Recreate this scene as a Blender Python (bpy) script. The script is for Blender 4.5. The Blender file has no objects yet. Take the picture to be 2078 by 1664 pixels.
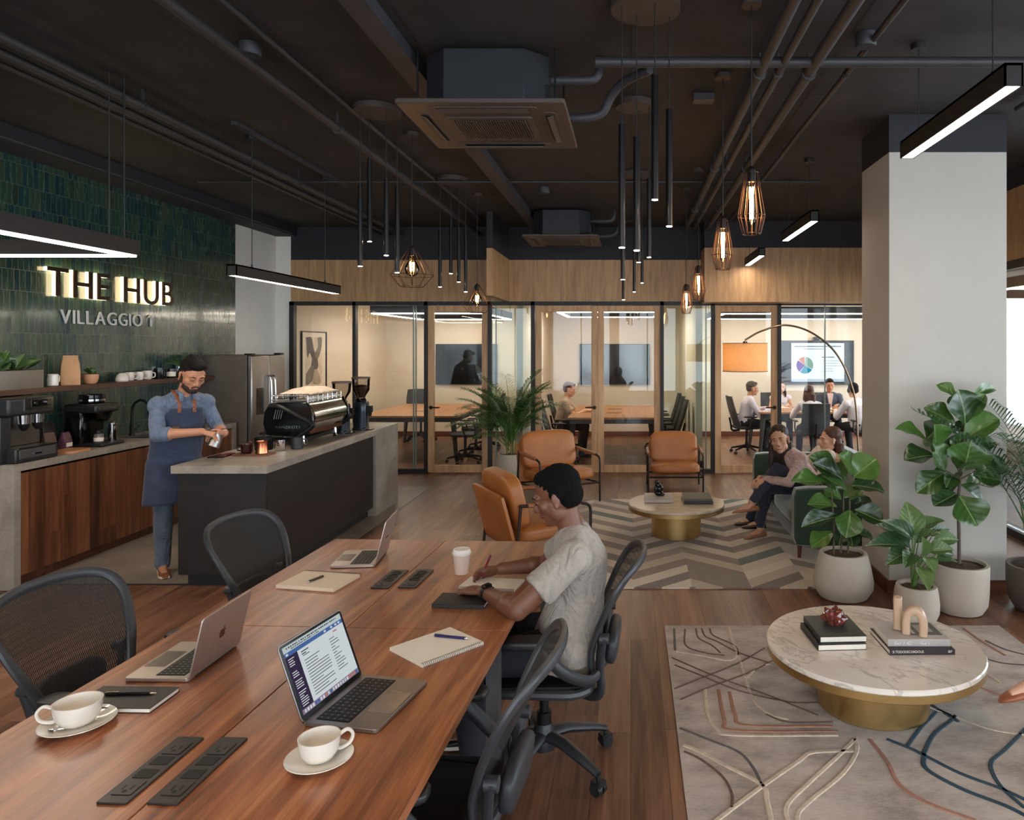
import bpy, bmesh, math, random
from mathutils import Vector as V, Matrix as MX, Quaternion as Q, noise as NZ
PI = math.pi
rnd = random.Random(7)
sc = bpy.context.scene
COL = sc.collection
FPX, CAMH = 1480.0, 1.85          # focal length in pixels, eye height in metres

def fl(px, py, z=0.0):
    """point of the horizontal plane at height z seen at a photo pixel"""
    y = (CAMH - z) * FPX / (py - 702)
    return V(((px - 1280) * y / FPX, y, z))
def at(px, py, y):
    return V(((px - 1280) * y / FPX, y, CAMH - (py - 702) * y / FPX))
def lerp(a, b, t): return a + (b - a) * t
def s2l(c):
    c = c / 255.0
    return c / 12.92 if c <= .04045 else ((c + .055) / 1.055) ** 2.4
def rgb(r, g, b): return (s2l(r), s2l(g), s2l(b), 1.0)

# ------------------------------------------------------------------ mesh builder
class B:
    def __init__(self):
        self.bm = bmesh.new(); self.mi = 0
    def _tag(self, fs):
        for f in fs: f.material_index = self.mi
    def box(self, c, s, rot=None, taper=1.0):
        hx, hy, hz = s[0] / 2, s[1] / 2, s[2] / 2
        vs = []
        for k, (x, y, z) in enumerate([(-1,-1,-1),(1,-1,-1),(1,1,-1),(-1,1,-1),(-1,-1,1),(1,-1,1),(1,1,1),(-1,1,1)]):
            t = taper if z > 0 else 1.0
            p = V((x * hx * t, y * hy * t, z * hz))
            if rot is not None: p = rot @ p
            vs.append(self.bm.verts.new(p + V(c)))
        self._tag([self.bm.faces.new([vs[i] for i in q]) for q in ((0,3,2,1),(4,5,6,7),(0,1,5,4),(1,2,6,5),(2,3,7,6),(3,0,4,7))])
        return self
    def bb(self, x0, x1, y0, y1, z0, z1):
        return self.box(((x0+x1)/2, (y0+y1)/2, (z0+z1)/2), (x1-x0, y1-y0, z1-z0))
    def rings(self, rings, cap0=True, cap1=True, closed=True):
        """skin a list of equal-length vertex rings"""
        R = [[self.bm.verts.new(p) for p in r] for r in rings]
        n = len(R[0]); fs = []
        for a, b in zip(R, R[1:]):
            for i in range(n if closed else n - 1):
                j = (i + 1) % n
                fs.append(self.bm.faces.new((a[i], a[j], b[j], b[i])))
        if closed and cap0: fs.append(self.bm.faces.new(R[0][::-1]))
        if closed and cap1: fs.append(self.bm.faces.new(R[-1]))
        self._tag(fs); return self
    def tube(self, pts, r, seg=10, flat=None, caps=True, up=None):
        """tube through pts; r number or list; flat=(a,b) scales the two cross axes"""
        pts = [V(p) for p in pts]; n = len(pts)
        rs = r if isinstance(r, (list, tuple)) else [r] * n
        rings = []; prev = None
        for i, p in enumerate(pts):
            d = (pts[min(i+1, n-1)] - pts[max(i-1, 0)])
            d = d.normalized() if d.length > 1e-9 else V((0,0,1))
            if prev is None:
                a = V(up) if up is not None else (V((0,0,1)) if abs(d.z) < .9 else V((0,1,0)))
                a = (a - d * a.dot(d)).normalized()
            else:
                a = prev - d * prev.dot(d)
                a = a.normalized() if a.length > 1e-6 else d.orthogonal().normalized()
            prev = a; b = d.cross(a)
            fa, fb = flat if flat else (1, 1)
            rings.append([p + (a * (math.cos(2*PI*k/seg) * fa) + b * (math.sin(2*PI*k/seg) * fb)) * rs[i] for k in range(seg)])
        return self.rings(rings, caps, caps)
    def cyl(self, p0, p1, r0, r1=None, seg=24):
        r1 = r0 if r1 is None else r1
        return self.tube([p0, p1], [r0, r1], seg)
    def lathe(self, prof, c=(0,0,0), seg=40, cap0=True, cap1=True, sx=1, sy=1):
        c = V(c)
        return self.rings([[c + V((r*math.cos(2*PI*k/seg)*sx, r*math.sin(2*PI*k/seg)*sy, z)) for k in range(seg)] for r, z in prof], cap0, cap1)
    def prism(self, pts, d, o=(0,0,0), ax=(1,0,0), ay=(0,1,0)):
        """polygon in the (ax, ay) plane pushed by vector d"""
        o, ax, ay, d = V(o), V(ax), V(ay), V(d)
        a = [self.bm.verts.new(o + ax*p[0] + ay*p[1]) for p in pts]
        b = [self.bm.verts.new(v.co + d) for v in a]
        n = len(a); fs = [self.bm.faces.new(a[::-1]), self.bm.faces.new(b)]
        for i in range(n):
            j = (i+1) % n; fs.append(self.bm.faces.new((a[i], a[j], b[j], b[i])))
        self._tag(fs); return self
    def ell(self, c, r, rot=None, seg=16, rng=10):
        c = V(c); R = (r, r, r) if not isinstance(r, (tuple, list)) else r
        rings = []
        for i in range(1, rng):
            th = PI * i / rng
            ring = []
            for k in range(seg):
                p = V((R[0]*math.sin(th)*math.cos(2*PI*k/seg), R[1]*math.sin(th)*math.sin(2*PI*k/seg), -R[2]*math.cos(th)))
                if rot is not None: p = rot @ p
                ring.append(c + p)
            rings.append(ring)
        R2 = [[self.bm.verts.new(p) for p in r] for r in rings]
        z = V((0,0,R[2])); z = rot @ z if rot is not None else z
        bot, top = self.bm.verts.new(c - z), self.bm.verts.new(c + z); fs = []
        for a, b in zip(R2, R2[1:]):
            for i in range(seg):
                j = (i+1) % seg; fs.append(self.bm.faces.new((a[i], a[j], b[j], b[i])))
        for i in range(seg):
            j = (i+1) % seg
            fs.append(self.bm.faces.new((bot, R2[0][j], R2[0][i]))); fs.append(self.bm.faces.new((top, R2[-1][i], R2[-1][j])))
        self._tag(fs); return self
    def grid(self, fn, nu, nv, thick=0.0):
        """surface fn(u,v), u,v in 0..1; thick pushes a second skin along the normal"""
        P = [[V(fn(i/nu, j/nv)) for j in range(nv+1)] for i in range(nu+1)]
        G = [[self.bm.verts.new(p) for p in r] for r in P]; fs = []
        for i in range(nu):
            for j in range(nv):
                fs.append(self.bm.faces.new((G[i][j], G[i+1][j], G[i+1][j+1], G[i][j+1])))
        if thick:
            def nrm(i, j):
                a = P[min(i+1,nu)][j] - P[max(i-1,0)][j]; b = P[i][min(j+1,nv)] - P[i][max(j-1,0)]
                n = a.cross(b); return n.normalized() if n.length > 1e-12 else V((0,0,1))
            K = [[self.bm.verts.new(P[i][j] - nrm(i,j)*thick) for j in range(nv+1)] for i in range(nu+1)]
            for i in range(nu):
                for j in range(nv):
                    fs.append(self.bm.faces.new((K[i][j+1], K[i+1][j+1], K[i+1][j], K[i][j])))
            for i in range(nu):
                fs.append(self.bm.faces.new((K[i][0], K[i+1][0], G[i+1][0], G[i][0])))
                fs.append(self.bm.faces.new((G[i][nv], G[i+1][nv], K[i+1][nv], K[i][nv])))
            for j in range(nv):
                fs.append(self.bm.faces.new((G[0][j], G[0][j+1], K[0][j+1], K[0][j])))
                fs.append(self.bm.faces.new((K[nu][j], K[nu][j+1], G[nu][j+1], G[nu][j])))
        self._tag(fs); return self
    def cushion(self, c, s, rot=None, p=5.0, n=10, crown=.12):
        """soft box: superellipsoid with flat-ish sides"""
        c = V(c); bm = bmesh.new(); bmesh.ops.create_cube(bm, size=2)
        bmesh.ops.subdivide_edges(bm, edges=bm.edges[:], cuts=n, use_grid_fill=True)
        mp = {}
        for v in bm.verts:
            x, y, z = v.co
            l = (abs(x)**p + abs(y)**p + abs(z)**p) ** (1/p)
            q = V((x/l*s[0]/2, y/l*s[1]/2, z/l*s[2]/2))
            q.z *= 1 - crown + crown * (1 - min(1, x*x)) ** .5 * (1 - min(1, y*y)) ** .5 * 1.0
            if rot is not None: q = rot @ q
            mp[v] = self.bm.verts.new(q + c)
        self._tag([self.bm.faces.new([mp[v] for v in f.verts]) for f in bm.faces])
        bm.free(); return self
    def xf(self, m):
        bmesh.ops.transform(self.bm, matrix=m, verts=self.bm.verts[:]); return self

def RX(a): return MX.Rotation(a, 3, 'X')
def RY(a): return MX.Rotation(a, 3, 'Y')
def RZ(a): return MX.Rotation(a, 3, 'Z')
def rad(a): return math.radians(a)
def rrect(w, d, r, n=5):
    pts = []
    for cx, cy, a0 in ((w/2-r, d/2-r, 0), (-w/2+r, d/2-r, 90), (-w/2+r, -d/2+r, 180), (w/2-r, -d/2+r, 270)):
        for k in range(n+1):
            a = rad(a0 + 90*k/n); pts.append((cx + r*math.cos(a), cy + r*math.sin(a)))
    return pts
def arc(fn, n): return [fn(i/n) for i in range(n+1)]
def bez(pts, n=16):
    """smooth curve through points (Catmull-Rom)"""
    P = [V(p) for p in pts]; P = [P[0]*2-P[1]] + P + [P[-1]*2-P[-2]]; out = []
    k = max(1, n // (len(P)-3))
    for i in range(1, len(P)-2):
        for j in range(k):
            t = j/k; a, b, c, d = P[i-1], P[i], P[i+1], P[i+2]
            out.append(.5*((2*b) + (c-a)*t + (2*a-5*b+4*c-d)*t*t + (3*b-a-3*c+d)*t*t*t))
    out.append(P[-2]); return out

# ------------------------------------------------------------------ objects
def tag(o, label=None, cat=None, group=None, kind=None):
    if label: o['label'] = label
    if cat: o['category'] = cat
    if group: o['group'] = group
    if kind: o['kind'] = kind
    return o
def lm(o):
    return MX.LocRotScale(o.location, o.rotation_euler.to_quaternion(), o.scale)
def wm(o):
    m = lm(o); p = o.parent
    while p: m = lm(p) @ m; p = p.parent
    return m
def obj(name, b, mats, parent=None, world=False, smooth=True, ang=38, bev=0, bseg=2, label=None):
    bm = b.bm if isinstance(b, B) else b
    bmesh.ops.recalc_face_normals(bm, faces=bm.faces[:])
    me = bpy.data.meshes.new(name)
    if world and parent: bmesh.ops.transform(bm, matrix=wm(parent).inverted(), verts=bm.verts[:])
    bm.to_mesh(me); bm.free()
    for m in (mats if isinstance(mats, (list, tuple)) else [mats]): me.materials.append(m)
    if smooth:
        me.shade_smooth(); me.set_sharp_from_angle(angle=rad(ang))
    o = bpy.data.objects.new(name, me); COL.objects.link(o)
    if parent: o.parent = parent
    if bev:
        m = o.modifiers.new('bevel', 'BEVEL'); m.width = bev; m.segments = bseg; m.limit_method = 'ANGLE'; m.angle_limit = rad(40); m.harden_normals = False
    if label: o['label'] = label
    return o
def thing(name, label, cat, loc=(0,0,0), rz=0.0, group=None, kind=None):
    o = bpy.data.objects.new(name, None); COL.objects.link(o); o.empty_display_size = .1
    o.location = loc; o.rotation_euler = (0, 0, rz)
    return tag(o, label, cat, group, kind)
def solo(name, b, mats, label, cat, loc=None, group=None, kind=None, **k):
    o = obj(name, b, mats, **k)
    if loc is not None: o.location = loc
    return tag(o, label, cat, group, kind)
def struct(name, b, mats, parent=None, **k):
    o = obj(name, b, mats, parent, **k)
    if not parent: o['kind'] = 'structure'
    return o
def kids(o): return [c for c in COL.objects if c.parent == o]
def dup(root, loc=None, rz=None, label=None, group=None, scale=None):
    def cp(o, par):
        c = o.copy(); COL.objects.link(c)
        if par: c.parent = par
        for ch in list(kidmap(o)): cp(ch, c)
        return c
    r = cp(root, None)
    if loc is not None: r.location = loc
    if rz is not None: r.rotation_euler = (0, 0, rz)
    if label: r['label'] = label
    if group: r['group'] = group
    if scale: r.scale = scale if isinstance(scale, (tuple, list)) else (scale,)*3
    return r
def kidmap(o): return [c for c in bpy.data.objects if c.parent == o]

# ------------------------------------------------------------------ materials
class T:
    def __init__(self, name):
        self.m = bpy.data.materials.new(name); self.m.use_nodes = True
        self.t = self.m.node_tree; self.t.nodes.clear()
        self.out = self.t.nodes.new('ShaderNodeOutputMaterial')
    def n(self, typ, ins=None, **props):
        nd = self.t.nodes.new('ShaderNode' + typ)
        for k, v in props.items(): setattr(nd, k, v)
        for k, v in (ins or {}).items(): self.put(nd.inputs[k], v)
        return nd
    def put(self, sock, v):
        if isinstance(v, bpy.types.NodeSocket): self.t.links.new(v, sock)
        else: sock.default_value = v
    def mth(self, op, a, b=0.0, c=None):
        n = self.t.nodes.new('ShaderNodeMath'); n.operation = op
        self.put(n.inputs[0], a); self.put(n.inputs[1], b)
        if c is not None: self.put(n.inputs[2], c)
        return n.outputs[0]
    def co(self): return self.n('TexCoord').outputs['Object']
    def map(self, v, scale=(1,1,1), loc=(0,0,0), rot=(0,0,0)):
        return self.n('Mapping', {'Vector': v, 'Scale': scale, 'Location': loc, 'Rotation': rot}).outputs[0]
    def noise(self, v, scale, detail=4, rough=.55, dist=0.0):
        return self.n('TexNoise', {'Vector': v, 'Scale': scale, 'Detail': detail, 'Roughness': rough, 'Distortion': dist}).outputs['Fac']
    def ramp(self, f, stops, interp='LINEAR'):
        n = self.n('ValToRGB', {'Fac': f}); r = n.color_ramp; r.interpolation = interp
        while len(r.elements) < len(stops): r.elements.new(.5)
        for e, (p, c) in zip(r.elements, stops): e.position = p; e.color = c if isinstance(c, tuple) else (c, c, c, 1)
        return n.outputs[0]
    def mix(self, f, a, b, mode='MIX'):
        n = self.n('Mix', data_type='RGBA', blend_type=mode)
        self.put(n.inputs[0], f); self.put(n.inputs[6], a); self.put(n.inputs[7], b)
        return n.outputs[2]
    def bump(self, h, strength=.3, dist=.01):
        return self.n('Bump', {'Height': h, 'Strength': strength, 'Distance': dist}).outputs[0]
    def bsdf(self, **ins):
        p = self.n('BsdfPrincipled')
        for k, v in ins.items(): self.put(p.inputs[k.replace('_', ' ')], v)
        self.t.links.new(p.outputs[0], self.out.inputs[0]); return p
    def cells(self, v, ua, va, w, h, off=0.5, gap=.002, jit=False):
        """grid of w x h cells along axes ua, va (0,1,2): per-cell random, joint mask"""
        s = self.n('SeparateXYZ', {'Vector': v}).outputs
        a = self.mth('DIVIDE', s[va], h); row = self.mth('FLOOR', a)
        u = self.mth('DIVIDE', s[ua], w)
        if jit:
            wn = self.n('TexWhiteNoise', noise_dimensions='1D'); self.put(wn.inputs['W'], row)
            u = self.mth('ADD', u, wn.outputs['Value'])
        elif off: u = self.mth('ADD', u, self.mth('MULTIPLY', row, off))
        cu = self.mth('FLOOR', u); fu = self.mth('SUBTRACT', u, cu); fv = self.mth('SUBTRACT', a, row)
        idv = self.n('CombineXYZ', {'X': cu, 'Y': row}).outputs[0]
        w2 = self.n('TexWhiteNoise', {'Vector': idv}, noise_dimensions='2D')
        du = self.mth('MULTIPLY', self.mth('MINIMUM', fu, self.mth('SUBTRACT', 1.0, fu)), w)
        dv = self.mth('MULTIPLY', self.mth('MINIMUM', fv, self.mth('SUBTRACT', 1.0, fv)), h)
        d = self.mth('MINIMUM', du, dv)
        return w2.outputs['Value'], w2.outputs['Color'], self.mth('LESS_THAN', d, gap), fu, fv

def mix2(c, k): return (min(1, c[0]*k), min(1, c[1]*k), min(1, c[2]*k), 1)
_M = {}
def pm(name, col, rough=.5, metal=0.0, var=.12, scale=6, bump=0.0, bscale=150, **kw):
    """plain procedural surface: colour with slight noise, optional bump"""
    if name in _M: return _M[name]
    t = T(name); v = t.co()
    f = t.noise(v, scale, 3)
    c = t.ramp(f, [(.3, mix2(col, 1-var)), (.7, mix2(col, 1+var))])
    p = t.bsdf(Base_Color=c, Roughness=rough, Metallic=metal, **kw)
    if bump: t.put(p.inputs['Normal'], t.bump(t.noise(v, bscale, 2), bump, .004))
    _M[name] = t.m; return t.m
def wood(name, c0, c1, c2, axis=1, rough=.4, grain=1.0, plank=None, pva=0, coat=0.0, gap=.0012, rot=(0,0,0), jit=True):
    """streaky timber, grain along axis; plank=(width,length) cuts it into boards"""
    if name in _M: return _M[name]
    t = T(name); v = t.map(t.co(), rot=rot); r = None
    if plank:
        r, rc, mask, fu, fv = t.cells(v, axis, pva, plank[1], plank[0], gap=gap, jit=jit, off=.37)
        v2 = t.n('VectorMath', {0: v, 1: t.n('VectorMath', {0: rc, 1: (13., 17., 11.)}, operation='MULTIPLY').outputs[0]}, operation='ADD').outputs[0]
    else: v2 = v
    sc_ = [9.0*grain]*3; sc_[axis] = .7*grain
    f1 = t.noise(t.map(v2, tuple(sc_)), 1.6, 6, .62, .6)
    sc_ = [60.0*grain]*3; sc_[axis] = 1.6*grain
    f2 = t.noise(t.map(v2, tuple(sc_)), 2.0, 3, .6)
    f = t.mth('ADD', t.mth('MULTIPLY', f1, .72), t.mth('MULTIPLY', f2, .28))
    if r is not None: f = t.mth('ADD', f, t.mth('MULTIPLY', t.mth('SUBTRACT', r, .5), .22))
    c = t.ramp(f, [(.33, c0), (.5, c1), (.68, c2)])
    if plank: c = t.mix(t.mth('MULTIPLY', mask, .75), c, (.012, .008, .006, 1))
    p = t.bsdf(Base_Color=c, Roughness=t.ramp(f2, [(.2, rough*.85), (.8, min(1, rough*1.2))]), Coat_Weight=coat, Coat_Roughness=.25)
    h = f2 if not plank else t.mth('SUBTRACT', t.mth('MULTIPLY', f2, .4), mask)
    t.put(p.inputs['Normal'], t.bump(h, .12, .002))
    _M[name] = t.m; return t.m
def glow(name, col, s):
    if name in _M: return _M[name]
    t = T(name); e = t.n('Emission', {'Color': col, 'Strength': s})
    t.t.links.new(e.outputs[0], t.out.inputs[0]); _M[name] = t.m; return t.m
def glassm(name, tint=(1,1,1,1), refl=1.0, rough=.0):
    """clear sheet: sees through, mirrors by Fresnel"""
    if name in _M: return _M[name]
    t = T(name)
    fr = t.n('Fresnel', {'IOR': 1.35})
    k = t.mth('MULTIPLY', fr.outputs[0], refl)
    a = t.n('BsdfTransparent', {'Color': tint}); g = t.n('BsdfGlossy', {'Color': (1,1,1,1), 'Roughness': rough})
    mx = t.n('MixShader', {0: k, 1: a.outputs[0], 2: g.outputs[0]})
    t.t.links.new(mx.outputs[0], t.out.inputs[0]); _M[name] = t.m; return t.m
def cloth(name, col, var=.12, scale=16, fold=6.0, fs=.55, weave=320, rough=.85):
    """fabric with soft folds and a fine weave"""
    if name in _M: return _M[name]
    t = T(name); v = t.co()
    c = t.ramp(t.noise(v, scale, 4), [(.3, mix2(col, 1-var)), (.7, mix2(col, 1+var))])
    p = t.bsdf(Base_Color=c, Roughness=rough, Sheen_Weight=.15)
    f = t.noise(t.map(v, (1.3, 1.3, .8)), fold, 2, .45, 1.6); rid = t.mth('ABSOLUTE', t.mth('SUBTRACT', f, .5))
    h = t.mth('ADD', t.mth('MULTIPLY', rid, -1.0), t.mth('MULTIPLY', t.noise(v, weave, 2), .03))
    t.put(p.inputs['Normal'], t.bump(h, fs, .10)); _M[name] = t.m; return t.m
def meshcloth(name, col, pitch=.007, fill=.62, axis=0, axis2=2):
    """see-through woven seat mesh: strands along one axis"""
    if name in _M: return _M[name]
    t = T(name); v = t.co(); s = t.n('SeparateXYZ', {'Vector': v}).outputs
    fu = t.mth('FRACT', t.mth('DIVIDE', s[axis], pitch)); fv = t.mth('FRACT', t.mth('DIVIDE', s[axis2], pitch*2.6))
    a = t.mth('MAXIMUM', t.mth('LESS_THAN', fu, fill), t.mth('LESS_THAN', fv, .1))
    b = t.n('BsdfPrincipled', {'Base Color': col, 'Roughness': .6}); tr = t.n('BsdfTransparent')
    mx = t.n('MixShader', {0: a, 1: tr.outputs[0], 2: b.outputs[0]})
    t.t.links.new(mx.outputs[0], t.out.inputs[0]); _M[name] = t.m; return t.m

# common materials
BLACK = pm('black_metal', rgb(34,33,34), .45, .6)
BLKP = pm('black_plastic', rgb(30,31,33), .42, 0, bump=.1, bscale=400)
CHAIRP = pm('chair_plastic', rgb(38,39,42), .42, 0, bump=.1, bscale=500)
DGLOSS = pm('black_gloss', rgb(14,14,15), .12)
CHROME = pm('chrome', rgb(215,215,218), .12, 1.0, var=.03)
STEEL = pm('brushed_steel', rgb(150,146,142), .3, 1.0, var=.06)
BRASS = pm('brushed_brass', rgb(212,180,122), .3, 1.0, var=.08, scale=3)
COPPER = pm('copper', rgb(200,120,84), .2, 1.0, var=.05)
WHITEC = pm('white_ceramic', rgb(226,218,205), .16, var=.03, Coat_Weight=.5)
PAPER = pm('paper', rgb(236,226,210), .7, var=.02)
LEATHER = pm('tan_leather', rgb(172,106,54), .42, var=.12, scale=5, bump=.18, bscale=260)
OAK = wood('pale_oak', rgb(166,124,86), rgb(202,158,114), rgb(222,182,138), 2, .5)
OAKH = wood('oak_header', rgb(152,116,80), rgb(186,145,102), rgb(208,168,122), 2, .5, 1.4)
WALNUT = wood('walnut_top', rgb(94,50,28), rgb(154,92,57), rgb(194,130,86), 1, .32, 1.0, coat=.15)
WALNUTV = wood('walnut_front', rgb(62,34,20), rgb(108,64,40), rgb(140,88,56), 2, .4, 1.0, plank=(.16, 3.0), pva=1)
DARKV = wood('dark_stained', rgb(19,15,13), rgb(29,23,20), rgb(42,34,29), 1, .42, .7)
FRAMEB = pm('frame_black', rgb(38,36,36), .5, .2)
GLASS = glassm('clear_glass', (.96,.975,.965,1), .9)
GGREEN = glassm('green_edge_glass', (.86,.93,.90,1), 1.0)
# ------------------------------------------------------------------ camera, world, colour
cam = bpy.data.cameras.new('camera'); co = bpy.data.objects.new('camera', cam); COL.objects.link(co)
co.location = (0, 0, CAMH); co.rotation_euler = (PI/2, 0, 0)
cam.sensor_width = 36; cam.lens = FPX/2078*36; cam.shift_x = -(1280-1039)/2078; cam.shift_y = (702-832)/2078
cam.clip_start = .05; sc.camera = co
vs = sc.view_settings; vs.view_transform = 'Standard'; vs.look = 'None'; vs.gamma = 1; vs.use_curve_mapping = False
vs.exposure = 0.95
cy = sc.cycles
cy.use_denoising = True; cy.max_bounces = 7; cy.diffuse_bounces = 4; cy.glossy_bounces = 4; cy.transmission_bounces = 6
cy.transparent_max_bounces = 16; cy.caustics_reflective = False; cy.caustics_refractive = False
cy.sample_clamp_indirect = 6; cy.use_adaptive_sampling = True; cy.adaptive_threshold = .02
w = bpy.data.worlds.new('sky'); sc.world = w; w.use_nodes = True
bg = w.node_tree.nodes['Background']; bg.inputs[0].default_value = (.80, .90, 1.0, 1); bg.inputs[1].default_value = 3.5

CEILZ, YF, YB = 3.58, 10.6, 14.95
XL, XR, YN = -5.15, 6.3, -4.0
# ---- floor
FLOORM = wood('walnut_floor', rgb(84,52,36), rgb(124,84,62), rgb(156,112,86), 1, .36, .8, plank=(.165, 1.9), pva=0, gap=.0016)
struct('floor', B().bb(-8, 9, YN-1, 20, -.1, 0), FLOORM)
t = T('kitchen_tiles'); r, rc, mk, fu, fv = t.cells(t.co(), 0, 1, .6, 1.2, off=0, gap=.003)
nz = t.noise(t.co(), 3, 5)
c = t.ramp(nz, [(.3, rgb(116,106,96)), (.7, rgb(146,134,122))]); c = t.mix(t.mth('MULTIPLY', mk, .6), c, rgb(80,72,66))
t.bsdf(Base_Color=c, Roughness=.45)
ky0 = fl(600, 1186).y
struct('floor_tiles', B().bb(XL, -2.62, ky0, 9.6, -.05, .004), t.m)
struct('trim_1', B().bb(XL, -2.60, ky0-.02, ky0, -.02, .006), FRAMEB)
# ---- ceiling: dark painted concrete panels
t = T('ceiling_concrete'); v = t.co(); r, rc, mk, fu, fv = t.cells(v, 0, 1, 1.22, 1.67, off=0, gap=.009)
n1 = t.noise(v, 2.2, 6, .65); n2 = t.noise(v, 9, 4, .6)
spots = t.ramp(n2, [(.68, 0.0), (.74, 1.0)])
c = t.ramp(n1, [(.3, rgb(36,33,32)), (.7, rgb(62,58,57))]); c = t.mix(t.mth('MULTIPLY', spots, .5), c, rgb(40,36,34))
brk = t.mth('GREATER_THAN', t.noise(v, 2.5, 2), .46)
c = t.mix(t.mth('MULTIPLY', t.mth('MULTIPLY', mk, brk), .8), c, rgb(22,20,20))
p = t.bsdf(Base_Color=c, Roughness=.75); t.put(p.inputs['Normal'], t.bump(t.mth('SUBTRACT', n2, mk), .25, .006))
struct('ceiling', B().bb(-8, 9, YN-1, YF, CEILZ, CEILZ+.2), t.m)
NAVY = pm('dark_paint', rgb(34,35,41), .7, var=.08)
WHITEW = pm('white_wall_paint', rgb(194,188,178), .75, var=.02, bump=.04)
CREAM = pm('cream_wall_paint', rgb(224,212,194), .75, var=.02)
# ---- left wall: glazed stacked tiles, then white
t = T('green_glazed_tiles'); v = t.co()
r, rc, mk, fu, fv = t.cells(v, 1, 2, .058, .178, off=.31, gap=.0022)
zel = t.n('TexNoise', {'Vector': t.map(v, (1, 14, 3)), 'Scale': 2.2, 'Detail': 5.0, 'Roughness': .6}).outputs['Fac']
f = t.mth('ADD', t.mth('MULTIPLY', r, .75), t.mth('MULTIPLY', zel, .3))
c = t.ramp(f, [(.08, rgb(26,40,52)), (.25, rgb(30,58,62)), (.45, rgb(34,66,58)), (.62, rgb(44,72,56)), (.8, rgb(56,74,58)), (.95, rgb(28,44,40))])
c = t.mix(mk, c, rgb(92,102,94))
p = t.bsdf(Base_Color=c, Roughness=t.ramp(zel, [(.35, .12), (.7, .34)]), Coat_Weight=.4, Coat_Roughness=.08)
hgt = t.mth('SUBTRACT', t.mth('ADD', t.mth('MULTIPLY', t.noise(v, 14, 3, .5), .5), t.mth('MULTIPLY', r, .5)), t.mth('MULTIPLY', mk, .8))
t.put(p.inputs['Normal'], t.bump(hgt, .4, .003))
TILEM = t.m
YT = 9.5
struct('wall_left', B().bb(XL-.2, XL, YN, YT, 0, 3.44), TILEM)
WHITEL = pm('white_side_wall_paint', rgb(230,226,218), .75, var=.02)
struct('wall_left.001', B().bb(XL-.2, XL-.004, YT, YF+.02, 0, 3.44), WHITEL)
struct('beam', B().bb(XL-.2, -4.85, YN, YF, 3.44, CEILZ), NAVY)
# white wall piece between left wall and glass front
struct('wall_back', B().bb(XL-.2, -4.94, YF, YF+.12, 0, 3.44), WHITEL)
struct('wall_back_upper', B().bb(XL-.2, -4.94, YF, YF+.12, 3.44, CEILZ), NAVY)
# ---- timber headers over the glass fronts
def header(name, x0, x1, y0, z0, z1):
    struct(name, B().bb(x0, x1, y0, YF+.12, z0, z1), OAKH)
    struct(name + '_upper', B().bb(x0, x1, y0, YF+.12, z1, CEILZ), NAVY)
header('wall_header', -4.94, -1.85, YF, 2.495, 3.10)
header('wall_header_fin', -1.85, -1.77, 9.35, 2.495, 3.105)
header('wall_header_middle', -1.77, 1.02, YF, 2.495, 3.10)
header('wall_header_right', 1.02, 3.72, 10.1, 2.46, 3.21)
# ---- column
X0, X1, Y0, Y1 = 1.93, 2.81, 5.45, 6.09
struct('column', B().bb(X0, X1, Y0, Y1, 0, 3.30), WHITEW, bev=.004)
struct('column_head', B().bb(X0, X1, Y0, Y1, 3.30, CEILZ), NAVY)
SKIRT = wood('skirting_wood', rgb(70,38,24), rgb(98,56,38), rgb(120,74,52), 0, .4)
struct('baseboard_column', B().bb(X0-.015, X1+.015, Y0-.015, Y1+.015, 0, .10), SKIRT)
# ---- meeting rooms behind the front
struct('wall_rooms_back', B().bb(XL-.2, XR, YB, YB+.15, 0, 3.0), CREAM)
struct('wall_rooms_left', B().bb(XL-.3, -5.02, YF+.12, YB, 0, 3.0), CREAM)
struct('wall_rooms_middle', B().bb(-1.74, -1.64, YF+.5, YB, 0, 3.0), CREAM)
struct('wall_rooms_right', B().bb(.99, 1.09, YF+.5, YB, 0, 3.0), CREAM)
struct('ceiling_rooms', B().bb(XL-.3, XR, YF+.12, YB, 2.95, 3.1), CREAM)
struct('baseboard_rooms', B().bb(-5.02, XR, YB-.015, YB, 0, .10).bb(-1.76, -1.62, YF+.5, YB, 0, .10).bb(.975, 1.105, YF+.5, YB, 0, .10), SKIRT)
# ---- the glass front: black posts, fixed panes, oak doors
def fx(px): return (px-1280)*YF/FPX
GZ1 = 2.495
posts = [(588, 597), (716, 722.5), (861, 868), (990, 997), (1077.5, 1085), (1340, 1347), (1443, 1450.5), (1578, 1585)]
tb = B()
for a, b in posts: tb.bb(fx(a), fx(b), YF-.02, YF+.08, 0, GZ1)
tb.bb(fx(588), 3.72, YF-.02, YF+.08, GZ1-.055, GZ1)
for a, b in ((597, 716), (722.5, 861), (997, 1077.5), (1347, 1443), (1585, 1820)): tb.bb(fx(a), min(3.72, fx(b)), YF-.02, YF+.08, 0, .06)
struct('trim_2', tb, FRAMEB)
nw = 0
def pane(a, b, name='window_%d', m=GLASS, y=YF+.03, joints=()):
    global nw; nw += 1
    o = struct(name % nw, B().bb(fx(a), fx(b), y-.005, y+.005, .06, GZ1-.055), m)
    for j in joints:
        obj('joint', B().bb(fx(j)-.008, fx(j)+.008, y-.012, y+.012, .06, GZ1-.055), pm('glass_edge', rgb(120,140,132), .2), o)
pane(597, 716); pane(722.5, 861, joints=(838, 843)); pane(997, 1077.5, m=GGREEN, joints=(1006,)); pane(1347, 1443, m=GGREEN, joints=(1433,)); pane(1585, 1812, joints=(1675,))
nd_ = 0
HANDLE = pm('dark_bronze', rgb(52,36,30), .35, .8)
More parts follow.
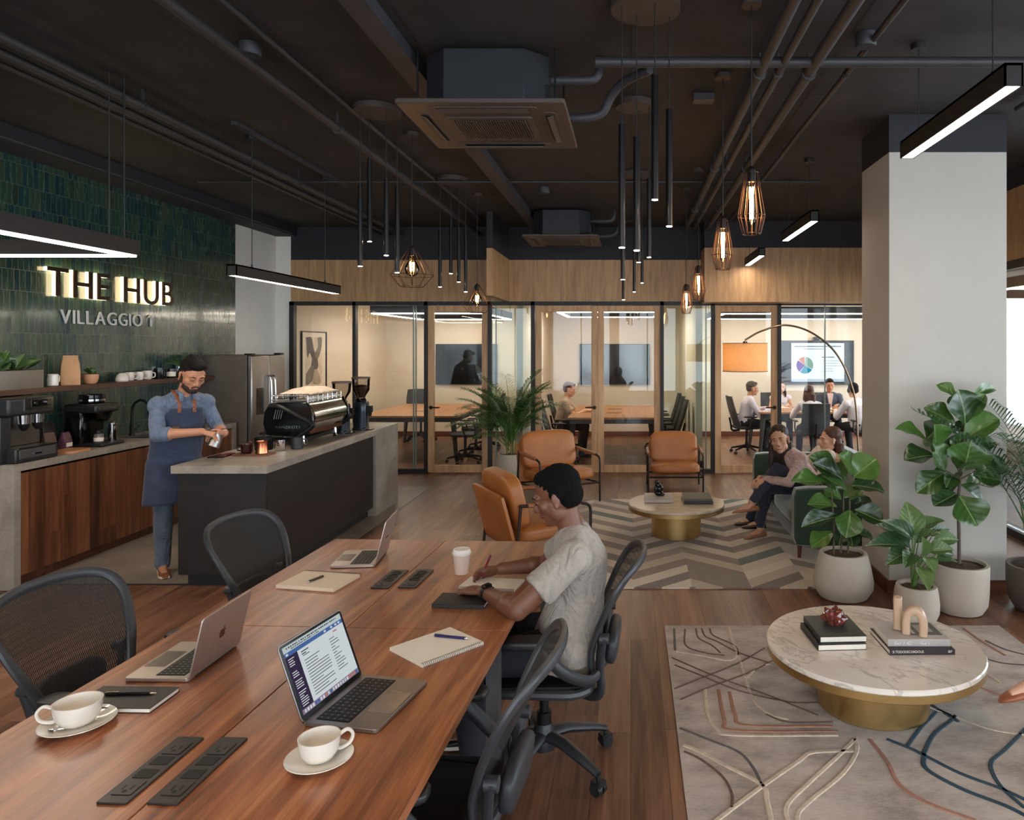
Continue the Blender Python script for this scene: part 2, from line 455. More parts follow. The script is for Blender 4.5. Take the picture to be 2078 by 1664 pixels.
def door(a, b, hinge_right=True, hside=1, sw=12.5):
    global nd_; nd_ += 1
    x0, x1, st = fx(a), fx(b), sw*YF/FPX
    r = thing('door_%d' % nd_, None, None, ((x0+x1)/2, YF+.03, 0)); r['kind'] = 'structure'
    w2 = (x1-x0)/2; z1 = GZ1-.06
    fb = B().bb(-w2, -w2+st, -.025, .025, .012, z1).bb(w2-st, w2, -.025, .025, .012, z1).bb(-w2+st, w2-st, -.025, .025, z1-.09, z1).bb(-w2+st, w2-st, -.025, .025, .012, .115)
    obj('frame', fb, OAK, r, bev=.003)
    obj('pane', B().bb(-w2+st, w2-st, -.004, .004, .115, z1-.09), GLASS, r)
    if hside:
        hx = hside*(w2-st*.5); hb = B()
        hb.cyl((hx, -.05, .955), (hx, .05, .955), .012, seg=12).cyl((hx, -.034, .955), (hx, -.022, .955), .028, seg=20)
        hb.tube([(hx, -.05, .955), (hx-hside*.02, -.055, .955), (hx-hside*.13, -.055, .955)], .010, 10)
        obj('handle', hb, HANDLE, r)
door(868, 990, hside=-1); door(1086, 1212.5, hside=1); door(1213, 1340, hside=0); door(1451, 1578, hside=1)
# ---- right-hand glazed room, X = 3.72
XP, YP = 3.72, 6.1
struct('wall_header_side', B().bb(XP, XP+.1, YP, YF, 2.68, 3.38), OAKH)
struct('wall_header_side_upper', B().bb(XP, XP+.1, YP, YF+.12, 3.38, CEILZ), NAVY)
sb = B().bb(XP-.02, XP+.1, YP, YF-.02, 2.60, 2.68).bb(XP-.02, XP+.08, YP, YF-.02, 0, .07)
for y in (YP, 7.75, 9.2): sb.bb(XP-.02, XP+.08, y, y+.05, .07, 2.60)
struct('trim_3', sb, FRAMEB)
struct('window_7', B().bb(XP+.02, XP+.03, YP+.05, YF-.02, .07, 2.60), GLASS)
# ---- outer window walls
def winwall(name, p0, p1, n, z0=.25, z1=3.2):
    """wall run in a straight line with n tall windows"""
    p0, p1 = V(p0), V(p1); L = (p1-p0).length; d = (p1-p0).normalized(); nn = V((d.y, -d.x, 0)); b = B(); fb = B(); cb = B()
    def bx(bb, s0, s1, z0_, z1_, th, off=0):
        c = p0 + d*((s0+s1)/2) + nn*off; ang = math.atan2(d.y, d.x)
        bb.box((c.x, c.y, (z0_+z1_)/2), (s1-s0, th, z1_-z0_), RZ(ang))
    bx(b, 0, L, 0, z0, .2); bx(b, 0, L, z1, CEILZ, .2)
    m = L/n
    for i in range(n+1):
        bx(b, max(0, i*m-.12), min(L, i*m+.12), z0, z1, .2)
    for i in range(n):
        s0, s1 = i*m+.12, (i+1)*m-.12
        for a, c in ((s0, s0+.05), (s1-.05, s1), ((s0+s1)/2-.02, (s0+s1)/2+.02)): bx(fb, a, c, z0, z1, .08)
        bx(fb, s0, s1, z0, z0+.05, .08); bx(fb, s0, s1, z1-.05, z1, .08)
    struct(name, b, WHITEW)
    struct('trim_' + name[5:], fb, FRAMEB)
winwall('wall_right', (XR, YN, 0), (XR, YB, 0), 8)
winwall('wall_near', (XL, YN, 0), (XR, YN, 0), 5)
# ---- lamps shared glow
LWARM = (1.0, .80, .60, 1)
STRIP = glow('lamp_strip', (1.0, .84, .68, 1), 22)
STRIPR = glow('room_strip', (1.0, .86, .70, 1), 22)
# ------------------------------------------------------------------ lamps and services under the ceiling
LAMPB = pm('lamp_black', rgb(40,37,36), .55, .2)
CABLE = pm('cable_black', rgb(26,25,25), .5)
PIPEM = pm('painted_pipe', rgb(58,57,59), .5, .15, var=.1)
PIPED = pm('painted_duct', rgb(58,58,64), .55, .1)
def bar_lamp(label, x, y0, y1, zb, wd=.08, ht=.10, cab=(0.15, .85), group=None, em=None, rose=True):
    r = thing('linear_pendant_lamp', label, 'ceiling lamp', (x, (y0+y1)/2, zb), 0, group)
    L = y1-y0
    obj('housing', B().bb(-wd/2, -wd/2+.008, -L/2, L/2, 0, ht).bb(wd/2-.008, wd/2, -L/2, L/2, 0, ht).bb(-wd/2, wd/2, -L/2, L/2, ht-.012, ht).bb(-wd/2, wd/2, -L/2, -L/2+.008, 0, ht).bb(-wd/2, wd/2, L/2-.008, L/2, 0, ht), LAMPB, r)
    obj('diffuser', B().bb(-wd/2+.008, wd/2-.008, -L/2+.008, L/2-.008, .002, .02), em or STRIP, r)
    for k in cab:
        yy = lerp(-L/2, L/2, k)
        b = B().cyl((0, yy, ht), (0, yy, CEILZ-zb-.002), .0035, seg=8).cyl((0, yy, ht), (0, yy, ht+.03), .008, seg=8)
        if rose: b.cyl((0, yy, CEILZ-zb-.035), (0, yy, CEILZ-zb-.001), .045, seg=20)
        obj('cable', b, CABLE, r)
    return r
PG = 'linear pendants by the column'
bar_lamp('long black linear pendant glowing near the white column, largest of its row', 1.65, 3.14, 4.36, 2.97)
bar_lamp('middle black linear pendant of the row receding behind the white column', 1.65, 6.55, 7.80, 2.97)
bar_lamp('farthest and smallest black linear pendant in front of the oak header', 1.60, 8.9, 10.0, 2.95)
bar_lamp('black linear pendant hanging over the kitchen aisle beside the white wall', -3.12, 5.70, 7.75, 2.40, ht=.09)
for i, (x, y0, y1) in enumerate(((-1.55, -.1, 1.75), (-.65, -.1, 1.75), (1.65, -.9, 1.2))):  # unseen pendants, added out of view to throw more light on the foreground
    bar_lamp(('unseen black linear pendant added to light the near left of the work table', 'unseen black linear pendant added to light the near right of the work table', 'unseen black linear pendant added for light behind the lounge seat')[i], x, y0, y1, 2.95)
def ring_lamp(label, x0, x1, y0, y1, zb, wd=.07, ht=.11, em=None, top=CEILZ, cables=None, parent_name='ring_pendant_lamp'):
    r = thing(parent_name, label, 'ceiling lamp', ((x0+x1)/2, (y0+y1)/2, zb)); a, c = (x1-x0)/2, (y1-y0)/2
    hb, db = B(), B()
    for sx in (-1, 1):
        hb.bb(sx*a-wd/2, sx*a+wd/2, -c-wd/2, c+wd/2, .012, ht); db.bb(sx*a-wd/2+.012, sx*a+wd/2-.012, -c-wd/2+.012, c+wd/2-.012, .0, .014)
    for sy in (-1, 1):
        hb.bb(-a+wd/2, a-wd/2, sy*c-wd/2, sy*c+wd/2, .012, ht); db.bb(-a+wd/2, a-wd/2, sy*c-wd/2+.012, sy*c+wd/2-.012, 0, .014)
    obj('housing', hb, LAMPB, r); obj('diffuser', db, em or STRIP, r)
    for x, y in (cables or ((-a, -c), (a, -c), (-a, c), (a, c))):
        obj('cable', B().cyl((x, y, ht), (x, y, top-zb-.002), .005, seg=8), CABLE, r)
    return r
ring_lamp('square black frame pendant glowing before the green tiles, left edge of the photo', -4.65, -3.25, 2.9, 4.74, 2.43, cables=((.7, .86), (.66, .78), (-.7, .9), (.7, -.9), (-.7, -.9)))
ring_lamp('wide rectangular frame lamp behind the left glass panes', -4.1, -2.35, 11.6, 14.2, 2.36, em=STRIPR, top=2.95, ht=.14)
ring_lamp('rectangular frame lamp behind the double oak doors', -1.15, .45, 11.6, 13.6, 2.38, em=STRIPR, top=2.95, ht=.12)
ring_lamp('rectangular frame lamp over the busy meeting table', 1.5, 4.9, 11.7, 14.0, 2.36, em=STRIPR, top=2.95, ht=.12)
ring_lamp('rectangular frame lamp in the glazed room right of the column', 4.2, 5.9, 6.9, 9.9, 2.48, em=STRIP, top=CEILZ, ht=.13)

# --- tube pendant clusters: canopy, cords, slim tubes lit at the tip
TIP = glow('tube_tip', (1.0, .78, .55, 1), 60)
TUBEM = pm('tube_black', rgb(40,38,38), .34, .7)
CANOPY = pm('canopy_plate', rgb(70,60,55), .6)
def cluster(label, cx, cyy, rc, tubes, rt=.0175):
    """tubes: (photo x, top y, tip y, depth offset)"""
    r = thing('tube_cluster_pendant', label, 'ceiling lamp', (cx, cyy, CEILZ), 0)
    obj('canopy', B().lathe([(rc, -.045), (rc, -.002)], seg=40), CANOPY, r)
    for px, yt, yb, dy in tubes:
        p, q = at(px, yt, cyy+dy), at(px, yb, cyy+dy); x, y = p.x-cx, p.y-cyy; zt, zb = p.z-CEILZ, q.z-CEILZ
        obj('cord', B().cyl((x, y, zt), (x, y, -.04), .003, seg=8), CABLE, r)
        tb_ = obj('tube', B().lathe([(rt, zb), (rt, zt), (.004, zt+.004)], (x, y, 0), 20), TUBEM, r)
        obj('tip', B().lathe([(rt*.82, zb-.003), (rt*.82, zb+.002)], (x, y, 0), 16), TIP, tb_)
cluster('tube pendant cluster hanging left of the large ceiling cassette', -1.84, 5.29, .17, [(731,376,540,-.04),(750,322,490,.06),(784,364,518,-.08),(806,378,553,.05)])
cluster('slim tube cluster hanging far back before the left oak header', -1.84, 7.5, .16, [(893,466,582,-.04),(915,440,555,.05),(931,464,572,-.06),(945,474,592,.04)])
cluster('nearest tube pendant cluster with the longest and thickest tubes', .074, 3.67, .175, [(1262,253,502,-.05),(1292,278,508,.04),(1329,153,405,-.08),(1358,222,459,.06)])
cluster('middle tube cluster right of the ceiling cassette, partly behind the nearest one', .03, 5.17, .135, [(1264,420,567,.0),(1296,372,532,.06),(1317,362,522,-.03)], .016)
cluster('farthest tube cluster before the middle oak header', .04, 7.3, .15, [(1265,490,608,-.03),(1287,480,592,.05),(1303,467,574,.0)], .015)

# --- wire cage pendants
WIRE = pm('cage_wire', rgb(70,48,38), .4, .8)
FIL = glow('filament', (1.0, .58, .24, 1), 70)
AMBER = glassm('bulb_glass', (1.0, .86, .66, 1), 1.0)
def cage_wires(prof, n):
    b = B()
    for k in range(n):
        a = 2*PI*k/n
        b.tube([(r*math.cos(a), r*math.sin(a), z) for r, z in prof], .0022, 5)
    return b
def hoop(b, r, z, w=.0022):
    b.tube([(r*math.cos(2*PI*k/28), r*math.sin(2*PI*k/28), z) for k in range(29)], w, 5)
def cage(label, x, y, ztop, prof, n, bulb, hoops, group=None, fil=None):
    r = thing('cage_pendant_lamp', label, 'ceiling lamp', (x, y, ztop), 0, group)
    obj('canopy', B().lathe([(.05, CEILZ-ztop-.03), (.05, CEILZ-ztop-.002)], seg=24), CANOPY, r)
    obj('cord', B().cyl((0,0,0), (0,0,CEILZ-ztop-.03), .0035, seg=8), CABLE, r)
    b = cage_wires(prof, n)
    for k in hoops: hoop(b, *k)
    obj('cage', b, WIRE, r)
    obj('socket', B().lathe([(.019, -.075), (.021, -.06), (.021, -.012), (.008, .004)], seg=20), BLACK, r)
    bl = obj('bulb', B().lathe(bulb, seg=20), AMBER, r)
    fb = B(); z0, z1, fr = fil
    for k in range(6):
        a = 2*PI*k/6; fb.tube([(fr*math.cos(a), fr*math.sin(a), z0), (fr*.8*math.cos(a+.5), fr*.8*math.sin(a+.5), z1)], .0024, 5)
    obj('filament', fb, FIL, bl)
dia = [(.022, -.01), (.175, -.235), (.095, -.325), (.10, -.325)]
for lab, x, y, z in (('nearer copper wire diamond cage pendant with a round glowing bulb', -1.77, 5.9, 2.655), ('farther copper wire diamond cage pendant before the oak fin', -1.74, 8.26, 2.55)):
    cage(lab, x, y, z, dia[:3], 10, [(.016, -.07), (.02, -.10), (.052, -.16), (.058, -.19), (.045, -.225), (.012, -.245)], [(.175, -.235), (.095, -.325), (.024, -.012)], fil=(-.13, -.20, .018))
tear = [(.02, 0), (.032, -.02), (.036, -.05), (.069, -.245), (.045, -.335)]
tb_ = [(.014, -.07), (.017, -.09), (.017, -.27), (.006, -.285)]
for lab, x, y, z, s in (('largest teardrop wire cage pendant with a long amber bulb, highest and nearest', .604, 3.65, 2.745, 1), ('second teardrop cage pendant, hanging lower left of the largest one', .586, 4.64, 2.672, 1),
                        ('third teardrop cage pendant hanging before the header corner', .66, 7.1, 2.63, 1), ('lowest and farthest teardrop cage pendant, over the green glass pane', .61, 8.0, 2.525, .95)):
    cage(lab, x, y, z, [(a*s, c*s) for a, c in tear], 14, tb_, [(.069*s, -.245*s), (.045*s, -.335*s), (.034, -.03)], fil=(-.10, -.26, .010))

# --- pipes, tray, boxes
def run(name, label, pts, r, m=PIPEM, cat='pipe', clips=(), seg=14):
    b = B().tube(pts, r, seg)
    for p in clips: b.cyl(V(p)-V((0,.012,0)), V(p)+V((0,.012,0)), r*1.35, seg=seg).bb(p[0]-.006, p[0]+.006, p[1]-.008, p[1]+.008, p[2]+r, CEILZ-.002)
    return solo(name, b, m, label, cat)
zp = 3.46
for x, r, lab in ((.76, .032, 'grey ceiling pipe, left one of the three running side by side'), (.87, .024, 'grey ceiling pipe, thinnest and middle one of the three side by side'), (1.05, .034, 'grey ceiling pipe, right one of the three running side by side')):
    run('ceiling_pipe', lab, [(x, .3, zp), (x, 10.05, zp)], r, clips=[(x, y, zp) for y in (2.6, 4.3, 6.6, 8.6)])
run('ceiling_pipe', 'thin grey conduit passing the round junction box near the column', [(1.33, .3, 3.53), (1.33, 10.05, 3.53)], .018, clips=[(1.33, y, 3.53) for y in (4.5, 6.5)])
run('ceiling_pipe', 'grey ceiling pipe crossing sideways to the large cassette', [(-.2, 4.14, 3.46), (3.9, 4.14, 3.46)], .03, clips=())
run('ceiling_pipe', 'thin grey conduit crossing the ceiling near the small cassette', [(-4.4, 7.42, 3.52), (1.93, 7.42, 3.52)], .014)
run('ceiling_pipe', 'outer left ceiling pipe over the kitchen aisle, nearer the middle', [(-3.28, .6, zp), (-3.28, 10.5, zp)], .028, clips=[(-3.28, y, zp) for y in (4.9, 7.2)])
run('ceiling_pipe', 'middle left ceiling pipe over the kitchen aisle', [(-3.46, .6, zp), (-3.46, 10.5, zp)], .026)
run('ceiling_pipe', 'thinnest left ceiling pipe over the kitchen aisle, nearer the tiles', [(-3.6, .6, zp), (-3.6, 10.5, zp)], .016)
run('ceiling_pipe', 'grey ceiling pipe left of the junction box above the island', [(-2.17, .6, zp), (-2.17, 10.5, zp)], .03, clips=[(-2.17, y, zp) for y in (3.2, 5.4, 7.6)])
run('ceiling_pipe', 'thin conduit joining the round junction box above the island', [(-2.0, .6, 3.54), (-2.0, 10.5, 3.54)], .016)
run('ceiling_pipe', 'thin pipe clipped along the dark beam over the green tiles', [(-4.83, 1, 3.46), (-4.83, 10.4, 3.46)], .012)
run('ceiling_pipe', 'grey conduit on the ceiling right of the long linear pendant', [(2.75, 2.2, 3.54), (2.75, 5.2, 3.54)], .018)
solo('cable_tray', B().bb(-1.40, -1.27, .4, 10.5, 3.50, CEILZ-.003), PIPED, 'flat dark cable tray running past the large ceiling cassette', 'cable tray')
solo('cable_tray', B().bb(-3.07, -3.02, 5.6, 7.8, CEILZ-.03, CEILZ-.003), PIPED, 'short ceiling rail holding the kitchen aisle pendant', 'mounting rail')
def jbox(label, px, py, r, h):
    p = at(px, py, 1.0); y = (CEILZ-CAMH)/( (702-py)/FPX ); x = (px-1280)*y/FPX
    solo('ceiling_junction_box', B().lathe([(r*.9, -h), (r, -h+.01), (r, -.002)], (0,0,0), 28), PIPED, label, 'junction box', loc=(x, y, CEILZ))
jbox('round junction box on the ceiling above the kitchen island', 508, 88, .058, .07)
jbox('round junction box on the ceiling left of the long linear pendant', 1757, 68, .058, .075)
jbox('small ceiling box on the crossing conduit before the small cassette', 1104, 380, .06, .07)
solo('ceiling_junction_box', B().bb(-.07, .07, -.05, .05, -.05, -.003), PIPED, 'small square box at the end of a short conduit beside the pipes', 'junction box', loc=(.50, 5.02, CEILZ))

# --- ceiling cassettes
ACP = pm('cassette_panel', rgb(78,67,60), .5)
ACB = pm('cassette_body', rgb(36,38,43), .5, .2)
ACD = pm('cassette_dark', rgb(26,24,24), .6)
def cassette(label, x, y, z):
    r = thing('ceiling_cassette', label, 'air conditioner', (x, y, z))
    h = CEILZ-z-.03
    c = .13; a = .36
    obj('body', B().prism([(-a+c,-a),(a-c,-a),(a,-a+c),(a,a-c),(a-c,a),(-a+c,a),(-a,a-c),(-a,-a+c)], (0,0,h-.03), (0,0,.03)), ACB, r, bev=.004)
    pb = B().prism(rrect(.95,.95,.02), (0,0,.028), (0,0,0))
    obj('panel', pb, ACP, r, bev=.006)
    gb = B().prism(rrect(.52,.46,.02), (0,0,.010), (0,0,-.010)); gb.mi = 1
    gb.prism(rrect(.44,.38,.01), (0,0,.002), (0,0,-.0115))
    gb.mi = 0
    for k in range(30): gb.bb(-.212+k*.0146-.003, -.212+k*.0146+.003, -.185, .185, -.018, -.0116)
    obj('grille', gb, [ACP, ACD], r)
    for k in range(4):
        lb = B(); lb.prism(rrect(.62,.085,.035), (0,0,.004), (0,0,-.004)); lb.mi = 1; lb.prism(rrect(.54,.05,.02), (0,0,.003), (0,0,-.0065))
        lb.mi = 0; lb.box((0,.005,-.012), (.52,.035,.004), RX(.35))
        lb.xf(MX.Rotation(k*PI/2,4,'Z') @ MX.Translation((0,.365,0)))
        obj('louver', lb, [ACP, ACD], r)
    for sx in (-1,1):
        for sy in (-1,1): obj('hanger', B().cyl((sx*.40,sy*.28,.06),(sx*.40,sy*.28,CEILZ-z-.002),.006,seg=8).bb(sx*.40-.05,sx*.40+.02,sy*.28-.02,sy*.28+.02,.06,.07), BLACK, r)
    def hose(pts, rr):
        P = bez(pts, 40); rs = [rr*(1+.1*(k%2)) for k in range(len(P))]; obj('hose', B().tube(P, rs, 12), PIPED, r)
    hose([(.36,-.15,.24),(.5,-.15,.24),(.62,-.15,.25),(.66,-.15,.32),(.66,-.15,CEILZ-z-.005)], .026)
    hose([(.36,.05,.08),(.55,.05,.08),(.66,.05,.11),(.72,.0,.2),(.80,-.1,.25),(.95,-.3,.25)], .026)
    obj('bracket', B().bb(.30,.37,-.25,-.23,.10,.18), BLACK, r)
cassette('large ceiling cassette air conditioner above the centre of the room', -.84, 4.52, 3.20)
cassette('small ceiling cassette air conditioner farther back before the oak header', -.87, 9.45, 3.20)
# ------------------------------------------------------------------ work table with flush power modules
TA = -math.atan(.05)
tabO = fl(1080, 1096, .74); tabO = V((-1.055, 4.165, 0))       # far end of the centre seam
wt = thing('work_table', 'long walnut shared work table with a centre seam and power modules', 'table', tabO, TA)
TL, TW0, TW1 = 3.15, .645, .635                                    # length, half widths
TABZ = .74
def tp(u, v, z=TABZ): return wm(wt) @ V((u, -v, z))
for u0, u1, v0, v1 in ((-TW0, -.002, 0, 1.29), (-TW0, -.002, 1.292, TL), (.002, TW1, 0, 1.29), (.002, TW1, 1.292, TL)):
    obj('tabletop', B().bb(u0, u1, -v1, -v0, TABZ-.03, TABZ), WALNUT, wt, bev=.002)
for u in (-TW0+.05, TW1-.05):
    for v in (.07, 1.29, TL-.07): obj('leg', B().bb(u-.025, u+.025, -v-.025, -v+.025, 0, TABZ-.03), pm('leg_grey', rgb(96,94,94), .4, .5), wt)
obj('frame', B().bb(-TW0+.06, TW1-.06, -.10, -.05, TABZ-.09, TABZ-.03).bb(-TW0+.06, TW1-.06, -TL+.05, -TL+.10, TABZ-.09, TABZ-.03).bb(-.03, .03, -TL+.1, -.1, TABZ-.09, TABZ-.03), BLACK, wt)
MODP = pm('module_black', rgb(40,34,33), .4)
def power_module(c, w, l, kinds):
    """c: world centre on the table; long axis along the table"""
    lc = wm(wt).inverted() @ V(c); x, y = lc.x, lc.y; z = TABZ
    m = obj('power_module', B().prism(rrect(w, l, .006), (0,0,.006), (x, y, z)), MODP, wt, bev=.0015)
    n = len(kinds)
    for k, kd in enumerate(kinds):
        yy = y - l*.40 + l*.80*(k+.5)/n; b = B()
        if kd == 'D':      # data bay
            b.prism(rrect(w*.62, l*.13, .003), (0,0,.0015), (x, yy, z+.0055)); nm, mt = 'data_port', pm('deep_black', rgb(8,8,8), .6)
        elif kd == 'O':    # round outlet
            b.lathe([(w*.30, z+.006), (w*.30, z+.0078), (w*.24, z+.0078), (w*.22, z+.0062)], (x, yy, 0), 24); nm, mt = 'power_outlet', pm('deep_black', rgb(8,8,8), .6)
        else:              # flat earthed outlet with slots
            b.prism(rrect(w*.66, l*.20, .004), (0,0,.0022), (x, yy, z+.0055)); b.mi = 1
            b.bb(x-w*.17, x-w*.12, yy-.010, yy+.008, z+.0076, z+.0082).bb(x+w*.10, x+w*.15, yy-.008, yy+.008, z+.0076, z+.0082)
            b.lathe([(w*.07, z+.0076), (w*.07, z+.0082)], (x, yy-.016, 0), 12); nm, mt = 'power_outlet', [MODP, pm('deep_black', rgb(8,8,8), .6)]
        obj(nm, b, mt, m)
power_module(fl(313, 1561, .74), .078, .30, 'SDDS'); power_module(fl(408, 1562, .74), .078, .30, 'SDDS')
power_module(fl(792, 1176, .74), .085, .27, 'SOOO'); power_module(fl(845, 1175, .74), .085, .27, 'SOOO')

# ------------------------------------------------------------------ mesh office chairs
MESHC = meshcloth('seat_mesh', rgb(34,33,33), .0075, .72, 0, 2)
FRAMEC = pm('chair_frame', rgb(50,51,54), .42, bump=.06, bscale=500)
def outline_back(n=72, inset=0.0):
    """closed outline of the tall mesh back, (x, y, z), facing +y"""
    pts = [(0,.46),(.10,.462),(.155,.49),(.175,.55),(.20,.65),(.236,.76),(.262,.87),(.268,.94),(.245,1.0),(.19,1.032),(.09,1.045),(0,1.048)]
    P = bez([(x, 0, z) for x, z in pts], n//2)
    P = P + [V((-p.x, 0, p.z)) for p in P[-2:0:-1]]
    return P
def back_y(x, z):
    ks = [(.44,-.205),(.55,-.195),(.63,-.20),(.75,-.245),(.87,-.30),(1.0,-.365),(1.06,-.395)]
    for (a, ya), (b, yb) in zip(ks, ks[1:]):
        if z <= b: y = lerp(ya, yb, max(0, (z-a)/(b-a))); break
    else: y = -.395
    return y - .05*(1-(min(1, abs(x)/.27))**2)
def office_chair(label, loc, rz, tilt=0.0, base=0.0, group=None):
    r = thing('office_chair', label, 'office chair', loc, rz, group)
    O = outline_back(); tm = MX.Translation((0,-.2,.46)) @ MX.Rotation(tilt,4,'X') @ MX.Translation((0,.2,-.46))
    L = [V((p.x, back_y(p.x, p.z), .46+(p.z-.46)*.84)) for p in O]; qz = lambda z: .46+(z-.46)*.84; n = len(L)
    cx = V((0, 0, .72)); b = B()
    rings = []
    for i, p in enumerate(L):
        d = (L[(i+1)%n]-L[i-1]).normalized(); out = (O[i]-cx); out.y = 0; out.normalize(); nr = d.cross(out).normalized(); out = nr.cross(d).normalized()
        rings.append([p + out*(math.cos(2*PI*k/10)*.021) + nr*(math.sin(2*PI*k/10)*.013) for k in range(10)])
    rings.append(rings[0]); b.rings(rings, False, False)
    bmesh.ops.remove_doubles(b.bm, verts=b.bm.verts[:], dist=1e-6)
    bf = obj('backrest', b.xf(tm), FRAMEC, r)
    # mesh sling: rows between the left and right edge
    half = [p for p in O[:n//2+1]]; mb = B(); nu = 14
    rows = [[V((lerp(-q.x, q.x, k/nu)*.98, back_y(lerp(-q.x, q.x, k/nu), q.z), qz(q.z))) for k in range(nu+1)] for q in half[1:-1]]
    mb.rings(rows, False, False, closed=False)
    obj('back_mesh', mb.xf(tm), MESHC, bf)
    lb = B().cushion((0, -.305, .575), (.30, .055, .15), RX(.12), 4, 8)
    obj('lumbar_pad', lb.xf(tm), pm('pad_rubber', rgb(40,41,45), .5, bump=.2, bscale=300), bf)
    sb = B()
    for s in (-1, 1):
        sb.tube(bez([(s*.055,-.14,.37),(s*.13,-.22,.385),(s*.175,-.265,.43),(s*.18,-.262,.54),(s*.205,-.275,.66)], 20), .016, 10, (1.5, .8))
        sb.cyl((s*.20,-.262,.65),(s*.20,-.30,.65),.022,seg=16)
    obj('back_support', sb.xf(tm), FRAMEC, r)
    st = B().grid(lambda u, v: (lambda x, y: (x, y, .445 - .02*math.sin(PI*u)*1 - .05*max(0, v-.75)**1.5*8*.3 + .012*(2*u-1)**2))((u-.5)*(.50-.08*(1-v)), -.22+.46*v), 16, 14, .012)
    stf = obj('seat', st, pm('seat_sling', rgb(30,30,32), .7, bump=.3, bscale=500), r)
    fr = B(); P = [V((x, y, .44)) for x, y in rrect(.52, .47, .10, 6)]; P.append(P[0]); fr.tube([p+V((0,.01,0)) for p in P], .017, 8, (1.1,1))
    obj('seat_frame', fr, FRAMEC, stf)
    for s in (-1, 1):
        a = B(); a.cushion((s*.29, .0, .665), (.095, .27, .042), RZ(-s*.1), 4, 8)
        pad = obj('armrest', a, BLKP, r)
        a = B().tube(bez([(s*.29,-.02,.645),(s*.295,-.07,.60),(s*.29,-.14,.54),(s*.25,-.22,.50),(s*.20,-.25,.50)], 20), [.020]*3+[.024]*14+[.02]*4 if False else .021, 10, (1.25,.9))
        obj('arm_support', a, FRAMEC, pad)
    mc = B().cushion((0,-.03,.385), (.20,.30,.075), None, 5, 6).box((0,.08,.40),(.34,.05,.03)).cyl((.10,.0,.385),(.20,.0,.385),.012,seg=10)
    obj('mechanism', mc, BLKP, r)
    obj('gas_column', B().lathe([(.032,.10),(.032,.25),(.02,.252),(.02,.36)], seg=20), BLACK, r)
    bs = obj('base', B().lathe([(.02,.085),(.05,.09),(.052,.15),(.034,.20),(.03,.20)], seg=24), CHAIRP, r)
    for k in range(5):
        a = base + 2*PI*k/5; d = V((math.cos(a), math.sin(a), 0)); e = V((-d.y, d.x, 0))
        obj('leg', B().tube([d*.03+V((0,0,.15)), d*.12+V((0,0,.145)), d*.24+V((0,0,.112)), d*.315+V((0,0,.085))], [.034,.031,.025,.019], 12, (.72,1)), CHAIRP, r)
        c = d*.315
        cb = B()
        for s in (-1, 1): cb.cyl(c+e*(s*.006)+V((0,0,.0295)), c+e*(s*.026)+V((0,0,.0295)), .029, .026, 20)
        cb.cyl(c+V((0,0,.03)), c+V((0,0,.085)), .008, seg=10).box(c+V((0,0,.05)), (.05,.044,.022), RZ(a))
        obj('caster', cb, BLKP, r)
    return r
office_chair('black mesh office chair at the near left, behind the open laptop', (-1.80, 2.70, 0), -PI/2-.12, .0, .3)
office_chair('grey mesh office chair at the far left end of the work table', (-1.66, 3.74, 0), -PI/2-.14, .0, .8)
office_chair('black mesh office chair in which the man in the grey tee sits', (-.38, 3.20, 0), PI/2-.05, -.0, .32)
office_chair('nearest black mesh office chair, pushed in at the right table edge', (-.645, 2.22, 0), PI/2-.08, .0, .1)

# ------------------------------------------------------------------ meeting room furniture
def task_chair(label, loc, rz, style=0, group=None):
    """style 0: slim curved mesh back; 1: upright square back"""
    r = thing('meeting_chair', label, 'office chair', loc, rz, group)
    b = B()
    if style == 0: f = lambda u, v: ((u-.5)*(.42-.05*v+.06*math.sin(PI*v)), -.22-.05*math.sin(PI*v*.9)-.13*v*v+.05*(2*u-1)**2, .47+.52*v)
    else: f = lambda u, v: ((u-.5)*(.46-.02*v), -.23-.09*v+.03*(2*u-1)**2, .47+.47*v)
    b.grid(f, 8, 10, .022)
    obj('backrest', b, pm('task_back', rgb(46,46,50), .55, bump=.2, bscale=400), r, bev=.004)
    obj('seat', B().cushion((0,0,.455),(.48,.47,.07),None,4,6), pm('task_seat', rgb(32,32,35), .7), r)
    sb = B().tube(bez([(0,-.12,.40),(0,-.25,.40),(0,-.275,.50),(0,-.30,.62)],12),.018,8)
    obj('back_support', sb, BLACK, r)
    for s in (-1,1):
        obj('armrest', B().cushion((s*.27,.0,.645),(.06,.24,.03),None,4,4).tube(bez([(s*.27,.02,.63),(s*.275,.0,.52),(s*.24,-.04,.42),(s*.1,-.03,.40)],12),.013,8), BLKP, r)
    obj('gas_column', B().lathe([(.05,.09),(.04,.13),(.022,.20),(.022,.43)],seg=14), BLACK, r)
    for k in range(5):
        a = .3+2*PI*k/5; d = V((math.cos(a), math.sin(a),0)); e = V((-d.y,d.x,0))
        obj('leg', B().tube([d*.03+V((0,0,.13)), d*.28+V((0,0,.075))],[.024,.014],8), BLACK, r)
        c = d*.285; obj('caster', B().cyl(c-e*.02+V((0,0,.028)), c+e*.02+V((0,0,.028)), .027, seg=14).cyl(c+V((0,0,.03)),c+V((0,0,.075)),.007,seg=8), BLKP, r)
    return r
TABM = wood('meeting_table_wood', rgb(146,100,64), rgb(176,126,84), rgb(198,148,104), 1, .35)
